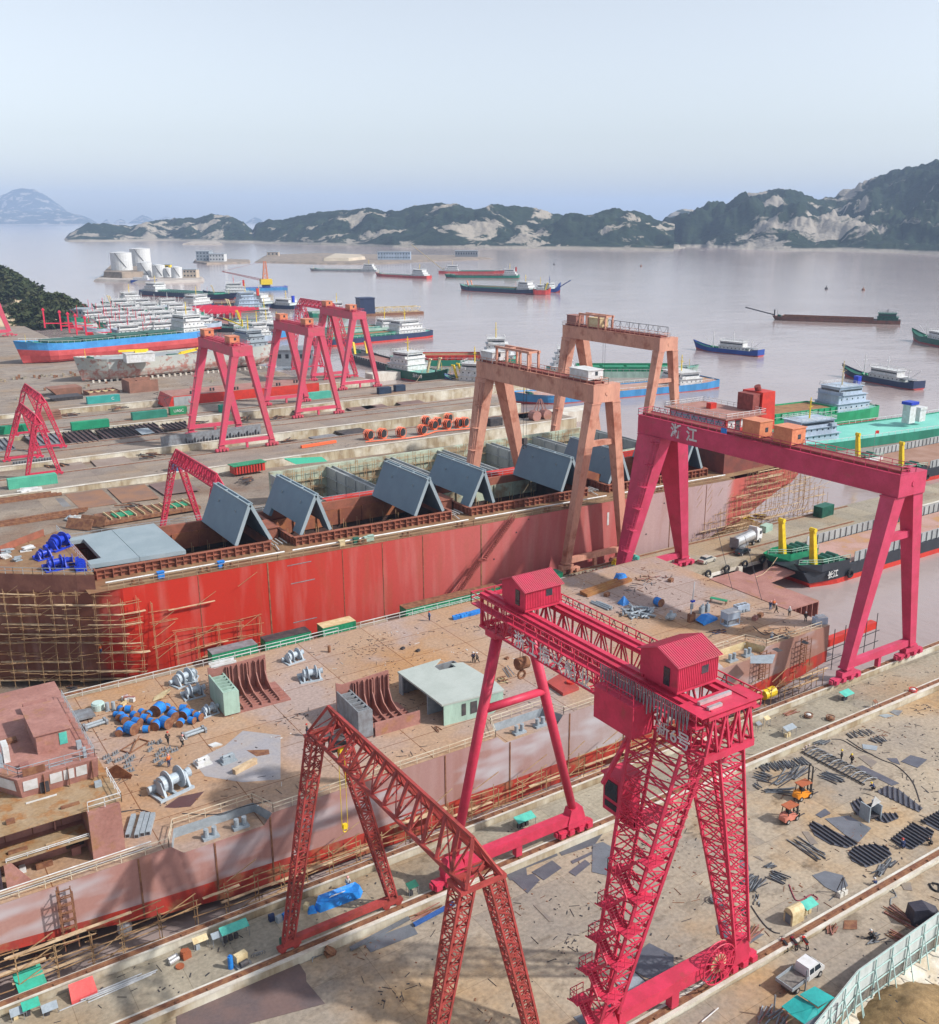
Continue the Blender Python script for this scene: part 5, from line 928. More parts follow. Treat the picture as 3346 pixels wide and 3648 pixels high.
# scaffolds --------------------------------------------------------
def scaffold(name,label,fn,x0,x1,zlo,zhi,dx,dz,off=1.0,planks=60,seed=1,wid=.065,stag=True):
    rnd=random.Random(seed); mb=MB(); X=x0; xs=[]
    while X<x1: xs.append(X); X+=dx*rnd.uniform(.8,1.2)
    def pt(X,z,o): return Vector((X,171-fn(X,min(z,zd(X)))-o,z)) if fn else Vector((X,93.6-(o-.6),z))
    for X in xs:
        zt=zhi(X) if callable(zhi) else zhi; zb=zlo(X) if callable(zlo) else zlo
        for o in ((.35,off+.5) if stag else (off,)):
            n=5
            for i in range(n): a=zb+(zt-zb)*i/n; b_=zb+(zt-zb)*(i+1)/n; mb.bar(pt(X,a,o),pt(X,b_,o),wid,cap=False)
    z=(zlo(x0) if callable(zlo) else zlo)+.9; rows=[]
    while True:
        zt=max(zhi(X) if callable(zhi) else zhi for X in xs)
        if z>zt: break
        zo=rnd.uniform(-.3,.3); ph=rnd.uniform(0,6)
        for o in (.35,off+.5):
            for Xa,Xb in zip(xs,xs[1:]):
                if z<=(zhi(Xa) if callable(zhi) else zhi)+.5 and z>=(zlo(Xa) if callable(zlo) else zlo) and rnd.random()<.72: mb.bar(pt(Xa,z+zo+.35*math.sin(Xa*.25+ph),o)-Vector((.5,0,0)),pt(Xb,z+zo+.35*math.sin(Xb*.25+ph)+rnd.uniform(-.15,.15),o)+Vector((.5,0,0)),wid,cap=False)
        for Xa,Xb in zip(xs[::2],xs[1::2]):
            if z<=(zhi(Xa) if callable(zhi) else zhi): mb.bar(pt(Xa,z,.35),pt(Xa,z,off+.5),wid)
            if rnd.random()<.35: mb.bar(pt(Xa,z,off+.5),pt(Xb,z+dz,off+.5),wid,cap=False)
        rows.append(z); z+=dz
    t=thing(name,label,'scaffolding',(0,0,0)); mb.build('bamboo_frame',BAMB,t)
    for i in range(planks):
        z=rnd.choice(rows); X=rnd.uniform(x0,x1-5); Lp=rnd.uniform(3,9); zt=zhi(X) if callable(zhi) else zhi; zb=zlo(X) if callable(zlo) else zlo
        if z>zt+.3 or z<zb: continue
        mb=MB(); n=3; o=rnd.uniform(.6,off+.2)
        for j in range(n): a=X+Lp*j/n; b_=X+Lp*(j+1)/n; mb.bar(pt(a,z+.1,o),pt(min(b_,x1),z+.1+rnd.uniform(-.03,.03),o),.38,.07)
        mb.build('plank',WOOD,t)
    return t
scaffold('bow_scaffold','bamboo scaffold with pale planks curving round the brown bow of the red hull',hb,14.4,37,-3.4,lambda X:14. if X<31 else 12.5,2.0,1.75,planks=46,seed=3)
scaffold('side_scaffold','low bamboo scaffold against the bright red side near the bow',hb,38,58,-3.4,lambda X:11. if X<41 else 4.6,3.2,1.9,planks=12,seed=5,off=.6)
scaffold('stern_scaffold','dense bamboo scaffold around the stern of the red hull',lambda X,z:15.5 if z>0 else 14.5,158,197,lambda X:-3.4,lambda X:max(0,min(13,(X-158)*.55)) if X<176 else 13,1.7,1.7,planks=70,seed=9,off=1.6)
t=scaffold('stern_scaffold','bamboo staging tower standing off the transom of the red hull',lambda X,z:13,196.5,208,-4,lambda X:10-(X-196)*.6,1.8,1.8,planks=12,seed=11,off=1.2)
scaffold('dock_scaffold','pole scaffold along the red waterline of the low deck ship',None,0,128,lambda X:-4.1,lambda X:.4+max(0,(22-X)*.08),3.4,1.5,planks=40,seed=21,off=1.0,wid=.08)
# gangway
t=thing('gangway','long rust red gangway slanting down the side of the red hull','gangway',(100,154,0)); mb=MB((100,154,0)); A_=Vector((108.6,155.0,13.2)); B_=Vector((93.,152.6,.2)); M_=A_.lerp(B_,.52)
for p_,q_ in ((A_,M_+Vector((.5,0,.2))),(M_+Vector((-.5,0,-.2)),B_)):
    for s in (0,-.9): mb.bar(p_+Vector((0,s,0)),q_+Vector((0,s,0)),.14,.3); mb.bar(p_+Vector((0,s,1)),q_+Vector((0,s,1)),.08)
    for j in range(22): r_=p_.lerp(q_,(j+.5)/22); mb.box(r_-Vector((0,.45,0)),(.3,.8,.06)); mb.bar(r_,r_+Vector((0,0,1)),.06,cap=False); mb.bar(r_-Vector((0,.9,0)),r_+Vector((.3,-.9,1)),.06,cap=False)
mb.build('ladder',RUSTRED,t); mb=MB((100,154,0)); mb.box(M_-Vector((0,.45,.15)),(1.6,1.2,.1)); mb.build('landing',RUSTRED,t)
# winches on the forecastle: bright blue
def winch(label,loc,rz,m,s=1.,group=None,name='mooring_winch',double=False):
    t=thing(name,label,'winch',loc,rz,group)
    mb=MB(); mb.bx(-1.9,1.9,-1.2,-.95,0,.25); mb.bx(-1.9,1.9,.95,1.2,0,.25)
    for x in (-1.7,0,1.7): mb.bx(x-.15,x+.15,-.945,.945,.003,.22)
    mb.build('base_frame',m,t)
    mb=MB(); mb.tube((-.35,-.0,1.3),(1.0,0,1.3),.55,16); mb.build('drum',m,t)
    for x in (-.42,1.0): mb=MB(); mb.tube((x-.06,0,1.3),(x+.06,0,1.3),1.15,20); mb.build('drum_flange',m,t)
    for x in (-1.15,1.55): mb=MB(); mb.add([(x-.12,-1,.25),(x-.12,1,.25),(x-.12,.3,1.6),(x-.12,-.3,1.6),(x+.12,-1,.25),(x+.12,1,.25),(x+.12,.3,1.6),(x+.12,-.3,1.6)],[(0,1,2,3),(7,6,5,4),(0,4,5,1),(1,5,6,2),(2,6,7,3),(3,7,4,0)]); mb.build('bearing_stand',m,t)
    mb=MB(); mb.tube((-1.1,.1,1.15),(-.55,.1,1.15),.85,14); mb.bx(-1.05,-.6,.5,1.4,.3,1.2); mb.build('gearbox',m,t)
    mb=MB(); mb.tube((1.7,0,1.3),(2.15,0,1.3),.4,12,.52); mb.build('warping_head',m,t)
    mb=MB(); mb.tube((-1.2,.9,.7),(-2.,.9,.7),.32,10); mb.build('motor',m,t)
    t.scale=(s,s,s); return t
w1=winch('bright blue windlass on the forecastle, largest and farthest of the blue winches',(28.6,174.2,16.47),R(35),BLUE,1.35,'bright blue winches on the forecastle')
dup(w1,(25.4,170,16.47),R(20),'bright blue winch in the middle of the forecastle beside white pipes',sc=.9)
dup(w1,(26.,163.4,16.47),R(5),'bright blue double winch nearest the bow scaffold',sc=1.15); dup(w1,(27.9,163.8,16.47),R(-10),'bright blue winch drum right of the double one on the forecastle',sc=1.0); dup(w1,(29.3,161.,16.47),R(80),'small bright blue winch by the forecastle ladder rail',sc=.85)
rnd=random.Random(4)
for i,(x,y,s,l) in enumerate(((21,176.5,1.3,'grey crate stack near the bow tip of the red hull'),(24.,176,1.6,'pale steel chute lying on the forecastle'),(21.5,171.3,1.,'white bundle of sheets on the forecastle by the rail'),(20.2,173.6,1.2,'grey ladder bundle leaning at the bow edge'))):
    mb=MB((x,y,16.46)); 
    for j in range(4): mb.box((x+rnd.uniform(-.5,.5),y+rnd.uniform(-.4,.4),16.56+j*.22),(s*1.4,s*.7,.2),rz=rnd.uniform(-.3,.6))
    one('deck_bundle',mb,(LGREY,WHITE)[i%2],l,'bundle')
# ---------------------------------------------------------------- hull section under construction beyond the red hull
DS=(140,215,0); t=thing('hull_section','pale green and grey open hull compartments being built behind the hatch covers','hull section',DS)
FX=(88,190); YB,YF=197.2,231.
mb=MB(DS); mb.bx(FX[0],FX[1],YF-1.2,YF,-1.5,9.6); mb.build('far_shell',MINT,t)
mb=MB(DS); mb.bx(FX[0],FX[1],YB,YB+2.2,-3.2,10.); mb.build('near_shell',MINT,t); mb=MB(DS); mb.bx(FX[0],FX[1]-35,YB-.1,YB+2.3,10.003,10.15); mb.bx(FX[0],FX[1],YB-.15,YB-.05,8.6,10.15); mb.build('red_stringer',REDP,t)
mb=MB(DS); mb.bx(FX[0],FX[1],YB+2.3,YF-1.3,-3.2,-1.2); mb.build('bottom_tank',mat('dark_mint',(.16,.17,.13),(.1,.1,.08),world=False),t)
for x in (FX[0],103,120,136,152,168,188):
    mb=MB(DS); mb.bx(x,x+.3,YB+2.21,YF-1.21,-1.2,9.2); mb.bx(x+1.7,x+2,YB+2.21,YF-1.21,-1.2,9.2); mb.bx(x+.31,x+1.69,YB+2.25,YF-1.25,8.6,8.75); 
    for k in range(5): y=YB+5+k*5.4; mb.bx(x-.25,x-.01,y,y+.25,-1.2,9.1)
    for z in (1.5,4.,6.6): mb.bx(x-.45,x-.01,YB+2.3,YF-1.3,z,z+.15)
    mb.build('transverse_bulkhead',GREYH,t)
for x0,x1 in zip((FX[0],103,120,136,152,168),(103,120,136,152,168,188)):
    mb=MB(DS)
    for z in (1.2,3.8,6.4): mb.bx(x0+2.1,x1-.6,YF-1.6,YF-1.21,z,z+.12)
    mb.build('side_stringer',MINT,t)
    mb=MB(DS)
    for k in range(5):
        for y in (YF-2.2,YF-3.4): mb.bar((x0+3+k*2.4,y,-1),(x0+3+k*2.4,y,9.5+.4*(k%3)),.1)
    for z in (1,3,5,7,9): mb.bar((x0+2.5,YF-2.2,z),(x1-1.5,YF-2.2,z),.09); mb.bar((x0+2.5,YF-3.4,z),(x1-1.5,YF-3.4,z),.09)
    mb.build('staging',BAMB,t)
# ---------------------------------------------------------------- low deck ship in front
NS=(60,116,0); ns=thing('deck_ship','low broad deck ship under construction with rusty tan deck and pinkish side','ship',NS)
ZDK=6.2
NDECK=mat('rust_stained_deck_primer',(.37,.25,.17),(.37,.205,.095),scale=.09,lo=.42,hi=.62,rough=.8,col3=(.34,.265,.24),scale3=.045,lo3=.48,hi3=.6,fine=.26,finescale=2.4)
tt=NDECK.node_tree; bb_=tt.nodes['Principled BSDF']; s_=bb_.inputs['Base Color'].links[0].from_socket; ge=tt.nodes.new('ShaderNodeNewGeometry'); br=tt.nodes.new('ShaderNodeTexBrick'); br.offset=0; br.inputs['Brick Width'].default_value=11; br.inputs['Row Height'].default_value=7.2; br.inputs['Mortar Size'].default_value=.06; br.inputs['Scale'].default_value=1; br.inputs['Color1'].default_value=(.95,.93,.9,1); br.inputs['Color2'].default_value=(1.05,1.04,1.03,1); br.inputs['Mortar'].default_value=(.5,.32,.2,1); tt.links.new(ge.outputs[0],br.inputs[0]); mx=tt.nodes.new('ShaderNodeMix'); mx.data_type='RGBA'; mx.blend_type='MULTIPLY'; mx.inputs[0].default_value=1; tt.links.new(s_,mx.inputs[6]); tt.links.new(br.outputs[0],mx.inputs[7]); tt.links.new(mx.outputs[2],bb_.inputs['Base Color'])
TOPS=xramp('pinkish_topside_primer',[(0,(.37,.2,.165)),(12,(.37,.2,.17)),(28,(.36,.18,.155)),(50,(.35,.21,.19)),(60,(.35,.2,.185)),(80,(.37,.29,.28)),(95,(.38,.31,.3)),(110,(.34,.19,.15)),(130,(.31,.16,.12))],sc=.15,amp=14)
tt=TOPS.node_tree; bb_=tt.nodes['Principled BSDF']; s_=bb_.inputs['Base Color'].links[0].from_socket; ge=tt.nodes.new('ShaderNodeNewGeometry'); mp=tt.nodes.new('ShaderNodeMapping'); mp.inputs['Scale'].default_value=(.5,1,1.3); nn_=tt.nodes.new('ShaderNodeTexNoise'); nn_.inputs['Scale'].default_value=.28; nn_.inputs['Detail'].default_value=2; tt.links.new(ge.outputs[0],mp.inputs[0]); tt.links.new(mp.outputs[0],nn_.inputs[0]); mr=tt.nodes.new('ShaderNodeMapRange'); mr.inputs['From Min'].default_value=.52; mr.inputs['From Max'].default_value=.72; mr.inputs['To Max'].default_value=.75; tt.links.new(nn_.outputs[0],mr.inputs[0]); mx=tt.nodes.new('ShaderNodeMix'); mx.data_type='RGBA'; mx.inputs[7].default_value=(.46,.46,.49,1); tt.links.new(mr.outputs[0],mx.inputs[0]); tt.links.new(s_,mx.inputs[6]); tt.links.new(mx.outputs[2],bb_.inputs['Base Color'])
r1a,r1b=at('m',1180,1290,5.6).x,at('m',1790,1190,6.2).x; r2a,r2b=at('o',730,1050,6).x,at('o',1110,960,6).x; r3a,r3b=at('p',985,800,6).x,at('p',1220,710,6).x
REC=[(r1a,r1b),(r2a,r2b),(r3a,r3b)]
topl=[(-12,ZDK)]
for a,b_ in REC: topl+=[(a-1.2,ZDK),(a,5.),(b_,5.),(b_+1.,ZDK)]
topl+=[(130,ZDK)]
mid=[(-12,1.9),(6,1.8),(14,1.0),(25,.3),(45,-.6),(91,-1.0),(112,.3),(130,1.8)]
bot=[(-12,1.0),(6,.8),(12,.1),(22,-1.7),(36,-3.4),(60,-3.9),(100,-3.9),(115,-2.8),(130,-.2)]
xs_=sorted(set([p[0] for p in topl+mid+bot]+[-6,2,18,32,52,68,76,84,104,120,126]))
def band(up,dn,y0,y1,m,nm):
    for yy,sg in ((y0,1),(y1,-1)):
        mb=MB(NS)
        for a,b_ in zip(xs_,xs_[1:]): mb.add([(a,yy,interp(dn,a)),(b_,yy,interp(dn,b_)),(b_,yy,interp(up,b_)),(a,yy,interp(up,a))],[(0,1,2,3) if sg>0 else (3,2,1,0)])
        yield mb
for mb in band(topl,mid,95,137,TOPS,''): mb.build('topside_plating',TOPS,ns)
for mb in band(mid,bot,95,137,REDP,''): mb.build('boot_topping',mat('worn_boot_red',(.42,.035,.02),(.3,.04,.03),scale=.6,rough=.7,world=False,col3=(.3,.12,.06),scale3=.5,stretch=(1,1,.3)),ns)
mb=MB(NS); 
for a,b_ in zip(xs_,xs_[1:]): mb.add([(a,95,interp(bot,a)),(a,137,interp(bot,a)),(b_,137,interp(bot,b_)),(b_,95,interp(bot,b_))],[(0,1,2,3)])
mb.add([(130,95,-.2),(130,137,-.2),(130,137,ZDK),(130,95,ZDK)],[(0,1,2,3)]); mb.build('bottom_plating',BROWN,ns)
pts=[(-12,95.02)]
for a,b_ in REC: pts+=[(a-1.2,95.02),(a,98.2),(b_,98.2),(b_+1,95.02)]
pts+=[(130,95.02),(130,137),(-12,137)]
mb=MB(NS); mb.add([(x,y,ZDK) for x,y in pts],[tuple(range(len(pts)))]); mb.build('main_deck',NDECK,ns)
for i,(a,b_) in enumerate(REC):
    mb=MB(NS); mb.add([(a-1.2,95,5),(b_+1,95,5),(b_,98.2,5),(a,98.2,5)],[(0,1,2,3)]); mb.build('recess_floor',NDECK,ns)
    mb=MB(NS); mb.add([(a,98.2,5),(b_,98.2,5),(b_,98.2,ZDK),(a,98.2,ZDK)],[(0,1,2,3)]); mb.add([(a-1.2,95,5),(a,98.2,5),(a,98.2,ZDK),(a-1.2,95,ZDK)],[(0,1,2,3)]); mb.add([(b_+1,95,5),(b_,98.2,5),(b_,98.2,ZDK),(b_+1,95,ZDK)],[(3,2,1,0)]); mb.build('recess_wall',LGREY if i<2 else CREAM,ns)
    for x in ((a+b_)/2-1.2,(a+b_)/2+2.2):
        mb=MB(NS); mb.bx(x-.9,x+.9,95.6,96.6,5.003,5.25); mb.tube((x-.45,96.1,5.25),(x-.45,96.1,6.2),.28,10); mb.tube((x+.45,96.1,5.25),(x+.45,96.1,6.2),.28,10); mb.build('bitts',LGREY,ns)
for k_,x,y in (('q',430,700),('q',1030,600),('q',1580,430),('o',345,1300),('o',770,1250),('o',1160,1100),('o',1522,950),('r',345,300),('r',545,200)):
    X=atY(k_,x,y,95).x; mb=MB(NS); zt_=interp(topl,X); mb.bx(X-.09,X+.09,94.93,94.99,interp(bot,X)+.3,zt_-.1); mb.build('weld_seam',RUST,ns)
mb=MB(NS); prev=-11.5
for a,b_ in REC+[(129.5,0)]:
    mb.rail([(prev,95.15,ZDK),(a-1.4,95.15,ZDK)],1.05,2.4,.06); 
    if b_: mb.rail([(a-1.4,95.15,ZDK),(a,98.4,ZDK),(b_,98.4,ZDK),(b_+1.2,95.15,ZDK)],1.05,1.8,.06)
    prev=b_+1.2
mb.build('deck_railing',mat('cream_rail',(.6,.54,.42),(.5,.4,.28),scale=.5,world=False),ns)
mb=MB(NS); mb.rail([(-11,136.8,ZDK),(62,136.8,ZDK)],1.05,2.4,.06); mb.rail([(66,136.8,ZDK),(90,136.8,ZDK)],1.05,2.4,.06); mb.build('deck_railing',WHITE,ns)
mb=MB(NS)
for z_ in (.0,.3,.6): mb.tube((-11,95.9,ZDK+.25+z_),(21,95.9,ZDK+.25+z_),.07,5)
mb.build('side_pipes',WHITE,ns)
for i,(k_,x,y) in enumerate((('p',1110,840),('p',1380,740))):
    X=atY(k_,x,y,94.5).x; mb=MB((X,94.4,0)); zt_=ZDK-.2
    for s in (0,1.5): mb.bar((X+s,94.4,1.2),(X+s,94.4,zt_),.1); mb.bar((X+s,93.6,1.2),(X+s,93.6,zt_),.08)
    for j in range(6): z=1.6+j*.85; mb.bar((X,94.4,z),(X+1.5,94.4,z),.1); mb.bar((X,93.6,z),(X+1.5,93.6,z),.08); mb.bar((X,94.4,z),(X,93.6,z),.08)
    one('ladder_tower',mb,RUST,('rusty ladder tower against the brown side below the grey sheet','rusty ladder tower against the brown side farthest right')[i],'ladder')
X=atY('q',470,750,94.6).x; mb=MB((X,94.3,0))
for s in (-.6,.7): 
    for y in (94.5,93.5): mb.bar((X+s,y,-.5),(X+s,y,6),.11)
for j in range(7): z=.3+j*.9; mb.bar((X-.6,94.5,z),(X+.7,94.5,z),.1); mb.bar((X-.6,93.5,z),(X+.7,93.5,z),.1); mb.bar((X-.6,94.5,z),(X-.6,93.5,z),.08); mb.bar((X+.7,94.5,z),(X+.7,93.5,z),.08)
one('ladder_tower',mb,RUST,'rusty scaffold ladder on the pinkish side at lower left','ladder')
# superstructure
S1,S2=PBROWN,mat('tan_deck_paint',(.33,.24,.15),(.29,.19,.1),scale=.4,rough=.8,world=False,col3=(.3,.14,.05),scale3=.5,fine=.22)
t=ns; NSl=NS
def box(x0,x1,y0,y1,z0,z1,m,nm,par=ns,o=NS): mb=MB(o); mb.bx(x0,x1,y0,y1,z0,z1); return mb.build(nm,m,par)
su=thing('deckhouse','pinkish brown unfinished deckhouse with white covered windows on the low deck ship','deckhouse',(12,110,ZDK)); SO=(12,110,ZDK)
def sb(x0,x1,y0,y1,z0,z1,m,nm,par=su): mb=MB(SO); mb.bx(x0,x1,y0,y1,z0,z1); return mb.build(nm,m,par)
tier1=sb(6.9,18.6,100.2,128,ZDK,9.,S1,'lower_tier'); sb(6.9,15.3,97.2,100.19,8.85,9.0,S2,'side_deck')
sb(15.4,18.6,97.,100.19,ZDK,9.,S1,'side_block'); tier2=sb(7.2,15.39,101.,128,9.003,11.8,S1,'middle_tier'); sb(15.4,18.6,97.,103,9.003,11.8,S1,'side_block')
sb(6.6,18.9,97.6,128.4,11.803,11.95,S2,'bridge_deck')
mb=MB(SO); mb.add([(7.2,97.1,ZDK),(7.4,97.1,ZDK),(9.5,97.1,ZDK),(7.4,97.1,9.),(7.2,97.1,9.)],[(0,1,2,3,4)]); mb.extr([(7.2,97.05,ZDK),(9.6,97.05,ZDK),(7.9,97.05,9.),(7.2,97.05,9.)],(0,-.1,0)); mb.build('side_screen',S1,su)
sb(6.7,6.89,97.2,128,ZDK,11.8,mat('dark_plum_plate',(.05,.035,.05),(.04,.03,.04),world=False),'forward_plate')
for y in (99,103,107): mb=MB(SO); mb.bx(6.6,6.69,y,y+1,7.2,8); mb.build('porthole_cover',LGREY,su)
wh=MB(SO); wh.add([(8.2,107,11.95),(10.4,103.6,11.95),(18,103.6,11.95),(18,125,11.95),(8.2,125,11.95),(7.5,107.3,14.4),(10.1,103.1,14.4),(18.1,103.1,14.4),(18.1,125.5,14.4),(7.5,125.5,14.4)],[(4,3,2,1,0),(5,6,7,8,9),(0,1,6,5),(1,2,7,6),(2,3,8,7),(3,4,9,8),(4,0,5,9)]); W=wh.build('wheelhouse',S1,su)
def fwin(x0,x1,m,nm='window'):
    mb=MB(SO); f0=(12.75-11.95)/2.45; f1=(14.-11.95)/2.45; mb.extr([(x0,103.6-.5*f0-.02,12.75),(x1,103.6-.5*f0-.02,12.75),(x1,103.6-.5*f1-.02,14.),(x0,103.6-.5*f1-.02,14.)],(0,-.04,0)); mb.build(nm,m,W)
for x0,x1 in ((10.6,12.),(13.2,14.4),(14.55,15.6),(15.8,16.9)): fwin(x0,x1,WHITE)
mb=MB(SO); mb.bx(12.15,13.05,103.33,103.45,12.0,14.); mb.build('doorway',DARK,W)
mb=MB(SO); a_,b_=Vector((8.2,107,12.8)),Vector((10.4,103.6,12.8)); n_=Vector((-.84,-.54,0)); c_,d_=Vector((7.7,107.2,14.1)),Vector((10.15,103.25,14.1)); mb.extr([a_.lerp(b_,.1)+n_*.25,a_.lerp(b_,.9)+n_*.25,c_.lerp(d_,.9)+n_*.08,c_.lerp(d_,.1)+n_*.08],n_*.05); mb.build('window',WHITE,W)
mb=MB(SO); mb.rail([(8,107.6,14.4),(10.3,103.5,14.4),(17.9,103.5,14.4),(17.9,120,14.4)],1.1,1.5,.05); mb.build('roof_railing',LGREY,su)
sb(12.9,16.4,107.4,115,14.403,16.6,S1,'roof_house'); sb(15.2,16.,107.33,107.39,14.9,16.3,TEAL,'green_door'); sb(12.7,16.6,107.2,115.2,16.603,16.7,S1,'roof_house_top')
sb(10.7,12.9,103.25,103.37,14.5,15.3,RUST,'name_board')
sb(9.6,10.2,107.4,109.1,14.403,16.3,WHITE,'white_locker'); sb(8.9,9.4,106.6,107.9,14.403,15.7,LGREY,'grey_locker')
mb=MB(SO); mb.rail([(15.5,97.1,11.95),(18.8,97.1,11.95),(18.8,103,11.95)],1.1,1.4,.06); mb.rail([(7.5,97.3,9),(15.3,97.3,9)],.4,2,.06); mb.build('side_railing',WHITE,su)
sb(9.7,10.5,100.93,100.99,10,10.9,WHITE,'window'); sb(11.6,12.6,100.93,100.99,9.8,11.2,DARK,'doorway'); sb(12.6,12.75,100.3,100.99,9.1,11.5,S1,'door_leaf')
sb(13.4,15.2,100.13,100.19,6.6,8.4,DARK,'lower_opening')
for x,y in ((14,110),(17,104)): sb(x-.15,x+.15,y-.15,y+.15,14.403,15.6,LGREY,'vent_post')

for i,(x,y,z,dx,dy,dz,m) in enumerate(((14.5,103.9,14.42,2.4,.12,.1,LGREY),(11.2,105.4,14.42,.9,.7,.5,BROWN),(16.9,106.3,14.42,.5,.5,.9,LGREY),(10.9,112,14.42,1.3,.9,.35,RUST),(8.9,112.6,14.42,.7,.7,1.1,LGREY),(17.2,113.6,14.42,.4,1.6,.5,BROWN),(14.7,118.5,14.42,2.6,1.4,.9,BROWN),(9.3,118,14.42,1.6,1.1,.6,LGREY),(14.2,99.2,11.96,1.8,.3,.25,RUST),(8.6,99.4,11.96,.8,.5,.4,RUST),(12,102.2,11.96,3.,.14,.12,WHITE),(17.5,101.5,11.96,.7,.5,.6,LGREY),(8.8,98.7,9.01,1.8,.4,.25,RUST),(12.4,98.2,9.01,2.2,.16,.12,WOOD),(11,98.9,6.21,1.6,.5,.5,RUST),(9,99.2,6.21,.6,.5,.7,WHITE),(14.2,99.4,6.21,.9,.6,.9,BROWN))):
    sb(x-dx/2,x+dx/2,y-dy/2,y+dy/2,z,z+dz,m,('vent_box','locker','pipe_run')[i%3])
for x in (8.,10.6,13.4,16.2,18.3): mb=MB(SO); mb.bx(x-.05,x+.05,100.94,100.99,9.05,11.7); mb.build('wall_seam',RUST,su)
for x in (12.6,15.0,17.4): mb=MB(SO); mb.bx(x-.03,x+.03,103.,103.35,12.05,14.3); mb.build('wall_seam',RUST,su)
# ================================================================== THINGS ON THE DECK AND IN THE YARD
rnd=random.Random(12)
Z6=ZDK
def IA(d):   # a direction read off the picture, as a heading on the ground
    d=R(d); return YAW-PI/2+math.atan2(math.sin(d)/.52,math.cos(d))
def part(t,name,m,f,smooth=False): mb=MB(); f(mb); return mb.build(name,m,t,smooth=smooth)
def plate(label,k,pts,z,m,th=.05,name='steel_plate',cat='steel plate',group=None,ribs=None,rm=None):
    P_=[at(k,x,y,z) for x,y in pts]; c=sum(P_,Vector())/len(P_); mb=MB(c); mb.prism([(p.x,p.y) for p in P_],z+.004,z+th)
    if not ribs: return one(name,mb,m,label,cat,group=group)
    t=thing(name,label,cat,c,0,group); mb.build('plate',m,t)
    ang,sp,h=ribs; u=Vector((math.cos(ang),math.sin(ang))); v=Vector((-u.y,u.x)); pr=[(p.x-c.x,p.y-c.y) for p in P_]
    lo=min(p[0]*v.x+p[1]*v.y for p in pr); hi=max(p[0]*v.x+p[1]*v.y for p in pr); q=lo+sp*.5
    while q<hi:
        xsn=[]
        for a,b_ in zip(pr,pr[1:]+pr[:1]):
            da=a[0]*v.x+a[1]*v.y-q; db=b_[0]*v.x+b_[1]*v.y-q
            if da*db<0: f=da/(da-db); xsn.append((a[0]+(b_[0]-a[0])*f)*u.x+(a[1]+(b_[1]-a[1])*f)*u.y)
        if len(xsn)>=2:
            a,b_=min(xsn),max(xsn); mb=MB(); mb.bar((u.x*a+v.x*q,u.y*a+v.y*q,th+h/2),(u.x*b_+v.x*q,u.y*b_+v.y*q,th+h/2),.09,h); mb.build('stiffener',rm or DARK,t)
        q+=sp
    return t
def heap(label,k,x,y,z,n,L,w,sx,sy,rot,m,cat='steel section',name='section_pile',jit=.25,pname='bar',round_=False,lay=.16,group=None):
    c=at(k,x,y,z); t=thing(name,label,cat,c,rot,group)
    for i in range(n):
        px=rnd.uniform(-sx,sx); py=(i/(max(1,n-1))-.5)*2*sy if n>1 else 0; a=rnd.gauss(0,jit); l=L*rnd.uniform(.7,1.1); zz=w/2+lay*(i%3); d=Vector((math.cos(a)*l/2,math.sin(a)*l/2,rnd.uniform(-.04,.04))); p_=Vector((px,py,zz)); mb=MB()
        if round_: mb.tube(p_-d,p_+d,w/2,7)
        else: mb.bar(p_-d,p_+d,w,w*rnd.uniform(.6,1.2))
        mb.build(pname,m if not isinstance(m,(list,tuple)) else m[i%len(m)],t)
    return t
# ---- containers
def container(label,p,L,m,rz=0,roof=None,z=None,W=2.44,Hh=2.6,ends=None,letter=None):
    t=thing('shipping_container',label,'container',p,rz)
    def body(mb):
        mb.bx(0,L,0,W,.02,Hh)
        for i in range(int(L/.6)): mb.bx(.3+i*.6,.5+i*.6,-.05,-.001,.2,Hh-.2)
        for x in (0,L): mb.bx(x-.08,x+.08,-.07,-.052,0.02,Hh)
    part(t,'body',m,body); part(t,'roof',roof or m,lambda mb: mb.bx(-.04,L+.04,-.06,W+.04,Hh+.003,Hh+.07))
    part(t,'end_door',ends or m,lambda mb:(mb.bx(-.07,-.004,.1,W/2-.03,.15,Hh-.1),mb.bx(-.07,-.004,W/2+.03,W-.1,.15,Hh-.1)))
    if letter: lettering(letter[0],letter[1],WHITE,t,MX((1,0,0),(0,0,1),(L*letter[2],-.09,Hh*.55)))
    return t
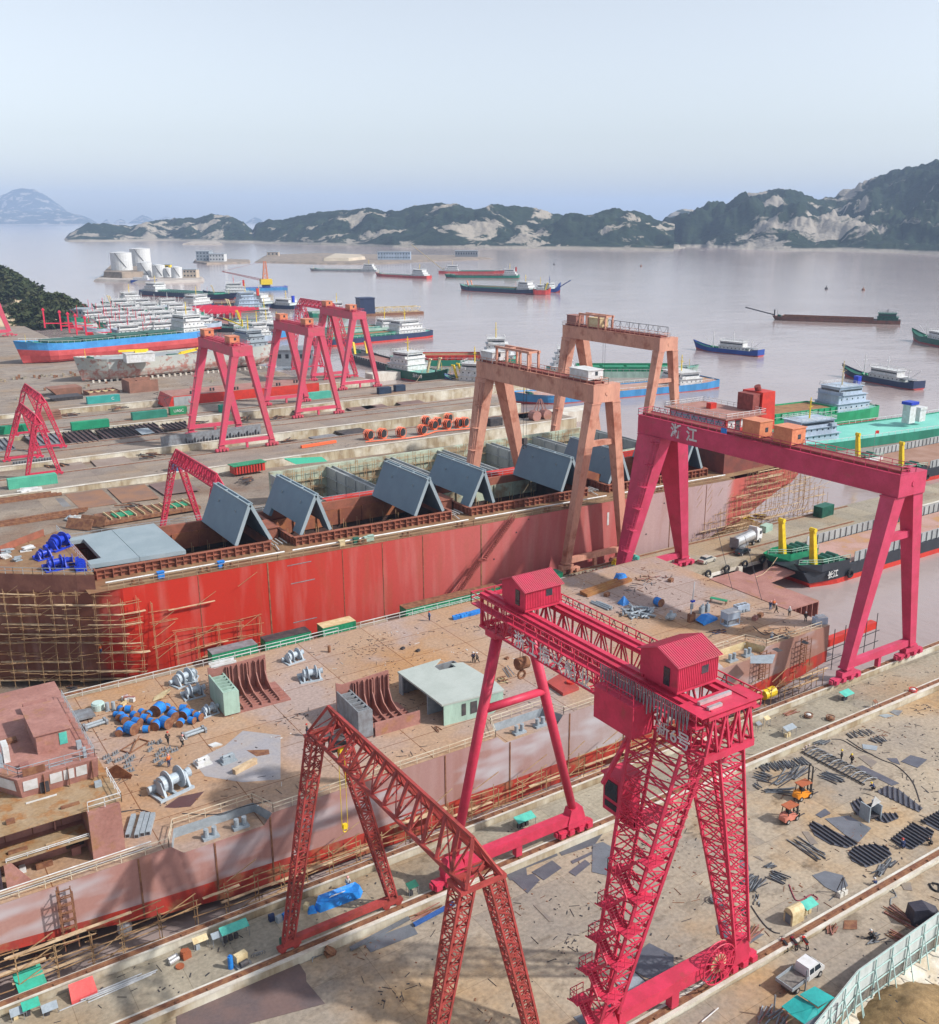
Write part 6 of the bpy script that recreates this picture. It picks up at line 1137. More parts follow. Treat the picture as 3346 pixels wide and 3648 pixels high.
for k,x,y,L,m,l,r,le in (('i',62,268,12.2,mat('sea_foam_container',(.09,.42,.28),(.07,.35,.24),world=False),'bright seafoam green container with an open end on the slip apron at far left',None,None),
 ('d',532,1098,12.2,mat('emerald_container',(.015,.3,.15),(.01,.24,.12),world=False),'emerald green container standing right of the small pink truss cranes',None,None),
 ('d',975,1022,12.2,mat('teal_container',(.03,.22,.16),(.02,.17,.12),world=False),'dull green container left of the container with a red and white emblem',None,None),
 ('d',1250,985,6.1,mat('leaf_container',(.02,.25,.1),(.02,.2,.08),world=False),'short green container with white and red lettering near the crane leg',None,('UASC',1.5,.5)),
 ('d',1615,965,6.1,mat('bright_green_container',(.01,.3,.2),(.01,.25,.16),world=False),'short bright green container behind the leftmost box girder crane legs',None,None),
 ('d',645,905,12.2,mat('cyan_green_container',(.04,.33,.3),(.03,.28,.25),world=False),'teal container with a white square mark below the brown hull blocks',None,('C',1.6,.78)),
 ('e',1025,975,10.,mat('turquoise_container',(.08,.4,.3),(.06,.34,.26),world=False),'turquoise container by the foot of the middle box girder crane',None,None),
 ('d',-60,1135,12.2,mat('emerald_container',(0,0,0)),'emerald green container cut by the left edge of the picture',None,None),
 ('e',1545,935,5.5,mat('navy_container',(.02,.04,.08),(.015,.03,.06),world=False),'dark navy equipment box on the quay below the rightmost pink crane',None,None),
 ('f',230,712,4.4,mat('navy_container',(0,0,0)),'second dark navy equipment box next to the first on the quay',None,None),
 ('f',920,965,5.,DARK,'dark box behind the left leg of the nearer salmon crane',None,None),
 ('E',245,680,5.5,mat('steel_blue_container',(.06,.16,.3),(.05,.13,.25),world=False),'steel blue container behind the pink truss girder',None,None)):
    container(l,at(k,x,y,0),L,m,0,r,letter=le)
for x0,y0,L,l,r in ((80.3,147.6,12.2,'green container office with rusty roof and white balcony rail beside the red hull',RUST),(92.6,147.6,8,'green container extension right of the office container with rusty roof',RUST),(64.3,148,6.1,'green container with tan roof and white rail between the two hulls',CREAM),(54.,148,8,'green container with dark roof left of the tan roofed one',DARK),(45.,148,7.5,'green container with grey plank roof farthest left between the hulls',GREY),(109.4,147.4,6.1,'dark green container behind the crimson tin winch house',DGREEN)):
    t=container(l,(x0,y0,0),L,GREEN,0,r); part(t,'balcony_rail',WHITE,lambda mb: mb.rail([(0,-.9,.9),(L,-.9,.9)],1.,1.5,.06))
# sheet pile bulkheads and panels far left
t=thing('bulkhead_panel','long grey ribbed bulkhead standing in the slip under the leftmost box crane','bulkhead',at('E',160,540,-1.9),R(3)); part(t,'plate',GREY,lambda mb: mb.bx(0,34,0,.25,0,5.2)); 
for i in range(26): part(t,'rib',DARK,lambda mb: mb.bx(8+i,8.15+i,-.5,-.003,0,2.8+.8*((i*7)%3==0)))
t=thing('bulkhead_panel','short grey ribbed bulkhead under the nearer small pink crane','bulkhead',at('x',150,1150,-1.5),R(2)); part(t,'plate',GREY,lambda mb: mb.bx(0,11,0,.2,0,2.4))
for i in range(14): part(t,'rib',DARK,lambda mb: mb.bx(.3+i*.78,.42+i*.78,-.35,-.003,0,2.3))
for k,pts,l,m in (('x',((250,800),(420,905),(690,880),(640,775)),'dark ribbed deck panel beneath the farther small pink crane',GREY),('x',((680,770),(820,905),(1120,870),(1000,740)),'plum ribbed deck panel left of two more like it',mat('plum_panel',(.1,.06,.06),(.07,.045,.045),world=False,rough=.9)),('x',((1040,740),(1150,850),(1490,795),(1370,700)),'plum ribbed deck panel in the middle of the row',mat('plum_panel',(0,0,0))),('x',((1380,700),(1500,810),(1810,765),(1700,660)),'plum ribbed deck panel carrying a small grey sheet',mat('plum_panel',(0,0,0))),('x',((-60,830),(-40,970),(180,945),(80,830)),'grey ribbed deck panel cut by the left edge',GREY),('E',((145,350),(200,390),(350,375),(335,325)),'plum ribbed panel nearest the box crane leg',mat('plum_panel',(0,0,0)))):
    t=plate(l,k,pts,-1.0,m,.3,'ribbed_section','ribbed section',ribs=(R(90),1.6,.45)); t.location.z+=.5
plate('small grey sheet lying on the right hand plum panel','x',((1480,705),(1560,765),(1700,745),(1620,690)),.35,LGREY,.05)
for k,pts,z,l,m in (('E',((1370,370),(1530,430),(1700,400),(1560,348)),-2,'dark slate steel plate stack in the slip behind the orange hose reels',DARK),('E',((1230,435),(1300,455),(1470,430),(1400,410)),-2,'thin grey plate left of the dark plate stack',GREY),('e',((820,1020),(930,1070),(1050,1040),(920,1000)),-1.9,'dark steel plates under the middle box crane',DARK)):
    plate(l,k,pts,z,m,.5)
# slip floor plates at far left (flush assembly floors)
for i,(pts,m,l) in enumerate((([(-20,600),(-20,770),(300,690),(210,570)],'slate','leftmost slate assembly floor plate'),([(240,570),(345,690),(780,630),(690,540)],'slate','second slate assembly floor plate from the left'),([(710,500),(880,660),(1290,600),(1120,445)],'rust','rust brown assembly floor plate, left of two'),([(1180,440),(1340,595),(1750,540),(1590,390)],'rust','rust brown assembly floor plate, right of two'),([(1630,390),(1800,505),(2200,450),(2000,330)],'rust2','plum brown assembly floor plate under the pink truss crane'),([(960,90),(1080,215),(1500,165),(1330,60)],'conc','pale assembly floor plate in the farther slip'),([(520,130),(700,260),(1000,240),(860,110)],'conc','pale grey assembly floor plate beneath the pink crane leg'))):
    m={'slate':mat('slate_floor_plate',(.2,.2,.2),(.15,.14,.14),scale=.2,rough=.7),'rust':mat('rust_floor_plate',(.27,.14,.08),(.2,.12,.09),scale=.15,rough=.8),'rust2':mat('plum_floor_plate',(.2,.13,.12),(.15,.1,.09),scale=.15,rough=.8),'conc':mat('grey_brown_floor_plate',(.28,.23,.2),(.23,.17,.14),scale=.15,rough=.8)}[m]
    zf=-1.45 if m.name!='grey_brown_floor_plate' else -1.35; plate(l,'y',pts,zf,m,.12,'floor_plate','floor plate')
for i,(pts,l) in enumerate((([(310,340),(380,375),(500,350),(430,322)],'brown steel assembly floor at the pier end behind the hoses, left'),([(515,305),(590,345),(740,330),(650,290)],'brown steel assembly floor at the pier end behind the hoses, right'),([(210,345),(290,385),(430,352),(330,330)],'dark assembly floor near the middle crane foot'))):
    CR['F']=(1100,1250,1.755); plate(l,'F',pts,-2.9,mat('plum_floor_plate',(0,0,0)),.12,'floor_plate','floor plate')
# brown hull blocks beyond
for k,x,y,w_,d_,h,l,open_ in (('x',600,350,11,8,3.2,'brown trapezoid hull block left of the open lattice block',0),('x',600,420,11,7,2,'dark hull block lying in front of the brown trapezoid block',0),('x',1430,330,12,10,5.5,'large open brown hull block left of the red barge hull',1),('x',985,350,13,9,1.6,'low egg-crate hull block above the teal container',2)):
    p=at(k,x,y,-.6); t=thing('hull_block',l,'hull block',p,R(3)); m=mat('brown_block',(.27,.13,.09),(.2,.1,.07),world=False,rough=.8) if not h==2 else DARK
    if open_==0: part(t,'block',m,lambda mb: mb.add([(1.5,0,0),(w_,0,0),(w_,d_,0),(1.5,d_,0),(-1.5,-.5,h),(w_,-.5,h),(w_,d_+.5,h),(-1.5,d_+.5,h)],[(3,2,1,0),(4,5,6,7),(0,1,5,4),(1,2,6,5),(2,3,7,6),(3,0,4,7)]))
    elif open_==1:
        for nm,b_ in (('side_plate',(0,w_,0,.3)),('side_plate',(0,w_,d_,d_+.3))): part(t,nm,m,lambda mb: mb.bx(*b_,0,h))
        part(t,'end_plate',m,lambda mb: mb.bx(0,.3,.31,d_-.01,0,h)); part(t,'floor',m,lambda mb: mb.bx(.31,w_,.31,d_-.01,0,.6)); part(t,'frame',m,lambda mb: mb.bx(w_*.5,w_*.5+.3,.31,d_-.01,.61,h*.8))
    else:
        for i in range(5): part(t,'frame',m,lambda mb: mb.bx(i*3,i*3+.25,0,d_,0,h))
        for j in range(3): part(t,'girder',CREAM if j==1 else m,lambda mb: mb.bx(.26,12,j*4.3,j*4.3+.25,.1,h-.1))
t=thing('hull_block','reddish ribbed block stack behind the farther small pink crane','hull block',at('x',450,610,0),R(2)); part(t,'block',mat('brown_block',(0,0,0)),lambda mb: [mb.bx(0,7.2,i*.3,3+i*.3,i*.75,i*.75+.6) for i in range(4)])
# keel blocks on the far slip: many
kb=0
for i in range(70):
    x=rnd.uniform(50,150); y=rnd.uniform(440,535)
    if 466<y<492 or 505<y<545: y=rnd.uniform(494,503)
    mb=MB((x,y,-.6)); h=rnd.uniform(.6,1.3); mb.bx(x-.4,x+.4,y-.4,y+.4,-.6,h-.6); mb.bx(x-.5,x+.5,y-.5,y+.5,h-.597,h-.4); one('keel_block',mb,(APRON,RUST)[i%3==0],'squat concrete keel block on the empty far slipway','keel block',group='keel blocks on the far slipway')
for i in range(34):
    x=100+i*2.6; mb=MB((x,469,-.6)); mb.bx(x-.4,x+.4,468.4,469.6,-.6,.5); one('keel_block',mb,PALEW,'pale keel block in the row under the patchy grey ship','keel block',group='keel blocks under the grey ship')
# orange hose reels on the wall strip
for i,(x,y) in enumerate(((30,1060),(128,1050),(265,1040),(420,1022),(500,985),(530,965),(445,955),(600,980),(612,935),(685,970),(730,965))):
    t=thing('hose_reel','black hose reel with orange rims '+('leftmost in the row on the wall strip','second from the left on the wall strip','standing alone third from the left','fourth from the left beside the long orange pipe','lower one of the clustered reels','upper one of the clustered reels','beside the dark box in the cluster','right of the cluster, lower','right of the cluster, upper','second from the right end of the row','at the right end of the row')[i],'hose reel',at('f',x,y,0),R(20),'orange rimmed hose reels')
    part(t,'drum',BLACK,lambda mb: mb.tube((0,-.9,1.7),(0,.9,1.7),1.25,14))
    for yy in (-1,-.3,.4,1.): part(t,'rim',mat('safety_orange',(.8,.14,.05),rough=.5,world=False),lambda mb: mb.ringt((0,yy,1.7),1.6,.13,(0,1,0),16,4))
    part(t,'stand',mat('safety_orange',(0,0,0)),lambda mb: mb.bx(-.9,.9,-1.1,1.1,0,.25))
p1_,p2_=at('f',5,1085,0),at('f',800,985,0); mb=MB(p1_); mb.path([p1_+Vector((0,0,.4)),at('f',300,1050,.4),at('f',430,1030,.4),at('f',520,1000,.4),p2_+Vector((0,0,.4))],.22,6); one('orange_pipe',mb,mat('safety_orange',(0,0,0)),'long orange delivery pipe lying along the wall strip in front of the reels','pipe')
mb=MB(); a=at('E',1178,505,.1); b_=at('E',1430,465,.1); mb.o=a; mb.bar(a+Vector((0,0,.4)),b_+Vector((0,0,.4)),1.0,.8); one('orange_beam',mb,mat('safety_orange',(0,0,0)),'orange red box beam lying on the strip left of the hose reels','beam')
t=thing('grab_bucket','dusty pink grab bucket hanging open on the pier behind the salmon crane','grab bucket',at('f',1290,910,0),0); part(t,'bucket',PBROWN,lambda mb: (mb.tube((-3,-1.6,1.6),(-3,1.6,1.6),1.9,12),mb.tube((1.8,-1.6,1.6),(1.8,1.6,1.6),1.9,12))); part(t,'arms',PBROWN,lambda mb: [mb.bar((sx,sy,2),(-.5+sx*.15,sy*.2,7.4),.3) for sx in (-3,2) for sy in (-1.4,1.4)])
t=thing('pontoon','white concrete pontoon end with dark openings below the grab','pontoon',at('f',1150,985,WZ),0); part(t,'body',PALEW,lambda mb: mb.bx(0,36,0,9,0,4)); [part(t,'opening',DARK,lambda mb: mb.bx(x,x+3,-.06,-.004,1,3.2)) for x in (12,17)]
t=thing('pontoon','rounded white pontoon with a tyre beside the dark green ship','pontoon',at('f',60,640,WZ),R(3)); part(t,'body',PALEW,lambda mb: (mb.bx(0,24,0,7,0,3.6),mb.tube((24,3.5,0),(24,3.5,3.59),3.5,16))); part(t,'tyre_fender',BLACK,lambda mb: mb.ringt((25,-.2,2),.8,.25,(0,1,0),12,5))
# green net frame and red ribbed block left of the hull section
t=thing('hull_block','dark red ribbed block with a green top near the pink truss crane','hull block',at('j',70,355,-1.5),R(4)); part(t,'body',REDP,lambda mb: mb.bx(0,9.5,0,3.5,0,2.4)); part(t,'top',GREEN,lambda mb: mb.bx(-.5,10,-.3,3.8,2.403,2.6)); [part(t,'rib',RUSTRED,lambda mb: mb.bx(.3+i*.9,.45+i*.9,-.3,-.003,.1,2.3)) for i in range(10)]
mb=MB(); a=at('j',390,250,9.6); mb.o=a; mb.add([a,at('j',470,285,9.6),at('j',680,265,9.6),at('j',640,235,9.6)],[(0,1,2,3)]); mb.add([a+Vector((0,0,.2)),at('j',470,285,9.8),at('j',680,265,9.8),at('j',640,235,9.8)],[(0,1,2,3)]); one('green_net',mb,mat('green_netting',(.05,.4,.25),rough=.9,world=False),'green safety net slung over the far corner of the hull section','net')
# left middle yard: framed brown block next to red hull bow and small scrap
t=thing('hull_block','low brown framed block with green panels beyond the flat hatch cover','hull block',at('i',690,505,-1.2),R(3)); part(t,'base',RUST,lambda mb: mb.bx(0,24,0,9,0,.8)); [part(t,'frame',CREAM,lambda mb: mb.bx(2+i*2,2.2+i*2,1,8,.803,1.3)) for i in range(11)]; [part(t,'green_panel',GREEN,lambda mb: mb.bx(x,x+4.5,2.5,6,.803,1.1)) for x in (3.3,17)]
for x,y,z,L,W,l in ((430,520,-1,7,2.2,'brown hull frame leaning left of the framed block'),(520,500,-1,7,2.2,'brown hull frame leaning nearest the framed block')):
    t=thing('leaning_frame',l,'frame',at('i',x,y,z),R(-50)); part(t,'plate',RUST,lambda mb: mb.hexa([Vector((0,0,0)),Vector((L,0,0)),Vector((L,.3,0)),Vector((0,.3,0))],[Vector((0,1.4,W)),Vector((L,1.4,W)),Vector((L,1.7,W)),Vector((0,1.7,W))]))
heap('white wrapped bundle on the far left apron below the seafoam container','i',205,275,0,6,5,.5,1.4,.8,0,WHITE,'bundle','bundle',jit=.2)
heap('brown timber beams stacked at the far left edge','y',180,560,-1.2,5,22,.6,1,1.5,R(2),RUST,'beam','beam_stack',jit=.01)
heap('long brown girders lying on the ground above the bow deck','y',450,770,-1.2,4,26,.7,2,1.4,R(4),RUST,'beam','beam_stack',jit=.02)
heap('grey white scrap bundle behind the blue winches','y',790,770,-1.2,8,3.5,.4,1.,1.2,R(30),(WHITE,LGREY),'scrap','scrap_heap',jit=.6)
for i,(k,x,y,z,l) in enumerate((('i',940,30,-1.5,'dark channel bars lying on the pale floor plate, left'),('i',1010,48,-1.5,'thin steel scraps beside the dark channel bars'),('e',860,1280,-2,'scrap bars right of the leftmost box crane foot'),('e',230,1150,-2,'dark frames on the slip under the leftmost box crane'),('e',560,1110,-2,'dark lattice frames beside the middle box crane'),('e',790,1110,-2,'black curved plates beside the middle box crane foot'),('x',1290,480,-1,'scrap and buckets on the slip above the dull green container'),('x',760,555,-1,'thin brown plates by the reddish ribbed block'),('y',600,190,-1.4,'purple grey scrap under the nearer small crane'),('y',1440,640,-1.3,'twisted rebar pile above the framed block'),('j',150,390,-1.4,'dark rebar tangle under the red ribbed block'),('l',560,480,0,'yellow tangled bars by the stern scaffold'))):
    heap(l,k,x,y,z,9,4.5,.28,2.4,1.8,rnd.uniform(-1,1),(YELL if 'yellow' in l else DARK,RUST),'scrap','scrap_heap',jit=.5)
# ------------------------------------------------ deck cargo on the low ship
wg=winch('large pale grey mooring winch alone beside the plum stain on the deck',at('m',1130,960,Z6),R(15),mat('winch_grey',(.4,.47,.52),(.34,.4,.45),world=False,rough=.5),1.75,'pale grey mooring winches')
for k,x,y,rz,s,l in (('m',1210,250,20,1.4,'pale grey mooring winch at the far rail left of the ribbed brown block'),('m',1275,335,0,1.25,'pale grey mooring winch between the far one and the blue cable reels'),('m',1380,450,10,1.,'pale grey mooring winch at the right end of the blue cable reels'),('m',1265,225,60,1.,'pale grey gear housing squeezed between the far winch and the block'),('n',825,380,10,1.25,'pale grey mooring winch at the far rail right of the ribbed brown block'),('n',935,500,-10,1.35,'pale grey double drum winch in the open deck right of the ribbed block')):
    dup(wg,at(k,x,y,Z6),R(rz),l,sc=s*.95)
def reel(label,p,r,rz,w_=None,m=SKYBL,group='blue cable reels',name='cable_reel'):
    w_=w_ or r*1.7; t=thing(name,label,'cable reel',p,rz,group)
    part(t,'cable_drum',m,lambda mb: mb.tube((0,-w_/2,r),(0,w_/2,r),r*.97,16))
    for s in (-1,1): part(t,'flange',RUST,lambda mb: mb.tube((0,s*w_/2-.04,r),(0,s*w_/2+.04,r),r,16))
    return t
RL=[(790,590,.75,'front left corner'),(868,580,1.2,'large one at the front left'),(965,570,.7,'small one in the middle of the front row'),(1035,550,.95,'faded one leaning in the front row'),(1095,540,1.15,'large one in the middle of the front row'),(1190,530,.75,'small one right of the large middle one'),(1265,512,.7,'second from the right in the front row'),(1310,490,.8,'rightmost in the front row'),(905,530,.9,'behind the large front left one'),(1145,490,1.,'behind the large middle one, left'),(1218,480,1.,'behind the large middle one, right'),(960,500,.8,'second row, left of centre'),(1045,455,1.25,'biggest, with a pale drum, in the back row'),(800,440,.7,'standing apart at the back left'),(850,440,.75,'paired at the back left'),(795,490,.8,'left side, second row'),(825,510,.85,'left side, behind the front corner'),(890,480,.75,'left of centre, third row'),(940,460,.7,'third row, by the big pale drum'),(1100,430,.75,'back row, right of the big pale drum'),(1140,450,.7,'back row, near the winch side'),(1215,440,.85,'back row, far right'),(1270,460,.65,'right side, behind the front pair'),(985,470,.7,'wedged left of the big pale drum'),(1000,520,.7,'wedged behind the faded one'),(770,470,.6,'smallest at the left edge')]
for x,y,r,l in RL: reel('blue cable reel, '+l,at('m',x,y,Z6),r,R(rnd.uniform(-60,60)))
reel('blue cable drum standing on end by the grey pipe heap',at('p',455,385,Z6),1.1,0,1.9,group=None)
# fittings rows
def casting(label,k,x,y,rz,group):
    t=thing('roller_fairlead',label,'deck fitting',at(k,x,y,Z6),rz,group)
    part(t,'base',GREY,lambda mb: mb.bx(-.9,.9,-.35,.35,0,.15))
    for i in (-.6,0,.6): part(t,'roller',GREY,lambda mb: mb.tube((i,0,.15),(i,0,.75),.2,8))
    return t
c0=casting('grey roller fairlead in the rows laid out on deck','m',700,740,R(20),'grey roller fairleads laid out on deck')
for x,y in ((760,715),(830,735),(780,760),(850,765),(720,765),(840,800),(860,830),(1000,650),(1050,640),(990,690),(1070,690),(1110,690),(1150,695),(1040,720),(1090,725),(1030,760),(1060,780),(1110,755),(870,745)): dup(c0,at('m',x,y,Z6),R(rnd.uniform(0,50)))
for k,x,y,l in (('m',630,530,'pair of long grey rollers on stands behind the deckhouse'),('m',1280,585,'pair of long grey rollers beside the walking men')):
    t=thing('roller_stand',l,'roller',at(k,x,y,Z6),R(8)); 
    for yy in (-.8,.8): part(t,'roller',LGREY,lambda mb: mb.tube((-2.6,yy,.8),(2.6,yy,.8),.42,12))
    for xx in (-3,3): part(t,'stand',GREY,lambda mb: (mb.bx(xx-.3,xx+.3,-1.4,1.4,0,.9),mb.tube((xx-.35,-.8,.9),(xx+.35,-.8,.9),.7,8),mb.tube((xx-.35,.8,.9),(xx+.35,.8,.9),.7,8)))
# long square tubes
t=thing('box_beam_bundle','three pale grey square box beams lying side by side near the deckhouse','beam',at('w',830,760,Z6),R(66))
for i,(dy,L) in enumerate(((-1.6,6.4),(-.6,6.8),(.35,7.6),(2.,6.8))): part(t,'box_beam',LGREY,lambda mb: mb.bx(-L/2,L/2,dy-.42,dy+.42,0,.8)); part(t,'open_end',DARK,lambda mb: mb.bx(-L/2-.03,-L/2-.004,dy-.3,dy+.3,.12,.68))
t=thing('rusty_bracket','rusty folded steel bracket with gussets beside the deckhouse','bracket',at('w',690,480,Z6),R(-40)); part(t,'plate',RUST,lambda mb: mb.extr([(-2,0,0),(2.2,0,0),(2.6,0,.8),(0,0,2.6),(-1.5,0,1.6)],(0,.15,0))); part(t,'gusset',RUST,lambda mb: (mb.extr([(-1.5,.15,0),(-1.5,2,0),(-1.2,.15,1.5)],(.12,0,0)),mb.extr([(1.2,.15,0),(1.2,2,0),(1.,.15,1.5)],(.12,0,0))))
t=thing('open_rack','rusty open frame lying behind the fairlead rows','frame',at('m',890,665,Z6),R(30)); part(t,'frame',RUST,lambda mb: (mb.bar((-2,-1,.15),(2,-1,.15),.15),mb.bar((2,-1,.15),(2,1,.15),.15),mb.bar((2,1,.15),(-2,1,.15),.15),mb.bar((-2,1,.15),(-2,-1,.15),.15),mb.bar((-2,-1,.15),(2,1,.7),.12)))
for k,x,y,l,m in (('m',1335,780,'white pump skid on deck right of the big winch',WHITE),('m',1500,760,'grey pump skid on the bluish deck patch',LGREY)):
    t=thing('pump_skid',l,'pump',at(k,x,y,Z6),R(5)); part(t,'skid',m,lambda mb: mb.bx(-1.3,1.3,-1,1,.0,.25)); part(t,'pump_body',m,lambda mb: (mb.bx(-1.,.2,-.7,.7,.253,.8),mb.bx(.3,1.1,-.5,.5,.253,1.1),mb.tube((-.8,0,1.),(.9,0,1.),.25,8)))
t=thing('wooden_crate','long pale plywood crate beside the grey pump skid','crate',at('m',1615,810,Z6),R(18)); part(t,'crate',WOOD,lambda mb: mb.bx(-2.5,2.5,-.45,.45,0,.95)); part(t,'lid',WOOD,lambda mb: mb.bx(-2.6,2.6,-.5,.5,.953,1.03))
plate('wine dark paint spill on the deck beside the large winch','m',((1080,1065),(1180,995),(1345,960),(1300,1010),(1255,1060),(1150,1070)),Z6,mat('spilt_plum_paint',(.10,.045,.045),rough=.5,world=False),.012,'paint_spill','stain')
plate('white crumpled sheet lying on deck near the walking men','m',((1370,660),(1420,640),(1465,655),(1400,672)),Z6,WHITE,.15,'white_sheet','sheet')
mb=MB(); p=at('w',575,75,Z6); mb.o=p; mb.tube(p,p+Vector((0,0,1.5)),1.55,20,1.6); mb.tube(p+Vector((0,0,1.503)),p+Vector((0,0,1.8)),1.35,20); one('round_tank',mb,mat('pale_mint_tank',(.45,.58,.55),rough=.5,world=False),'round pale mint tank beside the upright pipe stubs','tank')
for i,(x,y) in enumerate(((630,85),(665,80))): mb=MB(); p=at('w',x,y,Z6); mb.o=p; mb.tube(p,p+Vector((0,0,1.6)),.35,10); mb.bx(p.x-.4,p.x+.4,p.y-.4,p.y+.4,p.z,p.z+.1); one('pipe_stub',mb,LGREY,('upright grey pipe stub next to the round tank','upright grey pipe stub, second from the round tank')[i],'pipe')
mb=MB(); a,b_=at('w',0,185,8.6),at('w',395,110,8.6); mb.o=(a.x,a.y,Z6)
t=thing('pallet_load','grey pallet with a bright pink sack on top behind the deckhouse','pallet',at('w',235,105,Z6),0); part(t,'pallet',LGREY,lambda mb:[mb.bx(-1.1,1.1,-.9,.9,.02+i*.35,.3+i*.35) for i in range(4)]); part(t,'sack',mat('pink_sack',(.75,.03,.1),world=False,rough=.7),lambda mb: mb.ball((0,.1,1.7),.6,8,5,.5))
t=thing('pipe_rack','long pale horizontal tank with white rails behind the deckhouse','tank',at('w',160,185,Z6),R(2)); part(t,'tank',WHITE,lambda mb: mb.tube((-5,0,1.2),(8,0,1.2),1.0,14)); part(t,'saddle',RUST,lambda mb: [mb.bx(x-.3,x+.3,-.9,.9,0,.5) for x in (-4,2,7)])
plate('grey ribbed plate leaning behind the deckhouse rail','w',((405,100),(440,150),(560,120),(530,80)),Z6+.4,GREY,.3,'ribbed_plate','steel plate')
heap('fabric wrapped bales at the far rail beyond the cable reels','m',830,370,Z6,9,1.6,.8,1.8,1.2,.3,(CREAM,WHITE,BROWN),'bale','bale_heap',jit=.8,pname='bale')
t=thing('propeller_blade','pale bronze curved propeller blade near the far rail','propeller blade',at('m',1060,340,Z6),R(20)); part(t,'blade',CREAM,lambda mb: mb.add([(-2,-.3,.1),(-.5,-1.2,.5),(1.6,-.9,1.1),(2.2,.2,.9),(1.2,1.1,.4),(-.8,.8,.2),(-2,-.3,.02),(-.5,-1.2,.4),(1.6,-.9,1.),(2.2,.2,.8),(1.2,1.1,.3),(-.8,.8,.1)],[(0,1,2,3,4,5),(11,10,9,8,7,6)]+[(i,(i+1)%6,6+(i+1)%6,6+i) for i in range(6)]))
plate('orange rusty plate beside the bluish deck patch','m',((1625,690),(1690,730),(1775,715),(1770,685)),Z6,RUST,.03)
plate('bluish grey painted patch on the deck around the pumps','m',((1270,760),(1480,660),(1600,560),(1848,590),(1848,880),(1600,900),(1350,860)),Z6,mat('bluish_primer',(.30,.29,.31),(.34,.31,.3),scale=.4,rough=.7),.01,'primer_patch','stain')
for k,x,y,l in (('n',1060,320,'short rusty pipe stub standing near the far rail'),('n',1350,555,'short rusty pipe stub standing in front of the grey roofed block')):
    mb=MB(); p=at(k,x,y,Z6); mb.o=p; mb.tube(p,p+Vector((0,0,1.4)),.32,10); one('pipe_stub',mb,RUST,l,'pipe')
# ribbed hull block A (left) and B (right): shells with frames
def ribblock(label,org,L,W,H,m,m2,nrib,low=False):
    t=thing('hull_block',label,'hull block',org,R(-2)); 
    part(t,'back_plate',m,lambda mb: mb.extr([(0,W,0),(L*.85,W,0),(L*.85,W,H),(L*.1,W,H*.92),(0,W,H)],(0,.2,0)))
    part(t,'bottom_plate',m,lambda mb: mb.bx(0,L*.97,.2,W-.01,0,.22))
    part(t,'end_box',m2,lambda mb: (mb.bx(0,.2,0,W,.23,H*.78),mb.bx(.2,L*.2,0,.2,.23,H*.78),mb.bx(L*.2,L*.2+.2,0,W,.23,H*.74)))
    for i in range(6): part(t,'stiffener',m2,lambda mb: mb.bx(.25,L*.2-.02,W*.1+i*W*.15,W*.1+i*W*.15+.16,H*.6,H*.76))
    for i in range(nrib):
        x=L*.28+i*(L*.66/nrib); part(t,'rib',m,lambda mb: mb.extr([(x,W-.02,.23),(x,.4,.23),(x,.4,.6),(x,W*.55,.75),(x,W*.8,1.4),(x,W-.5,H*.55),(x,W-.5,H*.9),(x,W-.02,H*.9)],(.14,0,0)))
    for i in range(int(nrib*1.7)): x=L*.25+i*(L*.7/(nrib*1.7)); part(t,'back_stiffener',m,lambda mb: mb.bx(x,x+.08,W-.35,W-.01,.9,H*.92))
    for i in range(5): part(t,'longitudinal',m,lambda mb: mb.bx(L*.22,L*.95,.9+i*.75,.98+i*.75,.23,.5))
    if low: part(t,'front_plate',PBROWN,lambda mb: mb.bx(L*.25,L*.97,-.1,.1,0,1.9))
    return t
ribblock('brown ribbed hull block with a pale mint end box, left of the two',(37.3,119.6,Z6),9.6,6.5,4.6,BROWN,PALEG,5)
t=thing('pipe_bundle','white pipe bundle lying on top of the left ribbed block','pipe',(38.4,127.,Z6+3.4),R(-2)); [part(t,'pipe',WHITE,lambda mb: mb.bx(0,3.6,i*.5,i*.5+.3,.1+.3*(i%2),.4+.3*(i%2))) for i in range(4)]
ribblock('brown ribbed hull block with a grey end box, right of the two',(49.3,104.,Z6),9.,6.8,5.2,BROWN,GREY,5,low=True)
# grey roofed block
t=thing('hull_block','large pale grey roofed block with dark open sides and square hatch','hull block',(60,101,Z6),0)
def rf(mb):
    z0,z1=2.9,3.15; mb.prism([(0,.3),(9.2,-.6),(9.6,2.),(9.2,9.8),(7.6,10.4),(7.6,9.1),(5.1,9.4),(5.1,11.),(7.2,12.6),(0,12.3)],z0,z1)
part(t,'roof_plate',mat('pale_green_grey_primer',(.40,.44,.41),(.36,.40,.37),scale=.3,rough=.6,world=False,fine=.05),rf)
part(t,'side_plate',PALEG,lambda mb: mb.extr([(.3,.35,0),(.3,.35,2.89),(9.1,-.5,2.89),(9.1,-.5,.9),(7.5,-.35,0)],(0,.15,0))); part(t,'end_plate',LGREY,lambda mb: mb.bx(0,.2,11,12,0,2.89)); part(t,'web_plate',LGREY,lambda mb: (mb.bx(.1,.3,4.2,4.4,0,2.89),mb.bx(.3,8,4.2,4.35,0,2.89)))
part(t,'window_slot',DARK,lambda mb: mb.bx(2.9,3.5,.02,.1,.8,2.5)); part(t,'window_slot',DARK,lambda mb: mb.bx(4.2,5.2,-.12,-.02,.8,2.5)); part(t,'inner_wall',GREY,lambda mb: mb.bx(.5,8.6,11.5,11.7,0,2.85)); part(t,'inner_wall',GREY,lambda mb: mb.bx(8.6,8.8,1,11.5,0,2.85))
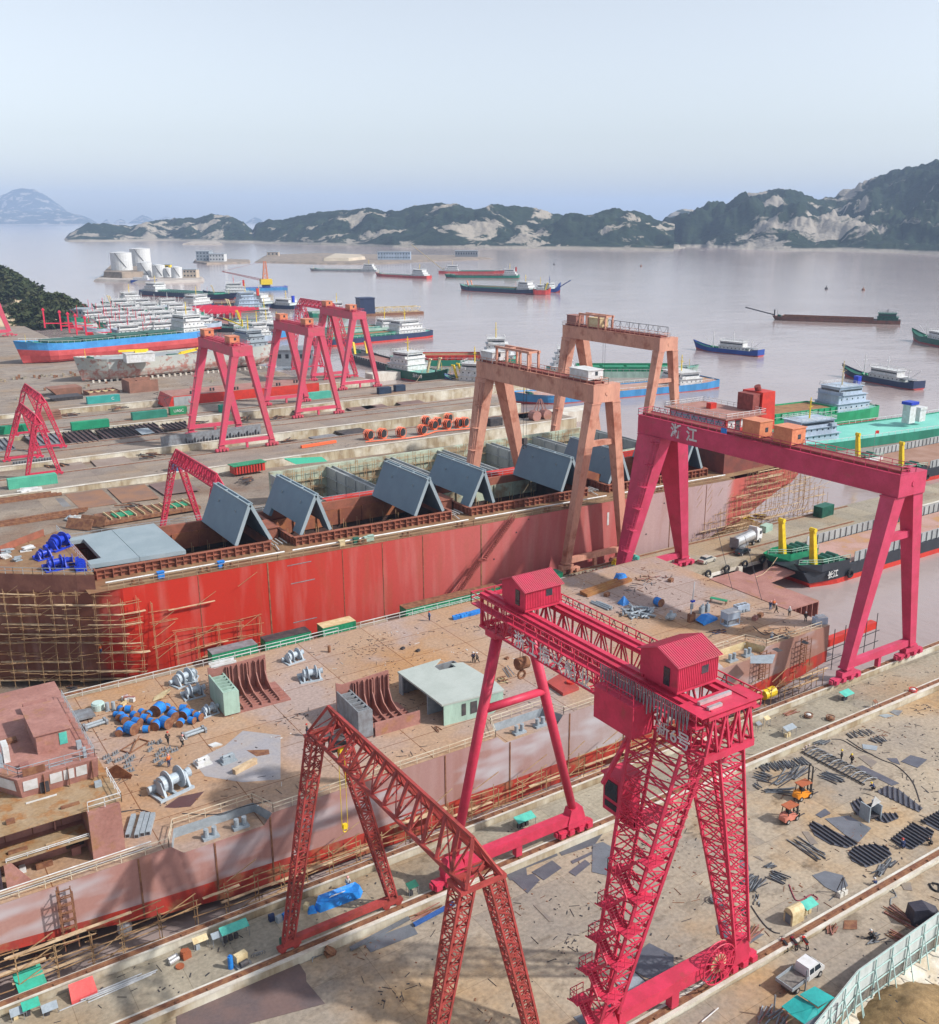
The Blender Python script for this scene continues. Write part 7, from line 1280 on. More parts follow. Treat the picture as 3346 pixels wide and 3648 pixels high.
t=plate('dull red flat hatch plate with a round manhole beneath the crimson crane','o',((1010,720),(1120,795),(1225,755),(1110,660)),Z6,mat('dull_red_plate',(.38,.06,.05),(.3,.05,.04),world=False,scale=.5),.5)
mb=MB(); p=at('o',1170,708,Z6+.5); mb.o=p; mb.tube(p,p+Vector((0,0,.3)),.6,16); one('manhole_cover',mb,REDP,'round red manhole cover standing on the dull red plate','manhole')
heap('tangle of cables and a small ladder left of the dull red plate','o',725,690,Z6,14,2.2,.15,1.6,1.2,.5,(DARK,CREAM,RUST),'scrap','scrap_heap',jit=1.)
heap('three loose steel strips on the open deck near the two standing men','o',760,640,Z6,3,4,.12,.4,.5,IA(-65),GREY,'steel strip','strips',jit=.05)
heap('rusty loose angle bars between the two hull blocks','o',290,1010,Z6,4,3,.15,.6,.6,IA(-40),RUST,'scrap','scrap_heap',jit=.4)
mb=MB(); p=at('o',490,262,Z6); mb.o=p; a,b_=at('o',395,290,Z6),at('o',595,240,Z6)
for i in range(9):
    q1=a.lerp(b_,i/9); q2=a.lerp(b_,(i+1)/9); mb.bar(q1+Vector((0,rnd.uniform(-.2,.2),.3)),q2+Vector((0,rnd.uniform(-.2,.2),.3)),.9,.5)
one('blue_tarpaulin',mb,TARP,'long rolled blue tarpaulin by the far rail near the green office container','tarpaulin')
for k,x,y,l in (('o',65,485,'small violet tool bag alone on the deck'),('o',165,500,'dark gully cover on the tan deck'),('o',750,550,'small rusty brown box on the deck under the crane'),('o',850,480,'dark hose coil near the crane truss')):
    mb=MB(); p=at(k,x,y,Z6); mb.o=p; mb.box(p+Vector((0,0,.2)),(.9,.7,.4),rz=.4); mb.box(p+Vector((.1,0,.45)),(.5,.4,.12),rz=.8); one('tool_box',mb,(NAVYC,DARK,RUST,DARK)[('o',x)[1]%4],l,'box')
# right end of the deck
heap('heap of silver grey bent pipes and elbows on the far deck','p',320,440,Z6,42,2.6,.42,2.6,2.8,R(30),LGREY,'pipe','pipe_heap',jit=.8,pname='pipe',round_=True,lay=.3)
heap('pair of long grey pipes left of the pipe heap','p',85,385,Z6,4,5.6,.4,.2,.8,IA(-33),LGREY,'pipe','pipe_heap',jit=.02,pname='pipe',round_=True,lay=.1)
t=thing('valve','round grey valve casting at the right end of the pipe heap','valve',at('p',535,480,Z6),0); part(t,'body',LGREY,lambda mb: (mb.ball((0,0,.9),1.0,10,6,.8),mb.tube((-1.3,0,.9),(1.3,0,.9),.4,10),mb.tube((0,0,1),(0,0,2.1),.35,8)))
mb=MB(); p=at('p',228,370,Z6); mb.o=p; mb.add([p+Vector((-.9,-.8,0)),p+Vector((.9,-.8,0)),p+Vector((.9,.8,0)),p+Vector((-.9,.8,0)),p+Vector((-.1,0,1.5))],[(0,1,4),(1,2,4),(2,3,4),(3,0,4),(3,2,1,0)]); one('blue_cone_tarp',mb,TARP,'small peaked blue tarpaulin at the left of the pipe heap','tarpaulin')
t=thing('pole','tall white pole with blue collar rising from a rusty base','pole',at('p',665,490,Z6),0); part(t,'base',RUST,lambda mb: (mb.bx(-.6,.6,-.45,.45,0,1.9),mb.bx(.7,1.1,-.4,.4,0,2.))); part(t,'mast',WHITE,lambda mb: mb.tube((0,0,1.9),(.6,0,9.2),.16,8,.13)); part(t,'collar',BLUE,lambda mb: mb.bx(-.1,.8,-.3,.3,4.6,5.)); part(t,'bracket',LGREY,lambda mb: mb.bx(-.2,.5,-.15,.15,3.,4.2))
t=thing('blue_tarp_cover','bright blue tarpaulin stretched over a low frame beside the tall pole','tarpaulin',at('p',770,485,Z6),R(8)); part(t,'sheet',TARP,lambda mb: mb.add([(-2.6,-1.1,.3),(2.4,-1.1,.5),(2.6,1.4,.7),(-2.2,1.3,.5),(0,-.3,1.4),(-.2,1.2,1.3),(-2.6,-1.2,0),(2.4,-1.2,0)],[(0,1,4),(1,2,5,4),(2,3,5),(3,0,4,5),(0,6,7,1)]))
t=thing('generator','light blue framed generator cabinet with an open grille beside the blue tarpaulin','generator',at('p',925,505,Z6),R(-4)); part(t,'cabinet',LBLUE,lambda mb: (mb.bx(-1.6,1.6,-1.,1.,1.3,2.7),mb.bx(-1.6,-1.45,-1,-.85,0,1.29),mb.bx(1.45,1.6,-1,-.85,0,1.29),mb.bx(-1.6,-1.45,.85,1,0,1.29),mb.bx(1.45,1.6,.85,1,0,1.29),mb.bx(-1.6,1.6,-1,1,0,.12))); part(t,'engine',GREY,lambda mb: mb.bx(-.9,1.1,-.6,.7,.123,1.2)); part(t,'roof',WHITE,lambda mb: mb.bx(-1.7,1.7,-1.1,1.1,2.703,2.78))
t=thing('condenser_unit','light blue condenser unit with three fans on top behind the generator','machine',at('p',1000,420,Z6),R(-6)); part(t,'cabinet',LBLUE,lambda mb: mb.bx(-2.1,2.1,-1.,1.,.25,2.)); [part(t,'fan',GREY,lambda mb: mb.tube((x,0,2.0),(x,0,2.15),.5,12)) for x in (-1.3,0,1.3)]; [part(t,'motor',LGREY,lambda mb: mb.tube((x,-1.3,.6),(x,-1.01,.6),.35,8)) for x in (-1.2,-.2,.8)]; part(t,'skid',GREY,lambda mb: mb.bx(-2.2,2.2,-1.2,1.2,0,.247))
t=thing('concrete_weights','group of three pale upright concrete weights behind the blue tarpaulin','weight',at('p',755,430,Z6),0); [part(t,'weight',LGREY,lambda mb: (mb.bx(x-.4,x+.4,y-.4,y+.4,0,1.5+.3*(x>0)),mb.tube((x,y,1.5),(x,y,2.0+.3*(x>0)),.2,7))) for x,y in ((-.9,0),(0,.4),(1,0))]
t=thing('workbench','green topped workbench near the deck edge','bench',at('p',850,365,Z6),R(-67)); part(t,'top',GREEN,lambda mb: mb.bx(-2.,2.,-.6,.6,.85,.95)); [part(t,'leg',RUST,lambda mb: mb.bx(x-.08,x+.08,y-.08,y+.08,0,.847)) for x in (-1.8,1.8) for y in (-.5,.5)]
t=thing('machine','pale blue small engine on the corner of the deck','machine',at('p',1520,500,Z6),R(-20)); part(t,'body',LBLUE,lambda mb: mb.bx(-1.2,1,-.6,.6,0,1.1)); part(t,'cover',WHITE,lambda mb: mb.bx(-.8,.7,-.5,.5,1.103,1.4))
for k,x,y,l in (('p',1090,475,'rusty brown box between the generator and the welders'),('p',1125,455,'maroon box behind the rusty brown one'),('p',535,225,'rusty cube with uprights on the far deck'),('p',115,320,'low brown crate left of the far pipe pair')):
    mb=MB(); p=at(k,x,y,Z6); mb.o=p; mb.box(p+Vector((0,0,.45)),(1.6,1.1,.9),rz=.3); mb.box(p+Vector((.2,0,.95)),(.9,.7,.12),rz=.3); one('steel_box',mb,(RUST,RUSTRED,RUST,BROWN)[(x//7)%4],l,'box')
t=thing('long_beam','long ochre brown H beam bundle at the far left of the pipe heap','beam',at('p',120,270,Z6),R(8)); [part(t,'beam',mat('ochre_rust',(.33,.16,.05),(.25,.1,.04),world=False,rough=.8),lambda mb: mb.bx(-7.5,7.5,i*.8-.8,i*.8-.1,.05*i,.7+.12*i)) for i in range(3)]
t=thing('blue_tarp_cover','crumpled blue tarpaulin heap at the far deck edge by the crane foot','tarpaulin',at('p',205,220,Z6),0); part(t,'sheet',TARP,lambda mb: mb.add([(-1.8,-1.1,0),(1.7,-1.2,0),(1.9,1,0),(-1.6,1,0),(-1,-.5,1.7),(.8,-.7,1.8),(1.1,.5,1.6),(-.9,.6,1.9)],[(0,1,5,4),(1,2,6,5),(2,3,7,6),(3,0,4,7),(4,5,6,7)]))
heap('loose bars and scrap scattered on the far deck','p',330,260,Z6,16,2.8,.16,6,2.5,.3,(DARK,RUST,GREY),'scrap','scrap_heap',jit=1.1,lay=.03)
heap('scrap and cables around the deck openings near the right corner','p',1250,560,Z6,16,3.4,.12,4,3,-.4,(DARK,RUST),'scrap','scrap_heap',jit=.9,lay=.03)
heap('dark rails and planks on the deck right of the pole','p',830,560,Z6,7,5,.2,2,1.2,-.35,(DARK,NAVYC,RUST),'scrap','scrap_heap',jit=.25,lay=.03)
heap('clutter of scrap along the pier side of the deck','p',420,205,Z6,22,2.2,.2,7,2.2,-.5,(DARK,RUST,BROWN),'scrap','scrap_heap',jit=1.3,lay=.06)
for k,pts,l in (('p',((1250,590),(1290,605),(1310,600),(1270,580)),'dark square manhole in the deck beside the crouching welder'),('p',((1390,625),(1430,640),(1450,630),(1410,612)),'dark square manhole nearest the right deck corner'),('p',((1200,670),(1240,690),(1275,680),(1235,660)),'dark manhole at the near deck edge')): plate(l,k,pts,Z6,DARK,.03,'manhole','manhole')
plate('pale grey sheet lying on the sloping deck edge','p',((1060,715),(1225,705),(1205,765),(1060,765)),Z6+.25,LGREY,.05)
t=thing('deck_block','flat mauve brown deck block with ribs below, at the water end of the deck','hull block',(129.5,103,3.),0); part(t,'top_plate',PBROWN,lambda mb: mb.bx(0,7.8,0,18.5,3.1,3.3)); part(t,'side_plate',BROWN,lambda mb: mb.bx(7.6,7.8,0,18.5,.2,3.09)); [part(t,'rib',BROWN,lambda mb: mb.bx(.3+i*1.45,.45+i*1.45,0,18.4,.6,3.09)) for i in range(5)]
for i,(x,y) in enumerate(((410,980),(615,1055))): mb=MB(); p=at('l',x,y,6.4); mb.o=p; a=p; b_=p+Vector((3.5,8,9)); mb.tube(a,b_,.05,4); one('sling_wire',mb,DARK,('lifting wire slanting up from the mauve deck block, left','lifting wire slanting up from the mauve deck block, right')[i],'wire')
t=thing('yellow_float','yellow cylinder lying below the side of the deck ship','float',atY('p',1180,960,93.5),0); part(t,'float',YELL,lambda mb: mb.tube((-1.2,0,0),(1.2,0,.1),.8,12))
t=thing('red_beam','long red keel beam projecting over the water beyond the deck corner','beam',(131,96,1),R(2)); part(t,'beam',REDP,lambda mb: mb.bx(0,14,0,1.2,.5,1.8)); part(t,'staging',DARK,lambda mb: [mb.bar((x,0,-4),(x,0,3.4),.1) for x in (2,5,8,11,14)]+[mb.bar((0,0,z),(15,0,z),.1) for z in (-2,0)])
# near-slip ground objects
t=thing('dumped_bag','white bulk bag hanging at the bilge of the deck ship','bag',at('q',920,985,-3),0); part(t,'bag',WHITE,lambda mb: mb.ball((0,0,.9),.8,8,6,1.2))
t=thing('green_canopy','green tarpaulin shelter in the slip below the lower left corner','shelter',at('q',235,1400,-3.),R(5)); part(t,'sheet',mat('jade_tarp',(.03,.42,.3),(.05,.3,.2),world=False,rough=.6),lambda mb: mb.add([(-1.6,-1.2,1.2),(1.6,-1.2,1.2),(1.6,1.6,2.3),(-1.6,1.6,2.3),(-1.6,-1.2,1.1),(1.6,-1.2,1.1),(1.6,1.6,2.2),(-1.6,1.6,2.2)],[(0,1,2,3),(7,6,5,4),(0,4,5,1),(1,5,6,2),(2,6,7,3),(3,7,4,0)])); [part(t,'post',RUST,lambda mb: mb.bar((x,y,0),(x,y,1.1 if y<0 else 2.2),.1)) for x in (-1.5,1.5) for y in (-1.1,1.5)]
heap('boards and blocks along the foot of the deck ship in the slip','q',500,1060,-3.3,14,3,.3,6,1.2,.1,(RUST,WOOD,DARK),'scrap','scrap_heap',jit=.5)
heap('rubble and old blocks at the foot of the red bow','m',300,330,-3.6,14,3,.4,9,2,.1,(RUST,DARK),'scrap','scrap_heap',jit=.6)
# ------------------------------------------------ apron objects
def shed(label,k,x,y,z,L=4,W=2,h=2.,rm=TEAL,rz=0,clutter=True):
    t=thing('work_shelter',label,'shelter',at(k,x,y,z),rz)
    part(t,'roof',rm,lambda mb: mb.add([(-L/2,-W/2,h),(L/2,-W/2,h),(L/2,W/2,h+.5),(-L/2,W/2,h+.5),(-L/2,-W/2,h+.06),(L/2,-W/2,h+.06),(L/2,W/2,h+.56),(-L/2,W/2,h+.56)],[(3,2,1,0),(4,5,6,7),(0,1,5,4),(1,2,6,5),(2,3,7,6),(3,0,4,7)]))
    for sx in (-1,1):
        for sy in (-1,1): part(t,'post',GREY,lambda mb: mb.bar((sx*(L/2-.1),sy*(W/2-.1),0),(sx*(L/2-.1),sy*(W/2-.1),h+.25+sy*.22),.07))
    if clutter: part(t,'welding_set',(LGREY,DARK,CREAM)[int(x)%3],lambda mb: [mb.bx(-L/2+.4+i*.9,-L/2+1+i*.9,-.3,.3,0,.9) for i in range(int(L)-1)])
    return t
for a in (('teal roofed work shelter at lower left beside the pale dock wall','q',1720,1010,0,4.6,1.6,1.9,TEAL),('small teal roofed tool stand right of the blue tarpaulin boat shape','r',1375,690,0,2,1.3,1.7,DGREEN),('pale teal canopy with benches between the crimson crane legs','s',760,290,0,4.2,1.8,1.6,TEAL),('teal topped work table by the magenta crane bogie','p',1690,1000,0,3.6,2,1.5,TEAL),('grey blue shelter stand on the apron behind the lattice leg','u',680,265,0,3.4,1.4,1.9,LGREY),('cream power cabinet on the apron right of the crane truss','u',505,185,0,1.6,1.,1.7,CREAM),('grey pump stand next to the cream power cabinet','u',440,225,0,1.4,.9,1.6,GREY),('small brown stool like stand on the apron at right','l',1400,1800,0,1.2,.8,1.4,RUST),('teal roofed rack in the yard beside the tan hut','v',830,440,-1.,3.,1.7,1.6,TEAL),('tan gas cage with white box on the apron at lower left','q',1470,1080,0,2.4,1,1.4,CREAM),('pale grey cable cabinet beside the tan gas cage','q',1590,1060,0,1.6,1,1.6,LGREY),('turquoise tarpaulin stall at the lower left corner','q',235,1560,0,2.4,1.5,1.4,mat('jade_tarp',(0,0,0))),('yellow framed barrow rack at the lower left corner','q',140,1590,0,2.2,1.2,.9,LGREY),('yellow framed barrow rack right of the turquoise stall','q',370,1560,0,2.2,1.2,.9,LGREY)):
    shed(*a)
mb=MB(); p=at('q',615,1430,0); mb.o=p; mb.add([p+Vector(v) for v in ((-1.6,-.8,.5),(1.5,-.8,.6),(1.4,.9,1.7),(-1.5,.9,1.7),(-1.6,-.8,0),(1.5,-.8,0),(1.4,.9,0),(-1.5,.9,0))],[(0,1,2,3),(0,4,5,1),(1,5,6,2),(2,6,7,3),(3,7,4,0)]); one('red_tarpaulin',mb,mat('coral_tarp',(.62,.1,.09),(.5,.07,.07),world=False,bump=.4,bscale=2),'coral red tarpaulin covered box against the dock wall at lower left','tarpaulin')
heap('bundle of long silver pipes lying on the apron at lower left','q',820,1390,0,6,9,.16,1.2,.35,R(1),SILV,'pipe','pipe_heap',jit=.015,pname='pipe',round_=True,lay=.12)
t=thing('pipe_fitting','rust red flanged elbows with silver ducts on the apron','pipe fitting',at('q',1350,1170,0),R(10)); part(t,'duct',SILV,lambda mb: (mb.tube((-2.2,.4,.4),(-.6,.6,.4),.35,10),mb.tube((-2.,1.2,.4),(-.5,1.3,.4),.35,10))); part(t,'elbow',mat('orange_rust',(.35,.1,.04),(.25,.07,.03),world=False),lambda mb: (mb.tube((-1.2,-.9,.02),(-1.2,-.9,.25),.65,12),mb.bx(-.2,1.1,-.2,.9,0,1.1),mb.tube((.2,.4,1.1),(.2,.4,1.4),.5,10)))
mb=MB(); p=at('q',1690,1230,0); mb.o=p; mb.tube(p,p+Vector((0,0,1.6)),.3,12); mb.tube(p+Vector((0,0,1.603)),p+Vector((0,0,1.8)),.12,8); one('gas_cylinder',mb,SKYBL,'upright blue gas cylinder on the apron left of the red lattice crane foot','gas cylinder')
t=thing('winch_machine','rusty grey hauling winch with hoses left of the red lattice crane foot','winch',at('q',1770,1200,0),R(10)); part(t,'frame',GREY,lambda mb: mb.bx(-1,1,-.8,.8,.0,.3)); part(t,'hood',CREAM,lambda mb: mb.bx(-.7,.9,-.1,.8,.303,1.4)); part(t,'drum',DARK,lambda mb: mb.tube((-.6,-.7,.6),(.5,-.7,.6),.4,10)); part(t,'hoses',GREY,lambda mb: [mb.ringt((1.9+i*.3,-.1*i,.25),.45,.06,(.3,1,.3),10,4) for i in range(4)])
t=thing('blue_covered_boat','long bright blue tarpaulin wrapped load on the apron under the red lattice crane','tarpaulin',at('r',840,735,0),R(-2))
part(t,'wrap',TARP,lambda mb: mb.add([(-3.8,-1.2,0),(3.2,-1.2,0),(4.2,0,0),(3.6,1.3,0),(-3.4,1.4,0),(-4.4,.2,0),(-3.5,-.9,1.1),(3.,-.9,1.3),(3.7,.1,1.4),(3.3,1.,1.6),(-3.1,1.1,1.5),(-3.9,.2,1.),(-2.6,-.2,.95),(2.4,-.2,1.1),(2.6,.7,1.15),(-2.4,.7,1.0)],[(0,1,7,6),(1,2,8,7),(2,3,9,8),(3,4,10,9),(4,5,11,10),(5,0,6,11),(6,7,13,12),(7,8,9,14,13),(9,10,15,14),(10,11,6,12,15),(12,13,14,15)]))
part(t,'loose_sheet',TARP,lambda mb: (mb.hexa([Vector((-5.6,-.6,0)),Vector((-4.2,-1,0)),Vector((-4,.6,0)),Vector((-5.2,1,0))],[Vector((-5.2,-.4,.5)),Vector((-4.4,-.6,.7)),Vector((-4.2,.5,.6)),Vector((-5,.7,.4))]))); part(t,'tear',WHITE,lambda mb: mb.add([(-1.8,0,1.16),(1.,.1,1.2),(1.3,.3,1.22),(-1.2,.35,1.18)],[(0,1,2,3)]))
for i,(x,y,m,l) in enumerate(((345,880,NAVYC,'dark blue drum leaning left of the red lattice leg'),(400,890,LGREY,'pale gas bottle crate by the red lattice leg'),(445,870,SKYBL,'blue box beside the pale crate'),(480,850,NAVYC,'navy box touching the red lattice leg'),(600,800,CREAM,'tan sack heap between the lattice leg and the blue wrapped load'))):
    mb=MB(); p=at('r',x,y,0); mb.o=p; mb.box(p+Vector((0,0,.55)),(.9,.8,1.1),rz=.2*i); mb.box(p+Vector((0,0,1.16)),(.95,.5,.1),rz=.2*i); one('small_crate',mb,m,l,'crate')
mb=MB(); p=at('r',440,1070,0); mb.o=p; mb.box(p+Vector((0,0,.6)),(1,.8,1.2)); mb.box(p+Vector((-.2,0,1.3)),(.5,.5,.2)); one('drive_motor',mb,DGREEN,'dark green drive motor at the red crane bogie','motor')
for i,(x,y,m,l) in enumerate(((785,1060,RUSTRED,'maroon scrap bin with rubble at the rail beam'),(870,1030,RUST,'rusty orange scrap bin right of the maroon one'))):
    t=thing('scrap_bin',l,'bin',at('r',x,y,-.95),R(5)); part(t,'bin',m,lambda mb: (mb.bx(-.95,.95,-.7,-.62,0,1.1),mb.bx(-.95,.95,.62,.7,0,1.1),mb.bx(-.95,-.87,-.61,.61,0,1.1),mb.bx(.87,.95,-.61,.61,0,1.1),mb.bx(-.86,.86,-.61,.61,0,.1))); part(t,'rubble',(GREY,RUST)[i],lambda mb: [mb.ball((rnd.uniform(-.5,.5),rnd.uniform(-.3,.3),.6),.35,6,4,.7) for _ in range(6)])
heap('grey angle offcuts left of the round rusty flange','r',640,1130,-1,16,1.9,.12,.9,1.2,.2,(GREY,LGREY),'scrap','scrap_heap',jit=.5,lay=.1)
mb=MB(); p=at('r',770,1130,-1); mb.o=p; mb.tube(p+Vector((0,0,.4)),p+Vector((.3,0,.75)),.8,9); mb.box(p+Vector((0,0,.2)),(1.2,1,.4)); one('rusty_flange',mb,RUST,'rusty octagonal flange lying on the yard','flange')
# ------------------------------------------------ plates on the yard
STEEL=mat('blue_grey_sheet',(.17,.185,.21),(.14,.15,.17),scale=.4,rough=.4,world=False,metal=.2); PLUM=mat('plum_brown_floor',(.16,.105,.095),(.12,.09,.09),scale=.3,rough=.7); SLATE=mat('slate_sheet',(.125,.13,.155),(.1,.105,.13),scale=.6,rough=.45,world=False,metal=.2); TAUPE=mat('taupe_sheet',(.24,.2,.16),(.2,.17,.15),scale=.6,rough=.6,world=False)
n_=0
for k,pts,m,l in (('r',((1010,1040),(1070,1115),(1415,980),(1370,905)),STEEL,'long blue grey sheet with a steel bar along its edge, centre foreground'),
 ('r',((-350,1440),(-350,1640),(170,1640),(735,1490),(600,1330),(595,1270),(545,1195),(0,1370)),PLUM,'broad plum brown steel floor in the lower left corner'),
 ('s',((610,620),(650,690),(780,680),(770,600),(1000,510),(980,450),(820,540),(640,590)),SLATE,'ragged slate sheet at the left of the scattered plates'),
 ('s',((810,630),(900,690),(1030,600),(960,545)),SLATE,'rectangular slate sheet in the middle of the scattered plates'),
 ('s',((670,690),(780,785),(870,690),(820,640)),SLATE,'slate sheet with a torn corner nearest the rusty lattice leg'),
 ('s',((985,445),(1030,510),(1270,430),(1330,350),(1260,355),(1000,420)),SLATE,'long slate sheet lying along the rail wall'),
 ('s',((1255,430),(1250,630),(1360,655),(1370,560),(1400,450),(1330,410)),STEEL,'upright bluish sheet at the right of the scattered plates'),
 ('s',((1080,630),(1130,660),(1240,570),(1200,540)),SLATE,'small slate square between the scattered plates'),
 ('s',((1095,550),(1110,570),(1250,500),(1250,480)),SLATE,'narrow slate strip above the small slate square'),
 ('s',((820,870),(940,995),(970,990),(850,870)),TAUPE,'taupe strip lying across the slab joint'),
 ('s',((1550,1290),(1590,1210),(1670,1150),(1848,1240),(1848,1380),(1760,1430),(1640,1400),(1560,1350)),SLATE,'large dark semicircular sheet near the crimson base beam'),
 ('s',((1465,1300),(1500,1310),(1600,1220),(1560,1150),(1480,1200)),TAUPE,'taupe curved sheet left of the dark semicircle'),
 ('s',((1370,1610),(1440,1640),(1848,1480),(1700,1440),(1400,1530)),STEEL,'blue sheet under the crimson base beam'),
 ('s',((1115,1690),(1160,1741),(1230,1741),(1230,1700),(1180,1670)),STEEL,'blue sheet at the bottom edge beside the crimson foot'),
 ('t',((575,640),(590,660),(700,520),(690,510),(630,540)),TAUPE,'long taupe leaf shaped plate between the crane legs'),
 ('t',((790,1400),(800,1450),(900,1500),(870,1400),(850,1365)),SLATE,'dark quarter round sheet behind the lattice leg foot'),
 ('v',((310,600),(490,605),(380,680),(320,690)),STEEL,'blue grey triangular sheet right of the lattice leg foot'),
 ('u',((1550,465),(1625,415),(1755,450),(1680,515)),SLATE,'dark grey diamond sheet at upper right of the yard'),
 ('u',((1215,430),(1320,510),(1365,470),(1270,415)),TAUPE,'taupe scuffed sheet near the two men'),
 ('u',((1200,510),(1480,655),(1540,635),(1250,495)),SLATE,'long grey strip plate running below the taupe sheet'),
 ('u',((885,880),(960,830),(1005,870),(930,905)),SLATE,'small grey square right of the salmon forklift'),
 ('u',((960,910),(1140,885),(1320,985),(1220,1095),(1120,1040)),STEEL,'large blue grey fan shaped sheet in the middle yard'),
 ('u',((780,1010),(830,1010),(905,1105),(850,1110)),TAUPE,'narrow taupe plate left of the oval stiffened panel'),
 ('u',((1250,330),(1370,345),(1360,380),(1255,365)),LGREY,'light grey rectangular sheet near the rib pile'),
 ('u',((1440,440),(1520,440),(1545,490),(1480,470)),SLATE,'small grey plate left of the dark diamond sheet'),
 ('u',((1370,105),(1440,95),(1500,110),(1430,125)),LGREY,'pale leaf shaped plate at the top of the yard'),
 ('u',((1460,80),(1500,62),(1565,70),(1530,110)),GREY,'ribbed grey plate at the top right of the yard'),
 ('v',((1545,210),(1625,205),(1640,270),(1575,262)),TAUPE,'square taupe plate on the near strip at right'),
 ('v',((860,150),(960,115),(1100,150),(1140,230),(1060,290),(960,240)),STEEL,'wide dark puddle like sheet beside the tripod'),
 ('v',((800,210),(830,250),(940,250),(900,215)),LGREY,'pale rectangular sheet left of the tripod'),
 ('v',((400,0),(420,10),(480,40),(450,0)),TAUPE,'small taupe plate at the top of the near yard'),
 ('v',((1110,500),(1210,500),(1210,570),(1100,570)),RUST,'rusty sheet right of the rusty offcut pile'),
 ('u',((300,1190),(350,1220),(380,1311),(300,1311)),STEEL,'bluish sheet touching the lattice leg')):
    z=-.98 if k!='v' or pts[0][1]<200 or 'triang' in l else -1.18
    if k=='v' and pts[0][0]>1000 : z=-1.18
    n_+=1; plate(l,k,pts,z+.002*(n_%5),m,.03)
for k,pts,l,rz in (('u',((835,960),(870,930),(1200,1090),(1215,1110),(1130,1140),(1000,1110),(880,1040)),'oval stiffened floor panel left of its round neighbour',85),('u',((1140,1180),(1190,1130),(1330,1110),(1440,1130),(1480,1190),(1400,1250),(1280,1290),(1170,1240)),'round ribbed floor panel near the rail beam',85),('u',((1470,1070),(1640,945),(1810,1010),(1790,1060),(1640,1150),(1540,1130)),'ribbed floor panel with the kneeling blue worker',85),('u',((1700,930),(1848,850),(1950,850),(1950,960),(1848,1005)),'ribbed floor panel cut by the right edge',85),('u',((1360,700),(1440,655),(1530,680),(1720,830),(1690,860),(1560,800)),'long stiffened panel behind the white bracket assembly',36),('u',((1160,790),(1240,745),(1300,900),(1200,880)),'short dark ribbed panel left of the bracket assembly',60),('u',((1350,920),(1400,870),(1520,870),(1530,910),(1440,945)),'dark ribbed scrap panel right of the bracket assembly',60)):
    plate(l,k,pts,-.97,SLATE,.06,'stiffened_panel','stiffened panel',ribs=(R(rz),.62,.2))
t=thing('bracket_assembly','white and grey upright bracket assembly with curved webs in the yard','bracket',at('u',1310,900,-1),R(-8)); part(t,'side_plate',LGREY,lambda mb: (mb.bx(-1.3,-1.1,-1,1.,0,2.6),mb.bx(1.1,1.3,-1,1.,0,2.3))); part(t,'shelf',DARK,lambda mb: (mb.bx(-1.09,1.09,-.9,.9,.5,.6),mb.bx(-1.09,1.09,.7,.8,.61,1.9))); part(t,'gusset',WHITE,lambda mb: mb.extr([(-.2,-.2,1.9),(1.8,-.2,2.4),(.3,-.2,3.8)],(0,.1,0)))
MX_=(DARK,GREY,mat('dark_bluish_steel',(.07,.08,.095),(.05,.055,.07),world=False))
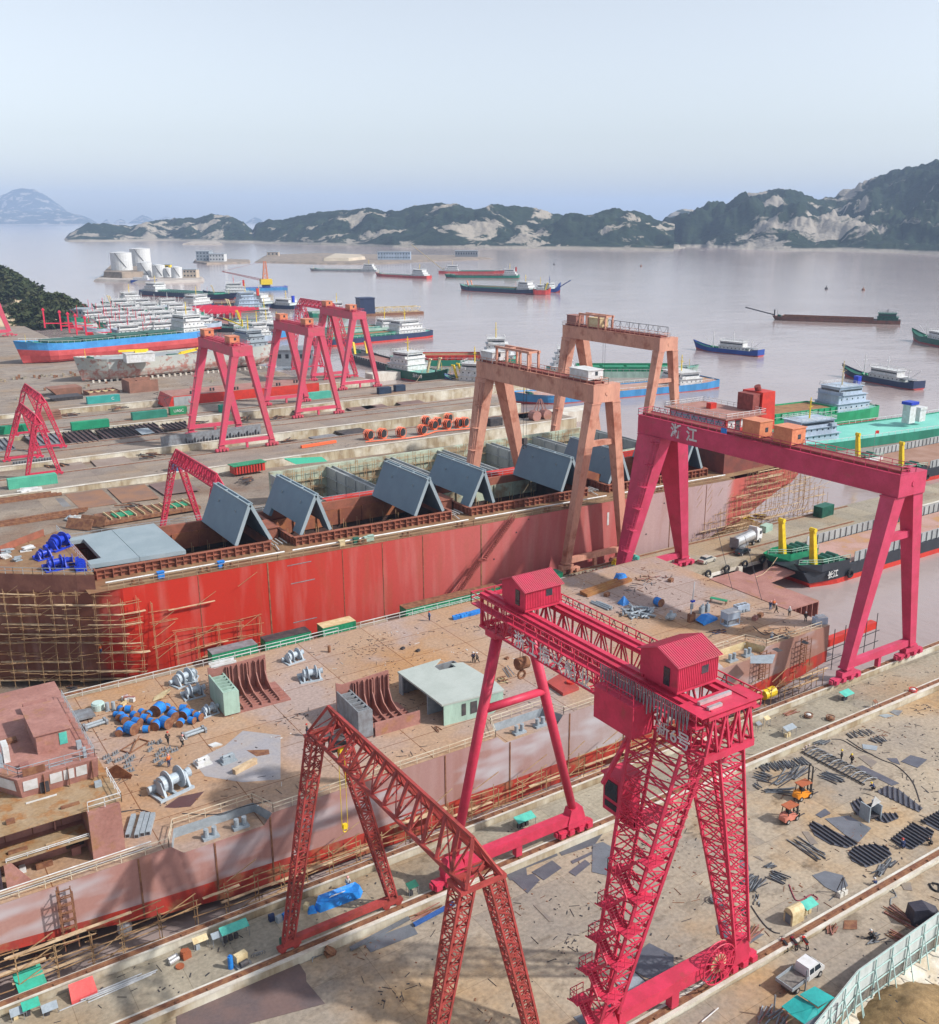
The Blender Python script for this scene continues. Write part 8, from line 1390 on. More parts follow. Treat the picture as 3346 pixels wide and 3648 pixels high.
for k,x,y,n,L,sx,sy,r,l in (('u',570,505,26,3.4,.3,3.4,-62,'fan shaped pile of dark steel sections left of the forklift mast'),('u',690,490,10,3,.2,1.3,-60,'dark section bundle between the fan pile and the mast'),('u',785,470,10,3.2,.3,1.1,-62,'dark section bundle touching the forklift mast'),('u',480,590,11,3.2,.8,1.6,-20,'loose dark sections below the fan shaped pile'),('u',430,660,4,2,.5,.5,-50,'four short sections at the lower left of the section yard'),('u',640,600,9,7.5,.3,1.2,28,'long grey sections laid diagonally towards the forklift'),('u',750,555,9,6.5,.3,1.2,30,'second row of long grey sections near the forklift mast'),('u',1000,590,12,5,.6,1.5,-28,'long grey strips right of the forklift mast'),('u',1230,250,14,2.8,.3,3.2,-55,'curved dark frames at the top of the section yard'),('u',1370,300,9,2.8,.5,1.6,-45,'dark bent frames beyond the light grey sheet'),('u',940,320,9,3,1,.8,20,'tangled dark scrap beyond the pale stone heap'),('u',390,500,7,2.2,.6,.6,-20,'small dark scrap next to the crimson leg'),('u',600,700,9,6.5,.5,.7,-4,'flat blue grey strips left of the orange forklift'),('u',830,1150,8,7,.6,1.3,-38,'long thin strips lying in the near yard'),('v',400,210,16,4.5,.5,1.5,30,'grey channel pile right of the crimson leg'),('v',590,170,12,3,.6,1.2,-25,'dark channel heap beyond the grey channel pile'),('v',540,80,7,2,.6,.5,10,'small scrap pile at the top of the near yard'),('v',430,350,7,1.,1.2,.5,60,'upright scrap hooks on the dark patch'),('v',1390,120,14,2.4,1.4,.6,30,'dark scrap along the rail beam at right'),('v',1470,60,6,3.2,.8,.6,30,'bent bars on the yard next to the round panel'),('v',150,400,6,1.4,.3,.5,-50,'small dark scrap left of the crimson leg'),('v',325,430,4,2.2,.2,.3,-70,'narrow dark bundle leaning by the crimson leg'),('v',1550,480,9,6,.6,1.2,-40,'rusty long beams beside the dark tarpaulin'),('v',1530,640,12,2.4,1.2,.8,-30,'dark red scrap against the fence'),('v',1340,650,10,1.8,1.2,.8,20,'black scrap around the crouching figure by the fence'),('v',990,560,14,2.6,.5,1.2,45,'rusty brown offcut pile near the rail beam'),('v',1020,330,5,2,.7,.4,30,'dark bars left of the tripod base'),('v',390,620,9,5,1,.5,28,'old brown boards beside the rail at the crane foot'),('s',1480,1490,5,2.4,.3,.4,-50,'dark profile pieces by the flat slab'),('u',690,90,7,4,.6,.6,22,'thin orange brown bars on the apron by the dock wall'),('r',1470,830,6,5,.8,.5,22,'rusty plates near the blue girder')):
    z=-1. if not (k=='v' and (x>800 and y>300 or x>1300)) else -1.2
    if l.startswith('thin orange'): z=0
    m=(RUST,BROWN) if ('rusty' in l or 'red' in l or 'brown' in l) else MX_
    if 'rail beam at right' in l or 'round panel' in l: z=-1.
    heap(l,k,x,y,z,n,L,.17,sx,sy,IA(r),m,'steel section' if 'scrap' not in l else 'scrap',jit=.16,lay=.12)
# rib cradle
t=thing('rib_cradle','long cradle of dark curved ribs with two workers beside it','frame',at('u',1060,500,-1),R(-90)); part(t,'rail',DARK,lambda mb: mb.bar((-6,-1.4,.2),(6,-1.4,.2),.18)); part(t,'rail',DARK,lambda mb: mb.bar((-6,1.4,.2),(6,1.4,.2),.18))
for i in range(17): part(t,'rib',MX_[i%3],lambda mb: mb.path([(-5.6+i*.7,-1.5,.3),(-5.5+i*.7,-.6,.75),(-5.3+i*.7,.6,.75),(-5.1+i*.7,1.5,.35)],.12,5))
t=thing('blue_girder','long dark blue girder between the rusty crane legs','girder',at('r',1540,845,-1),R(6)); part(t,'beam',mat('royal_blue_steel',(.03,.1,.32),(.02,.07,.22),world=False),lambda mb: mb.bx(-5.4,5.2,-.3,.3,.1,.6)); part(t,'flange',mat('royal_blue_steel',(0,0,0)),lambda mb: mb.bx(-5.4,5.2,-.55,.55,.603,.68))
t=thing('grey_girder','thin grey girder lying on the edge of the long blue grey sheet','girder',at('r',1140,985,-.93),R(6)); part(t,'beam',STEEL,lambda mb: (mb.bx(-4.8,4.8,-.2,.2,0,.35),mb.bx(-4.8,4.8,-.3,.3,.353,.4)))
t=thing('concrete_slab','flat square slab with dark edging inside the crimson crane base','slab',at('s',1540,1450,-1),R(2)); part(t,'slab',LGREY,lambda mb: mb.bx(-1.6,1.6,-1.1,1.1,0,.25)); part(t,'edging',DARK,lambda mb: (mb.bx(-1.7,1.7,-1.25,-1.11,0,.35),mb.bx(1.61,1.75,-1.1,1.1,0,.35)))
mb=MB(); p=at('u',770,340,-1); mb.o=p
for i in range(26): mb.ball(p+Vector((rnd.gauss(0,.9),rnd.gauss(0,.7),.15)),rnd.uniform(.15,.3),6,4,.7)
one('stone_heap',mb,mat('pink_white_rubble',(.55,.48,.48),(.4,.33,.33),world=False,scale=2),'pale pinkish stone heap beside the rail wall','rubble',kind='stuff')
for i,(k,x,y,l) in enumerate((('u',830,120,'round wire basket of stones on the apron'),('u',1000,140,'small rusty wire coil on the apron'),('l',1665,1690,'small red and white pump on the apron at right'),('v',110,350,'grey motor lying left of the lattice leg foot'),('t',660,460,'wire coil on the apron between the crane legs'))):
    t=thing('wire_basket',l,'basket',at(k,x,y,0 if k!='v' else -1),0); part(t,'ring',(RUST,RUST,REDP,GREY,RUST)[i],lambda mb: (mb.ringt((0,0,.2),.55,.1,(0,0,1),12,5),mb.ringt((0,0,.5),.6,.08,(0,0,1),12,5))); part(t,'filling',(WHITE,RUST,WHITE,GREY,CREAM)[i],lambda mb: mb.ball((0,0,.3),.45,7,5,.7))
# hoses on the ground
for k,pts,l,m in (('v',((385,385),(440,470),(500,545),(560,590),(610,600)),'long dark hose snaking left of the tan hut',DARK),('v',((680,220),(710,300),(740,345),(800,330),(850,300),(905,330),(850,345),(800,310)),'tangle of crimson hoses near the teal rack',mat('crimson_hose',(.25,.03,.06),world=False)),('v',((1470,380),(1475,330),(1515,310),(1480,250),(1460,265),(1500,290)),'thin hose loop on the near strip',GREY),('v',((1770,215),(1800,260),(1848,275),(1848,225),(1790,210)),'thick black cable coil cut by the right edge',BLACK),('u',((1130,290),(1250,370),(1400,450),(1520,500),(1640,620),(1700,780)),'long dark cable curving across the yard',DARK),('u',((1010,290),(1100,300),(1230,375),(1330,410)),'short dark hose near the bent frames',DARK),('m',((1200,1105),(1430,1110),(1600,1060),(1780,1020)),'cable strung along the deck edge by the mooring recess',DARK),('m',((700,1120),(900,1080),(1020,1110)),'thin hose on the deck beside the box beams',DARK),('v',((0,1290),(60,1240),(130,1180)),'rope on the ground at the bottom edge',WHITE),('p',((1080,520),(1150,575),(1200,560),(1240,585)),'cable running to the crouching welder',DARK)):
    z=(-1.15 if k=='v' and pts[0][0]>1000 else -.95) if k in 'uv' else Z6+.05; P_=[at(k,x,y,z) for x,y in pts]; mb=MB(P_[0]); Q=[]
    for i in range(len(P_)-1):
        p0,p1_,p2_,p3=P_[max(0,i-1)],P_[i],P_[i+1],P_[min(len(P_)-1,i+2)]
        for j in range(5): tt=j/5; Q.append(.5*((2*p1_)+(p2_-p0)*tt+(2*p0-5*p1_+4*p2_-p3)*tt*tt+(3*p1_-p0-3*p2_+p3)*tt**3))
    mb.path(Q+[P_[-1]],.06 if m is not BLACK else .14,5); one('hose',mb,m,l,'hose')
# slab joint drain
a,b_=at('v',985,0,-.995),at('v',1300,200,-.995)
# huts
t=thing('tool_hut','tan curved roof hut with a blue door on the yard by the rail','hut',at('v',715,500,-1),R(-2)); part(t,'body',CREAM,lambda mb: (mb.bx(-1.5,1.5,-1,1,0,2.1),mb.tube((-1.5,0,2.08),(1.5,0,2.08),1.0,14))); part(t,'door',STEEL,lambda mb: mb.bx(-1.56,-1.504,-.6,.6,.1,1.9))
t=thing('tripod','tripod hoist standing on two white blocks beside the rail','tripod',at('v',1085,300,-1.),0); [part(t,'leg',DARK,lambda mb: mb.bar((x,y,.4),(0,0,3.6),.12)) for x,y in ((-.9,-.5),(.9,-.4),(0,.9))]; [part(t,'block',PALEW,lambda mb: mb.bx(x-.45,x+.45,-.6,.2,0,.9)) for x in (-.6,.6)]; part(t,'crossbar',DARK,lambda mb: mb.bar((-.6,0,3.3),(.6,0,3.3),.1))
t=thing('covered_machine','machine under a black tarpaulin behind the fence','machine',at('v',1700,500,-1.2),R(-30)); part(t,'cover',mat('black_tarp',(.03,.03,.045),(.05,.045,.06),world=False,rough=.5,bump=.5,bscale=2),lambda mb: mb.add([(-1.6,-1.2,0),(2.6,-1.3,0),(2.8,1.2,0),(-1.6,1.2,0),(-1.5,-1,2.3),(.4,-1.1,2.5),(2.4,-1,1.2),(2.5,1,1.4),(.4,1,2.5),(-1.5,1,2.2)],[(0,1,6,5,4),(1,2,7,6),(2,3,9,8,7),(3,0,4,9),(4,5,8,9),(5,6,7,8)]))
# teal tarpaulin shed near bottom right
SH=at('v',820,1240,-1.2); t=thing('tarpaulin_shed','turquoise sheet roofed shed standing against the fence, bottom right','shed',SH,R(8))
JT=mat('turquoise_sheet',(.02,.34,.32),(.02,.27,.26),scale=.6,world=False,rough=.45); P_=[Vector((v.x-SH.x,v.y-SH.y,0)) for v in (at('v',622,1168,1.4),at('v',745,1080,1.6),at('v',880,1165,1.8),at('v',690,1225,1.4))]
def patch(k,pts,z,m=JT):
    Q=[at('v',x,y,z+dz) for x,y,dz in pts]; mb=MB(); Mi=Matrix.Rotation(-R(8),4,'Z'); Q=[Mi@(q-SH) for q in Q]; mb.extr(Q,(0,0,-.06)); mb.build('roof_sheet',m,t)
patch('v',((622,1168,0),(742,1078,.3),(880,1165,.5),(800,1200,.2),(690,1225,0)),1.3); patch('v',((762,1075,.5),(880,1012,.3),(1035,1100,.2),(905,1170,.5)),1.45); patch('v',((690,1228,0),(880,1170,.5),(905,1190,.4),(1010,1115,.1),(905,1230,.1),(800,1306,-.1)),1.2); patch('v',((800,1306,0),(905,1232,.1),(960,1245,.1),(880,1306,0)),1.1,STEEL)
part(t,'frame',GREY,lambda mb: (mb.bar((-3.2,-1.6,0),(-3.2,-1.6,2.3),.12),mb.bar((-2.5,2,0),(-2.5,2,2.5),.12),mb.bar((2.6,1.8,0),(2.6,1.8,2.4),.12),mb.bar((1.2,-2.2,0),(1.2,-2.2,2.2),.12),mb.bar((-3.2,-1.6,2.2),(1.2,-2.2,2.1),.1)))
heap('heap of dull grey and red pipes under the edge of the turquoise shed','v',560,1270,-1.2,16,2.6,.22,1.,1.5,.5,(LGREY,BROWN,GREY),'pipe','pipe_heap',jit=.5,pname='pipe',round_=True)
# fence and sand below
t=thing('fence','tall pale corrugated sheet fence with pipe props in the lower right corner','fence',at('v',1215,905,-1.2),0); t0=t.location
tops=FT
FM=mat('pale_corrugated_sheet',(.52,.56,.54),(.42,.46,.44),scale=.6,world=False,rough=.5,stretch=(1,1,.3))
for a,b_ in zip(tops,tops[1:]):
    n=max(1,round((b_-a).length/2.6))
    for i in range(n):
        p=a.lerp(b_,i/n); q=a.lerp(b_,(i+1)/n); dn=Vector((0,0,4.6)); s_=(q-p)*.01; mb=MB(t0); mb.extr([p+s_,q-s_,q-s_-dn,p+s_-dn],Vector((-(q-p).y,(q-p).x,0)).normalized()*.05); mb.build('fence_panel',FM,t)
    mb=MB(t0); nr=Vector(((b_-a).y,-(b_-a).x,0)).normalized()
    for z in (0,-1.4,-2.9,-4.3): mb.bar(a+Vector((0,0,z))+nr*.1,b_+Vector((0,0,z))+nr*.1,.09)
    mb.build('fence_rail',mat('mint_pipe',(.4,.55,.52),world=False),t)
    for i in range(n+1):
        p=a.lerp(b_,i/n); mb=MB(t0); mb.bar(p+nr*.18,p+nr*.18-Vector((0,0,4.9)),.11); mb.build('fence_post',mat('mint_pipe',(0,0,0)),t); mb=MB(t0); mb.bar(p+nr*.2-Vector((0,0,1.2)),p+nr*1.2-Vector((0,0,4.9)),.08); mb.build('prop',mat('mint_pipe',(0,0,0)),t)
# ground on the far side of the fence steps down; rubble slope and sand heap
mb=MB(); base=[]
nx,ny=46,34
c0=at('v',1500,1250,-4)
for i in range(nx+1):
    for j in range(ny+1):
        a=tops[0].lerp(tops[1],0) ; 
        # along the fence line then outwards
        L=sum((q-p).length for p,q in zip(tops,tops[1:])); s=i/nx*L*1.0; acc=0
        for p,q in zip(tops,tops[1:]):
            d=(q-p).length
            if s<=acc+d+1e-6: P0=p.lerp(q,(s-acc)/d); nn=Vector(((q-p).y,-(q-p).x,0)).normalized(); break
            acc+=d
        nn=Vector((.45,-.89,0)); o=j/ny*26; P1=P0+nn*(o-.4); z=-2.9-min(1.2,o*.35)+NZ.fractal(Vector((P1.x*.5,P1.y*.5,0)),1,2,4)*.35
        mb.v.append((P1.x,P1.y,z))
for i in range(nx):
    for j in range(ny): a=i*(ny+1)+j; mb.f.append((a,a+1,a+ny+2,a+ny+1))
struct('rubble_ground',mb,RUB)
mb=MB(); sc_=at('v',1640,1290,-3.6); mb.o=sc_; n=40
for i in range(n+1):
    for j in range(n+1):
        x=(i/n-.5)*15; y=(j/n-.5)*11; r=math.hypot(x/7.,y/5.); z=2.9*max(0,1-r)**.8*1.0+NZ.fractal(Vector((x*.7,y*.7,3)),1,2,5)*.22*(1 if r<1 else 0)-.35+(-.6 if r>1 else 0); mb.v.append((x,y,z))
for i in range(n):
    for j in range(n): a=i*(n+1)+j; mb.f.append((a,a+n+1,a+n+2,a+1))
one('sand_heap',mb,SAND,'brown sand heap below the pale fence in the lower right corner','sand heap',kind='stuff',smooth=True)

# settle everything at its measured size
SCL={'section_pile':.62,'scrap_heap':.55,'work_shelter':.62,'pipe_heap':.8,'cable_reel':.68,'roller_stand':.45,'box_beam_bundle':.58,'roller_fairlead':.55,'pump_skid':.75,'wooden_crate':.65,'round_tank':.55,'pipe_rack':.5,'pallet_load':.5,'rusty_bracket':.7,'generator':.85,'pole':.75,'blue_tarp_cover':.78,'condenser_unit':.62,'tool_hut':.6,'blue_covered_boat':.66,'blue_girder':.5,'grey_girder':.75,'covered_machine':.78,'tripod':.62,'bracket_assembly':.8,'scrap_bin':.65,'pipe_fitting':.65,'winch_machine':.75,'concrete_slab':.75,'small_crate':.62,'bale_heap':.6,'propeller_blade':.75,'steel_box':.65,'concrete_weights':.75,'workbench':.75,'long_beam':.8,'green_canopy':.8,'pipe_stub':.75,'drive_motor':.8,'open_rack':.8,'tool_box':.7,'rib_cradle':.85,'red_tarpaulin':.75,'gas_cylinder':.85,'bundle':.7,'deck_bundle':.8,'stone_heap':.8,'mooring_winch':.66,'valve':.8,'strips':.8,'rusty_flange':.8}
for o in list(C.objects):
    if o.parent: continue
    b_=o.name.split('.')[0]
    if b_ in SCL and math.hypot(o.location.x,o.location.y)<(400 if b_!='scrap_heap' and b_!='bundle' else 190):
        k_=SCL[b_]; 
        if b_=='mooring_winch' and o.location.y>150: k_=.8
        o.scale=o.scale*k_

# litter too small and too many to count
def litter(label,n,x0,x1,y0,y1,z,m,seed,skip=None,cl=24):
    r_=random.Random(seed); mb=MB(); cs=[(r_.uniform(x0,x1),r_.uniform(y0,y1),r_.uniform(1,5)) for _ in range(cl)]
    for _ in range(int(n*.5)):
        if r_.random()<.8: c=r_.choice(cs); x=r_.gauss(c[0],c[2]); y=r_.gauss(c[1],c[2]*.7)
        else: x=r_.uniform(x0,x1); y=r_.uniform(y0,y1)
        if not(x0<x<x1 and y0<y<y1) or (skip and skip(x,y)): continue
        a=r_.uniform(0,PI); L=r_.choice((.12,.18,.3,.5,1.))*r_.uniform(.6,1.3); w_=r_.uniform(.04,.16) if L<.6 else r_.uniform(.03,.05); d=Vector((math.cos(a)*L/2,math.sin(a)*L/2,0)); p=Vector((x,y,z+.03)); mb.bar(p-d,p+d,w_,.05)
    o=mb.build('debris',m); o['kind']='stuff'; o['label']=label
NEAR=lambda x,y: -8<x<19.5 and y>97
litter('small dark scrap and litter on the deck plating',1500,-10,129,96,134,Z6,DARK,1,NEAR,40); litter('rusty chips and rods strewn on the deck plating',1300,-10,129,96,134,Z6,RUST,2,NEAR,34); litter('pale scraps and dropped rags on the deck plating',260,-10,129,96,134,Z6,WHITE,3,NEAR)
litter('dark steel offcuts strewn over the yard',1500,30,165,55.5,78.5,-1.,DARK,4,None,30); litter('rusty bits and dust on the yard',900,30,165,55.5,78.5,-1.,RUST,5); litter('small scrap on the near strip',500,40,150,40,52.5,-1.2,DARK,6); litter('timber and rust litter in the near slip',1300,-5,125,89,94.6,-4.3,RUST,7,None,30); litter('pale litter on the slipways',900,60,200,200,280,-2.6,PALEW,8,lambda x,y: 86<x<192 and y<233); litter('dark clutter on the far aprons and slipways',1500,40,220,285,400,.02,DARK,9,lambda x,y: not(283<y<301 or 318<y<339 or 362<y<387),50); litter('clutter on the empty far slipway',1800,20,180,435,465,-.6,RUST,10,None,40); litter('grime and offcuts on the apron between the walls',500,0,200,81,86.8,0,DARK,11)
# ================================================================== PEOPLE
def skinmesh(pts,edges,rad,sub=1):
    me=bpy.data.meshes.new('s'); me.from_pydata(pts,edges,[]); o=bpy.data.objects.new('s',me); C.objects.link(o); m=o.modifiers.new('k','SKIN'); 
    for i,r in enumerate(rad): v=me.skin_vertices[0].data[i]; v.radius=(r,r); v.use_root=(i==0)
    s=o.modifiers.new('u','SUBSURF'); s.levels=sub; s.render_levels=sub
    dg=bpy.context.evaluated_depsgraph_get(); r=bpy.data.meshes.new_from_object(o.evaluated_get(dg)); bpy.data.objects.remove(o); bpy.data.meshes.remove(me); r.polygons.foreach_set('use_smooth',[True]*len(r.polygons)); return r
def pose(kind):
    # pelvis, chest, neck, head, head top, shoulders, elbows, wrists, hands, hips, knees, ankles, toes
    if kind=='stand': J=[(0,0,.95),(0,0,1.3),(0,0,1.48),(.01,0,1.6),(.02,0,1.7),(0,.19,1.42),(0,.27,1.14),(.1,.25,.9),(.14,.24,.82),(0,-.19,1.42),(0,-.27,1.14),(.12,-.22,.92),(.17,-.2,.85),(0,.1,.9),(.02,.12,.48),(0,.13,.08),(.15,.15,.04),(0,-.1,.9),(.02,-.12,.48),(0,-.13,.08),(.15,-.15,.04)]
    elif kind=='walk': J=[(0,0,.93),(.05,0,1.28),(.08,0,1.46),(.1,0,1.58),(.11,0,1.68),(.05,.19,1.4),(-.1,.25,1.14),(-.02,.25,.92),(.02,.24,.84),(.05,-.19,1.4),(.14,-.25,1.14),(.32,-.2,1.0),(.39,-.18,.98),(0,.1,.88),(.2,.11,.5),(.28,.12,.1),(.43,.13,.06),(0,-.1,.88),(-.08,-.11,.46),(-.36,-.12,.14),(-.25,-.12,.04)]
    else: J=[(0,0,.42),(.2,0,.72),(.3,0,.86),(.38,0,.95),(.44,0,1.03),(.22,.19,.8),(.42,.2,.6),(.6,.1,.5),(.67,.07,.47),(.22,-.19,.8),(.42,-.2,.6),(.6,-.1,.45),(.67,-.08,.42),(0,.11,.38),(.36,.16,.45),(.12,.17,.08),(.27,.18,.04),(0,-.11,.38),(.34,-.16,.2),(.02,-.17,.08),(-.08,-.17,.05)]
    return J
ED=[(0,1),(1,2),(2,3),(3,4),(1,5),(5,6),(6,7),(7,8),(1,9),(9,10),(10,11),(11,12),(0,13),(13,14),(14,15),(15,16),(0,17),(17,18),(18,19),(19,20)]
RB=[.13,.15,.055,.095,.07,.06,.045,.033,.035,.06,.045,.033,.035,.085,.06,.04,.035,.085,.06,.04,.035]
def sub_(J,idx,k): 
    mp={a:i for i,a in enumerate(idx)}; return [J[a] for a in idx],[(mp[a],mp[b_]) for a,b_ in ED if a in mp and b_ in mp],[RB[a]+k for a in idx]
PM={}
for kd in ('stand','walk','crouch'):
    J=pose(kd); PM[kd]=(skinmesh(J,ED,RB),skinmesh(*sub_(J,[0,1,5,6,7,9,10,11],.028)),skinmesh(*sub_(J,[0,13,14,15,17,18,19],.025)),J)
CL={'navy':NAVYC,'dark':mat('dark_cloth',(.03,.03,.03),rough=.9,world=False),'white':mat('pale_cloth',(.5,.5,.48),rough=.9,world=False),'blue':mat('blue_cloth',(.05,.14,.3),rough=.9,world=False),'orange':mat('orange_cloth',(.6,.15,.04),rough=.9,world=False)}
HE={'white':WHITE,'red':REDP,'yellow':YELL,'black':DARK,'pink':mat('pink_helmet',(.6,.3,.28),world=False)}
def person(label,p,rz,kd='stand',top='navy',leg='dark',hel='white'):
    b,j,tr,J=PM[kd]; 
    def cpm(me,m,name,par=None): q=me.copy(); q.materials.clear(); q.materials.append(m); o=bpy.data.objects.new(name,q); C.objects.link(o); o.parent=par; return o
    o=cpm(b,SKIN,'person'); o.location=p; o.rotation_euler=(0,0,rz); tag(o,label,'person'); cpm(j,CL[top],'jacket',o); cpm(tr,CL[leg],'trousers',o)
    mb=MB(); h=Vector(J[3])+Vector((0,0,.04)); mb.ball(h+Vector((0,0,.05)),.135,10,5,.85); mb.tube(h+Vector((.02,0,.02)),h+Vector((.02,0,.035)),.17,10); mb.build('helmet',HE[hel],o,smooth=True)
for a in (('worker in dark clothes walking between the cable reels and the fairleads',('m',1108,650,Z6),1.,'walk','dark','dark','red'),('worker in pale clothes facing the two long rollers',('m',1203,670,Z6),.3,'walk','white','dark','pink'),('worker in a pinkish hat bending over behind the big winch',('m',1115,800,Z6),2.,'stand','orange','navy','pink'),('worker in black with his hands on a box near the truss top',('n',915,872,Z6),2.5,'stand','dark','navy','red'),('man in dark blue standing left of his companion on the open deck',('o',530,575,Z6),1.,'stand','navy','dark','white'),('man in dark clothes standing right of his companion on the open deck',('o',556,577,Z6),2.,'walk','dark','dark','white'),('worker in a blue coat at the white rail of the green office container',('o',240,300,Z6),0,'stand','blue','navy','red'),('welder in blue at the left of the group beside the mauve block',('p',1190,415,Z6),.4,'stand','navy','blue','pink'),('worker in dark clothes right of the welder beside the mauve block',('p',1230,435,Z6),2,'walk','dark','dark','white'),('bending worker with a pink helmet between the two standing ones',('p',1212,405,Z6),1.3,'stand','orange','dark','pink'),('worker in white at the middle of the mauve block edge',('p',1315,455,Z6),.6,'stand','white','dark','white'),('worker in dark overalls near the corner ribs of the mauve block',('p',1422,490,Z6),.6,'stand','dark','dark','white'),('welder in white crouching by the square manhole',('p',1200,605,Z6),.6,'crouch','white','blue','white'),('worker in a white helmet bending at the rib cradle, left of two',('u',1085,462,-1),2.,'stand','dark','dark','yellow'),('worker in black walking at the right end of the rib cradle',('u',1165,492,-1),3.,'walk','dark','dark','yellow'),('worker with a yellow helmet standing above the bracket assembly',('u',1340,690,-1),2.,'crouch','navy','dark','yellow'),('kneeling worker in dark blue with a red helmet on the ribbed panel',('u',1570,1140,-.9),1,'crouch','navy','navy','red'),('crouching worker in black at the rail beam by the right edge',('u',1785,1120,-1),2,'crouch','dark','dark','black'),('crouching figure in grey by the dark scrap at the fence',('v',1340,650,-1.2),2,'crouch','dark','dark','white'),('climber in orange on the scaffold at the brown bow',('i',505,1235,2.5),2,'stand','orange','navy','yellow'),('worker standing in the yard beyond the fence scrap near the tripod hose',('v',1350,250,-1.2),1,'crouch','navy','dark','white'),('person beside the blue wrapped load under the lattice crane',('r',905,660,0),1,'stand','white','blue','pink')):
    person(a[0],at(*a[1]),*a[2:])
bpy.data.objects[[o.name for o in bpy.data.objects if o.get('label','').startswith('climber')][0]].location=Vector((30.2,171-hb(30.2,3)-1.2,2.65))
# ================================================================== VEHICLES
def wheels(t,xs,w_,r,th=.25,y=None):
    for x in xs:
        for s in (-1,1):
            yy=s*(w_/2-th/2); o=part(t,'wheel',BLACK,lambda mb: mb.tube((x,yy-th/2,r),(x,yy+th/2,r),r,14)); part(o,'rim',SILV,lambda mb: mb.tube((x,yy+s*th/2,r),(x,yy+s*(th/2+.015),r),r*.55,10))
def car(label,p,rz,m,name='parked_car',white=False):
    t=thing(name,label,'car',p,rz)
    def body(mb):
        S=[(-2.3,.45,.62,.75),(-2.25,.3,.95,.82),(-1.6,.25,1.0,.88),(-.2,.24,1.0,.9),(1.,.24,.98,.9),(1.9,.28,.88,.84),(2.3,.4,.7,.7)]
        n=len(S); V=[]
        for x,z0,z1,h in S: V+=[(x,-h,z0),(x,-h,z0+(z1-z0)*.6),(x,-h*.92,z1),(x,h*.92,z1),(x,h,z0+(z1-z0)*.6),(x,h,z0)]
        F=[(i*6+j,(i+1)*6+j,(i+1)*6+(j+1)%6,i*6+(j+1)%6) for i in range(n-1) for j in range(6)]+[(0,1,2,3,4,5),tuple((n-1)*6+j for j in (5,4,3,2,1,0))]; mb.add(V,F)
    part(t,'body',m,body,smooth=False)
    part(t,'windows',GLASS,lambda mb: mb.add([(-1.75,-.8,.98),(1.2,-.8,.97),(.45,-.66,1.4),(-1.2,-.66,1.4),(-1.75,.8,.98),(1.2,.8,.97),(.45,.66,1.4),(-1.2,.66,1.4)],[(0,1,2,3),(7,6,5,4),(1,5,6,2),(4,0,3,7)]))
    part(t,'roof',m,lambda mb: mb.add([(-1.25,-.68,1.395),(.5,-.68,1.395),(.5,.68,1.395),(-1.25,.68,1.395),(-1.1,-.6,1.46),(.35,-.6,1.46),(.35,.6,1.46),(-1.1,.6,1.46)],[(4,5,6,7),(0,1,5,4),(1,2,6,5),(2,3,7,6),(3,0,4,7)]))
    wheels(t,(-1.4,1.4),1.85,.32,.22)
    for s in (-1,1): part(t,'headlight',WHITE,lambda mb: mb.bx(2.2,2.31,s*.62-.12,s*.62+.12,.6,.72)); part(t,'tail_light',REDP,lambda mb: mb.bx(-2.31,-2.2,s*.65-.12,s*.65+.12,.65,.8))
    return t
CS=mat('silver_beige_car_paint',(.5,.48,.42),rough=.3,world=False,metal=.3,fine=0); CB=mat('black_car_paint',(.02,.022,.03),rough=.2,world=False,fine=0,spec=.7)
car('silver beige saloon car parked on the pier right of the magenta crane foot',at('l',232,785,0),R(8),CS); car('black saloon car parked beside the tanker truck on the pier',at('l',478,728,0),R(10),CB); car('white car half hidden behind the magenta crane sill beam',at('k',1530,1118,0),R(8),WHITE)
t=thing('tanker_truck','long silver tanker truck with white cab parked on the pier','truck',at('l',500,672,0),R(14))
part(t,'chassis',DARK,lambda mb: mb.bx(-5.4,5.2,-.5,.5,.7,.95)); part(t,'tank',SILV,lambda mb: mb.tube((-5.2,0,2.0),(2.4,0,2.0),1.18,20)); part(t,'catwalk',GREY,lambda mb: mb.bx(-5,2.2,-.3,.3,3.19,3.25)); part(t,'side_skirt',GREY,lambda mb: (mb.bx(-5,-1,-1.25,-1.15,.7,1.3),mb.bx(-5.3,-5.22,-1.1,1.1,.7,3)))
cab=part(t,'cab',WHITE,lambda mb: mb.add([(3.,-1.2,.8),(5.3,-1.2,.8),(5.3,1.2,.8),(3.,1.2,.8),(3.,-1.2,3.1),(5.,-1.15,3.1),(5.,1.15,3.1),(3.,1.2,3.1),(5.35,-1.2,1.9),(5.35,1.2,1.9)],[(3,2,1,0),(4,5,6,7),(0,1,8,5,4),(2,3,7,6,9),(1,2,9,8),(8,9,6,5),(3,0,4,7)])); part(cab,'windscreen',GLASS,lambda mb: mb.extr([(5.36,-1.05,2.),(5.36,1.05,2.),(5.1,1.,2.9),(5.1,-1.,2.9)],(.03,0,.01))); part(cab,'side_window',GLASS,lambda mb: mb.bx(4.1,5.,-1.23,-1.205,1.95,2.7)); part(cab,'roof_deflector',WHITE,lambda mb: mb.add([(3.,-1.1,3.1),(4.6,-1.1,3.1),(4.6,1.1,3.1),(3.,1.1,3.1),(3.,-1,3.8),(3.4,-1,3.8),(3.4,1,3.8),(3.,1,3.8)],[(0,1,5,4),(1,2,6,5),(2,3,7,6),(3,0,4,7),(4,5,6,7)]))
wheels(t,(-4,-2.7,1.5,4.2),2.45,.52,.35)
t=thing('pickup_truck','dirty white double cab pickup with an empty dark bed in the lower right','pickup truck',at('z',362,762,-1.2),R(4))
def lin(mb,x0,x1,h): mb.bx(x0,x1,-h,h,.45,.95)
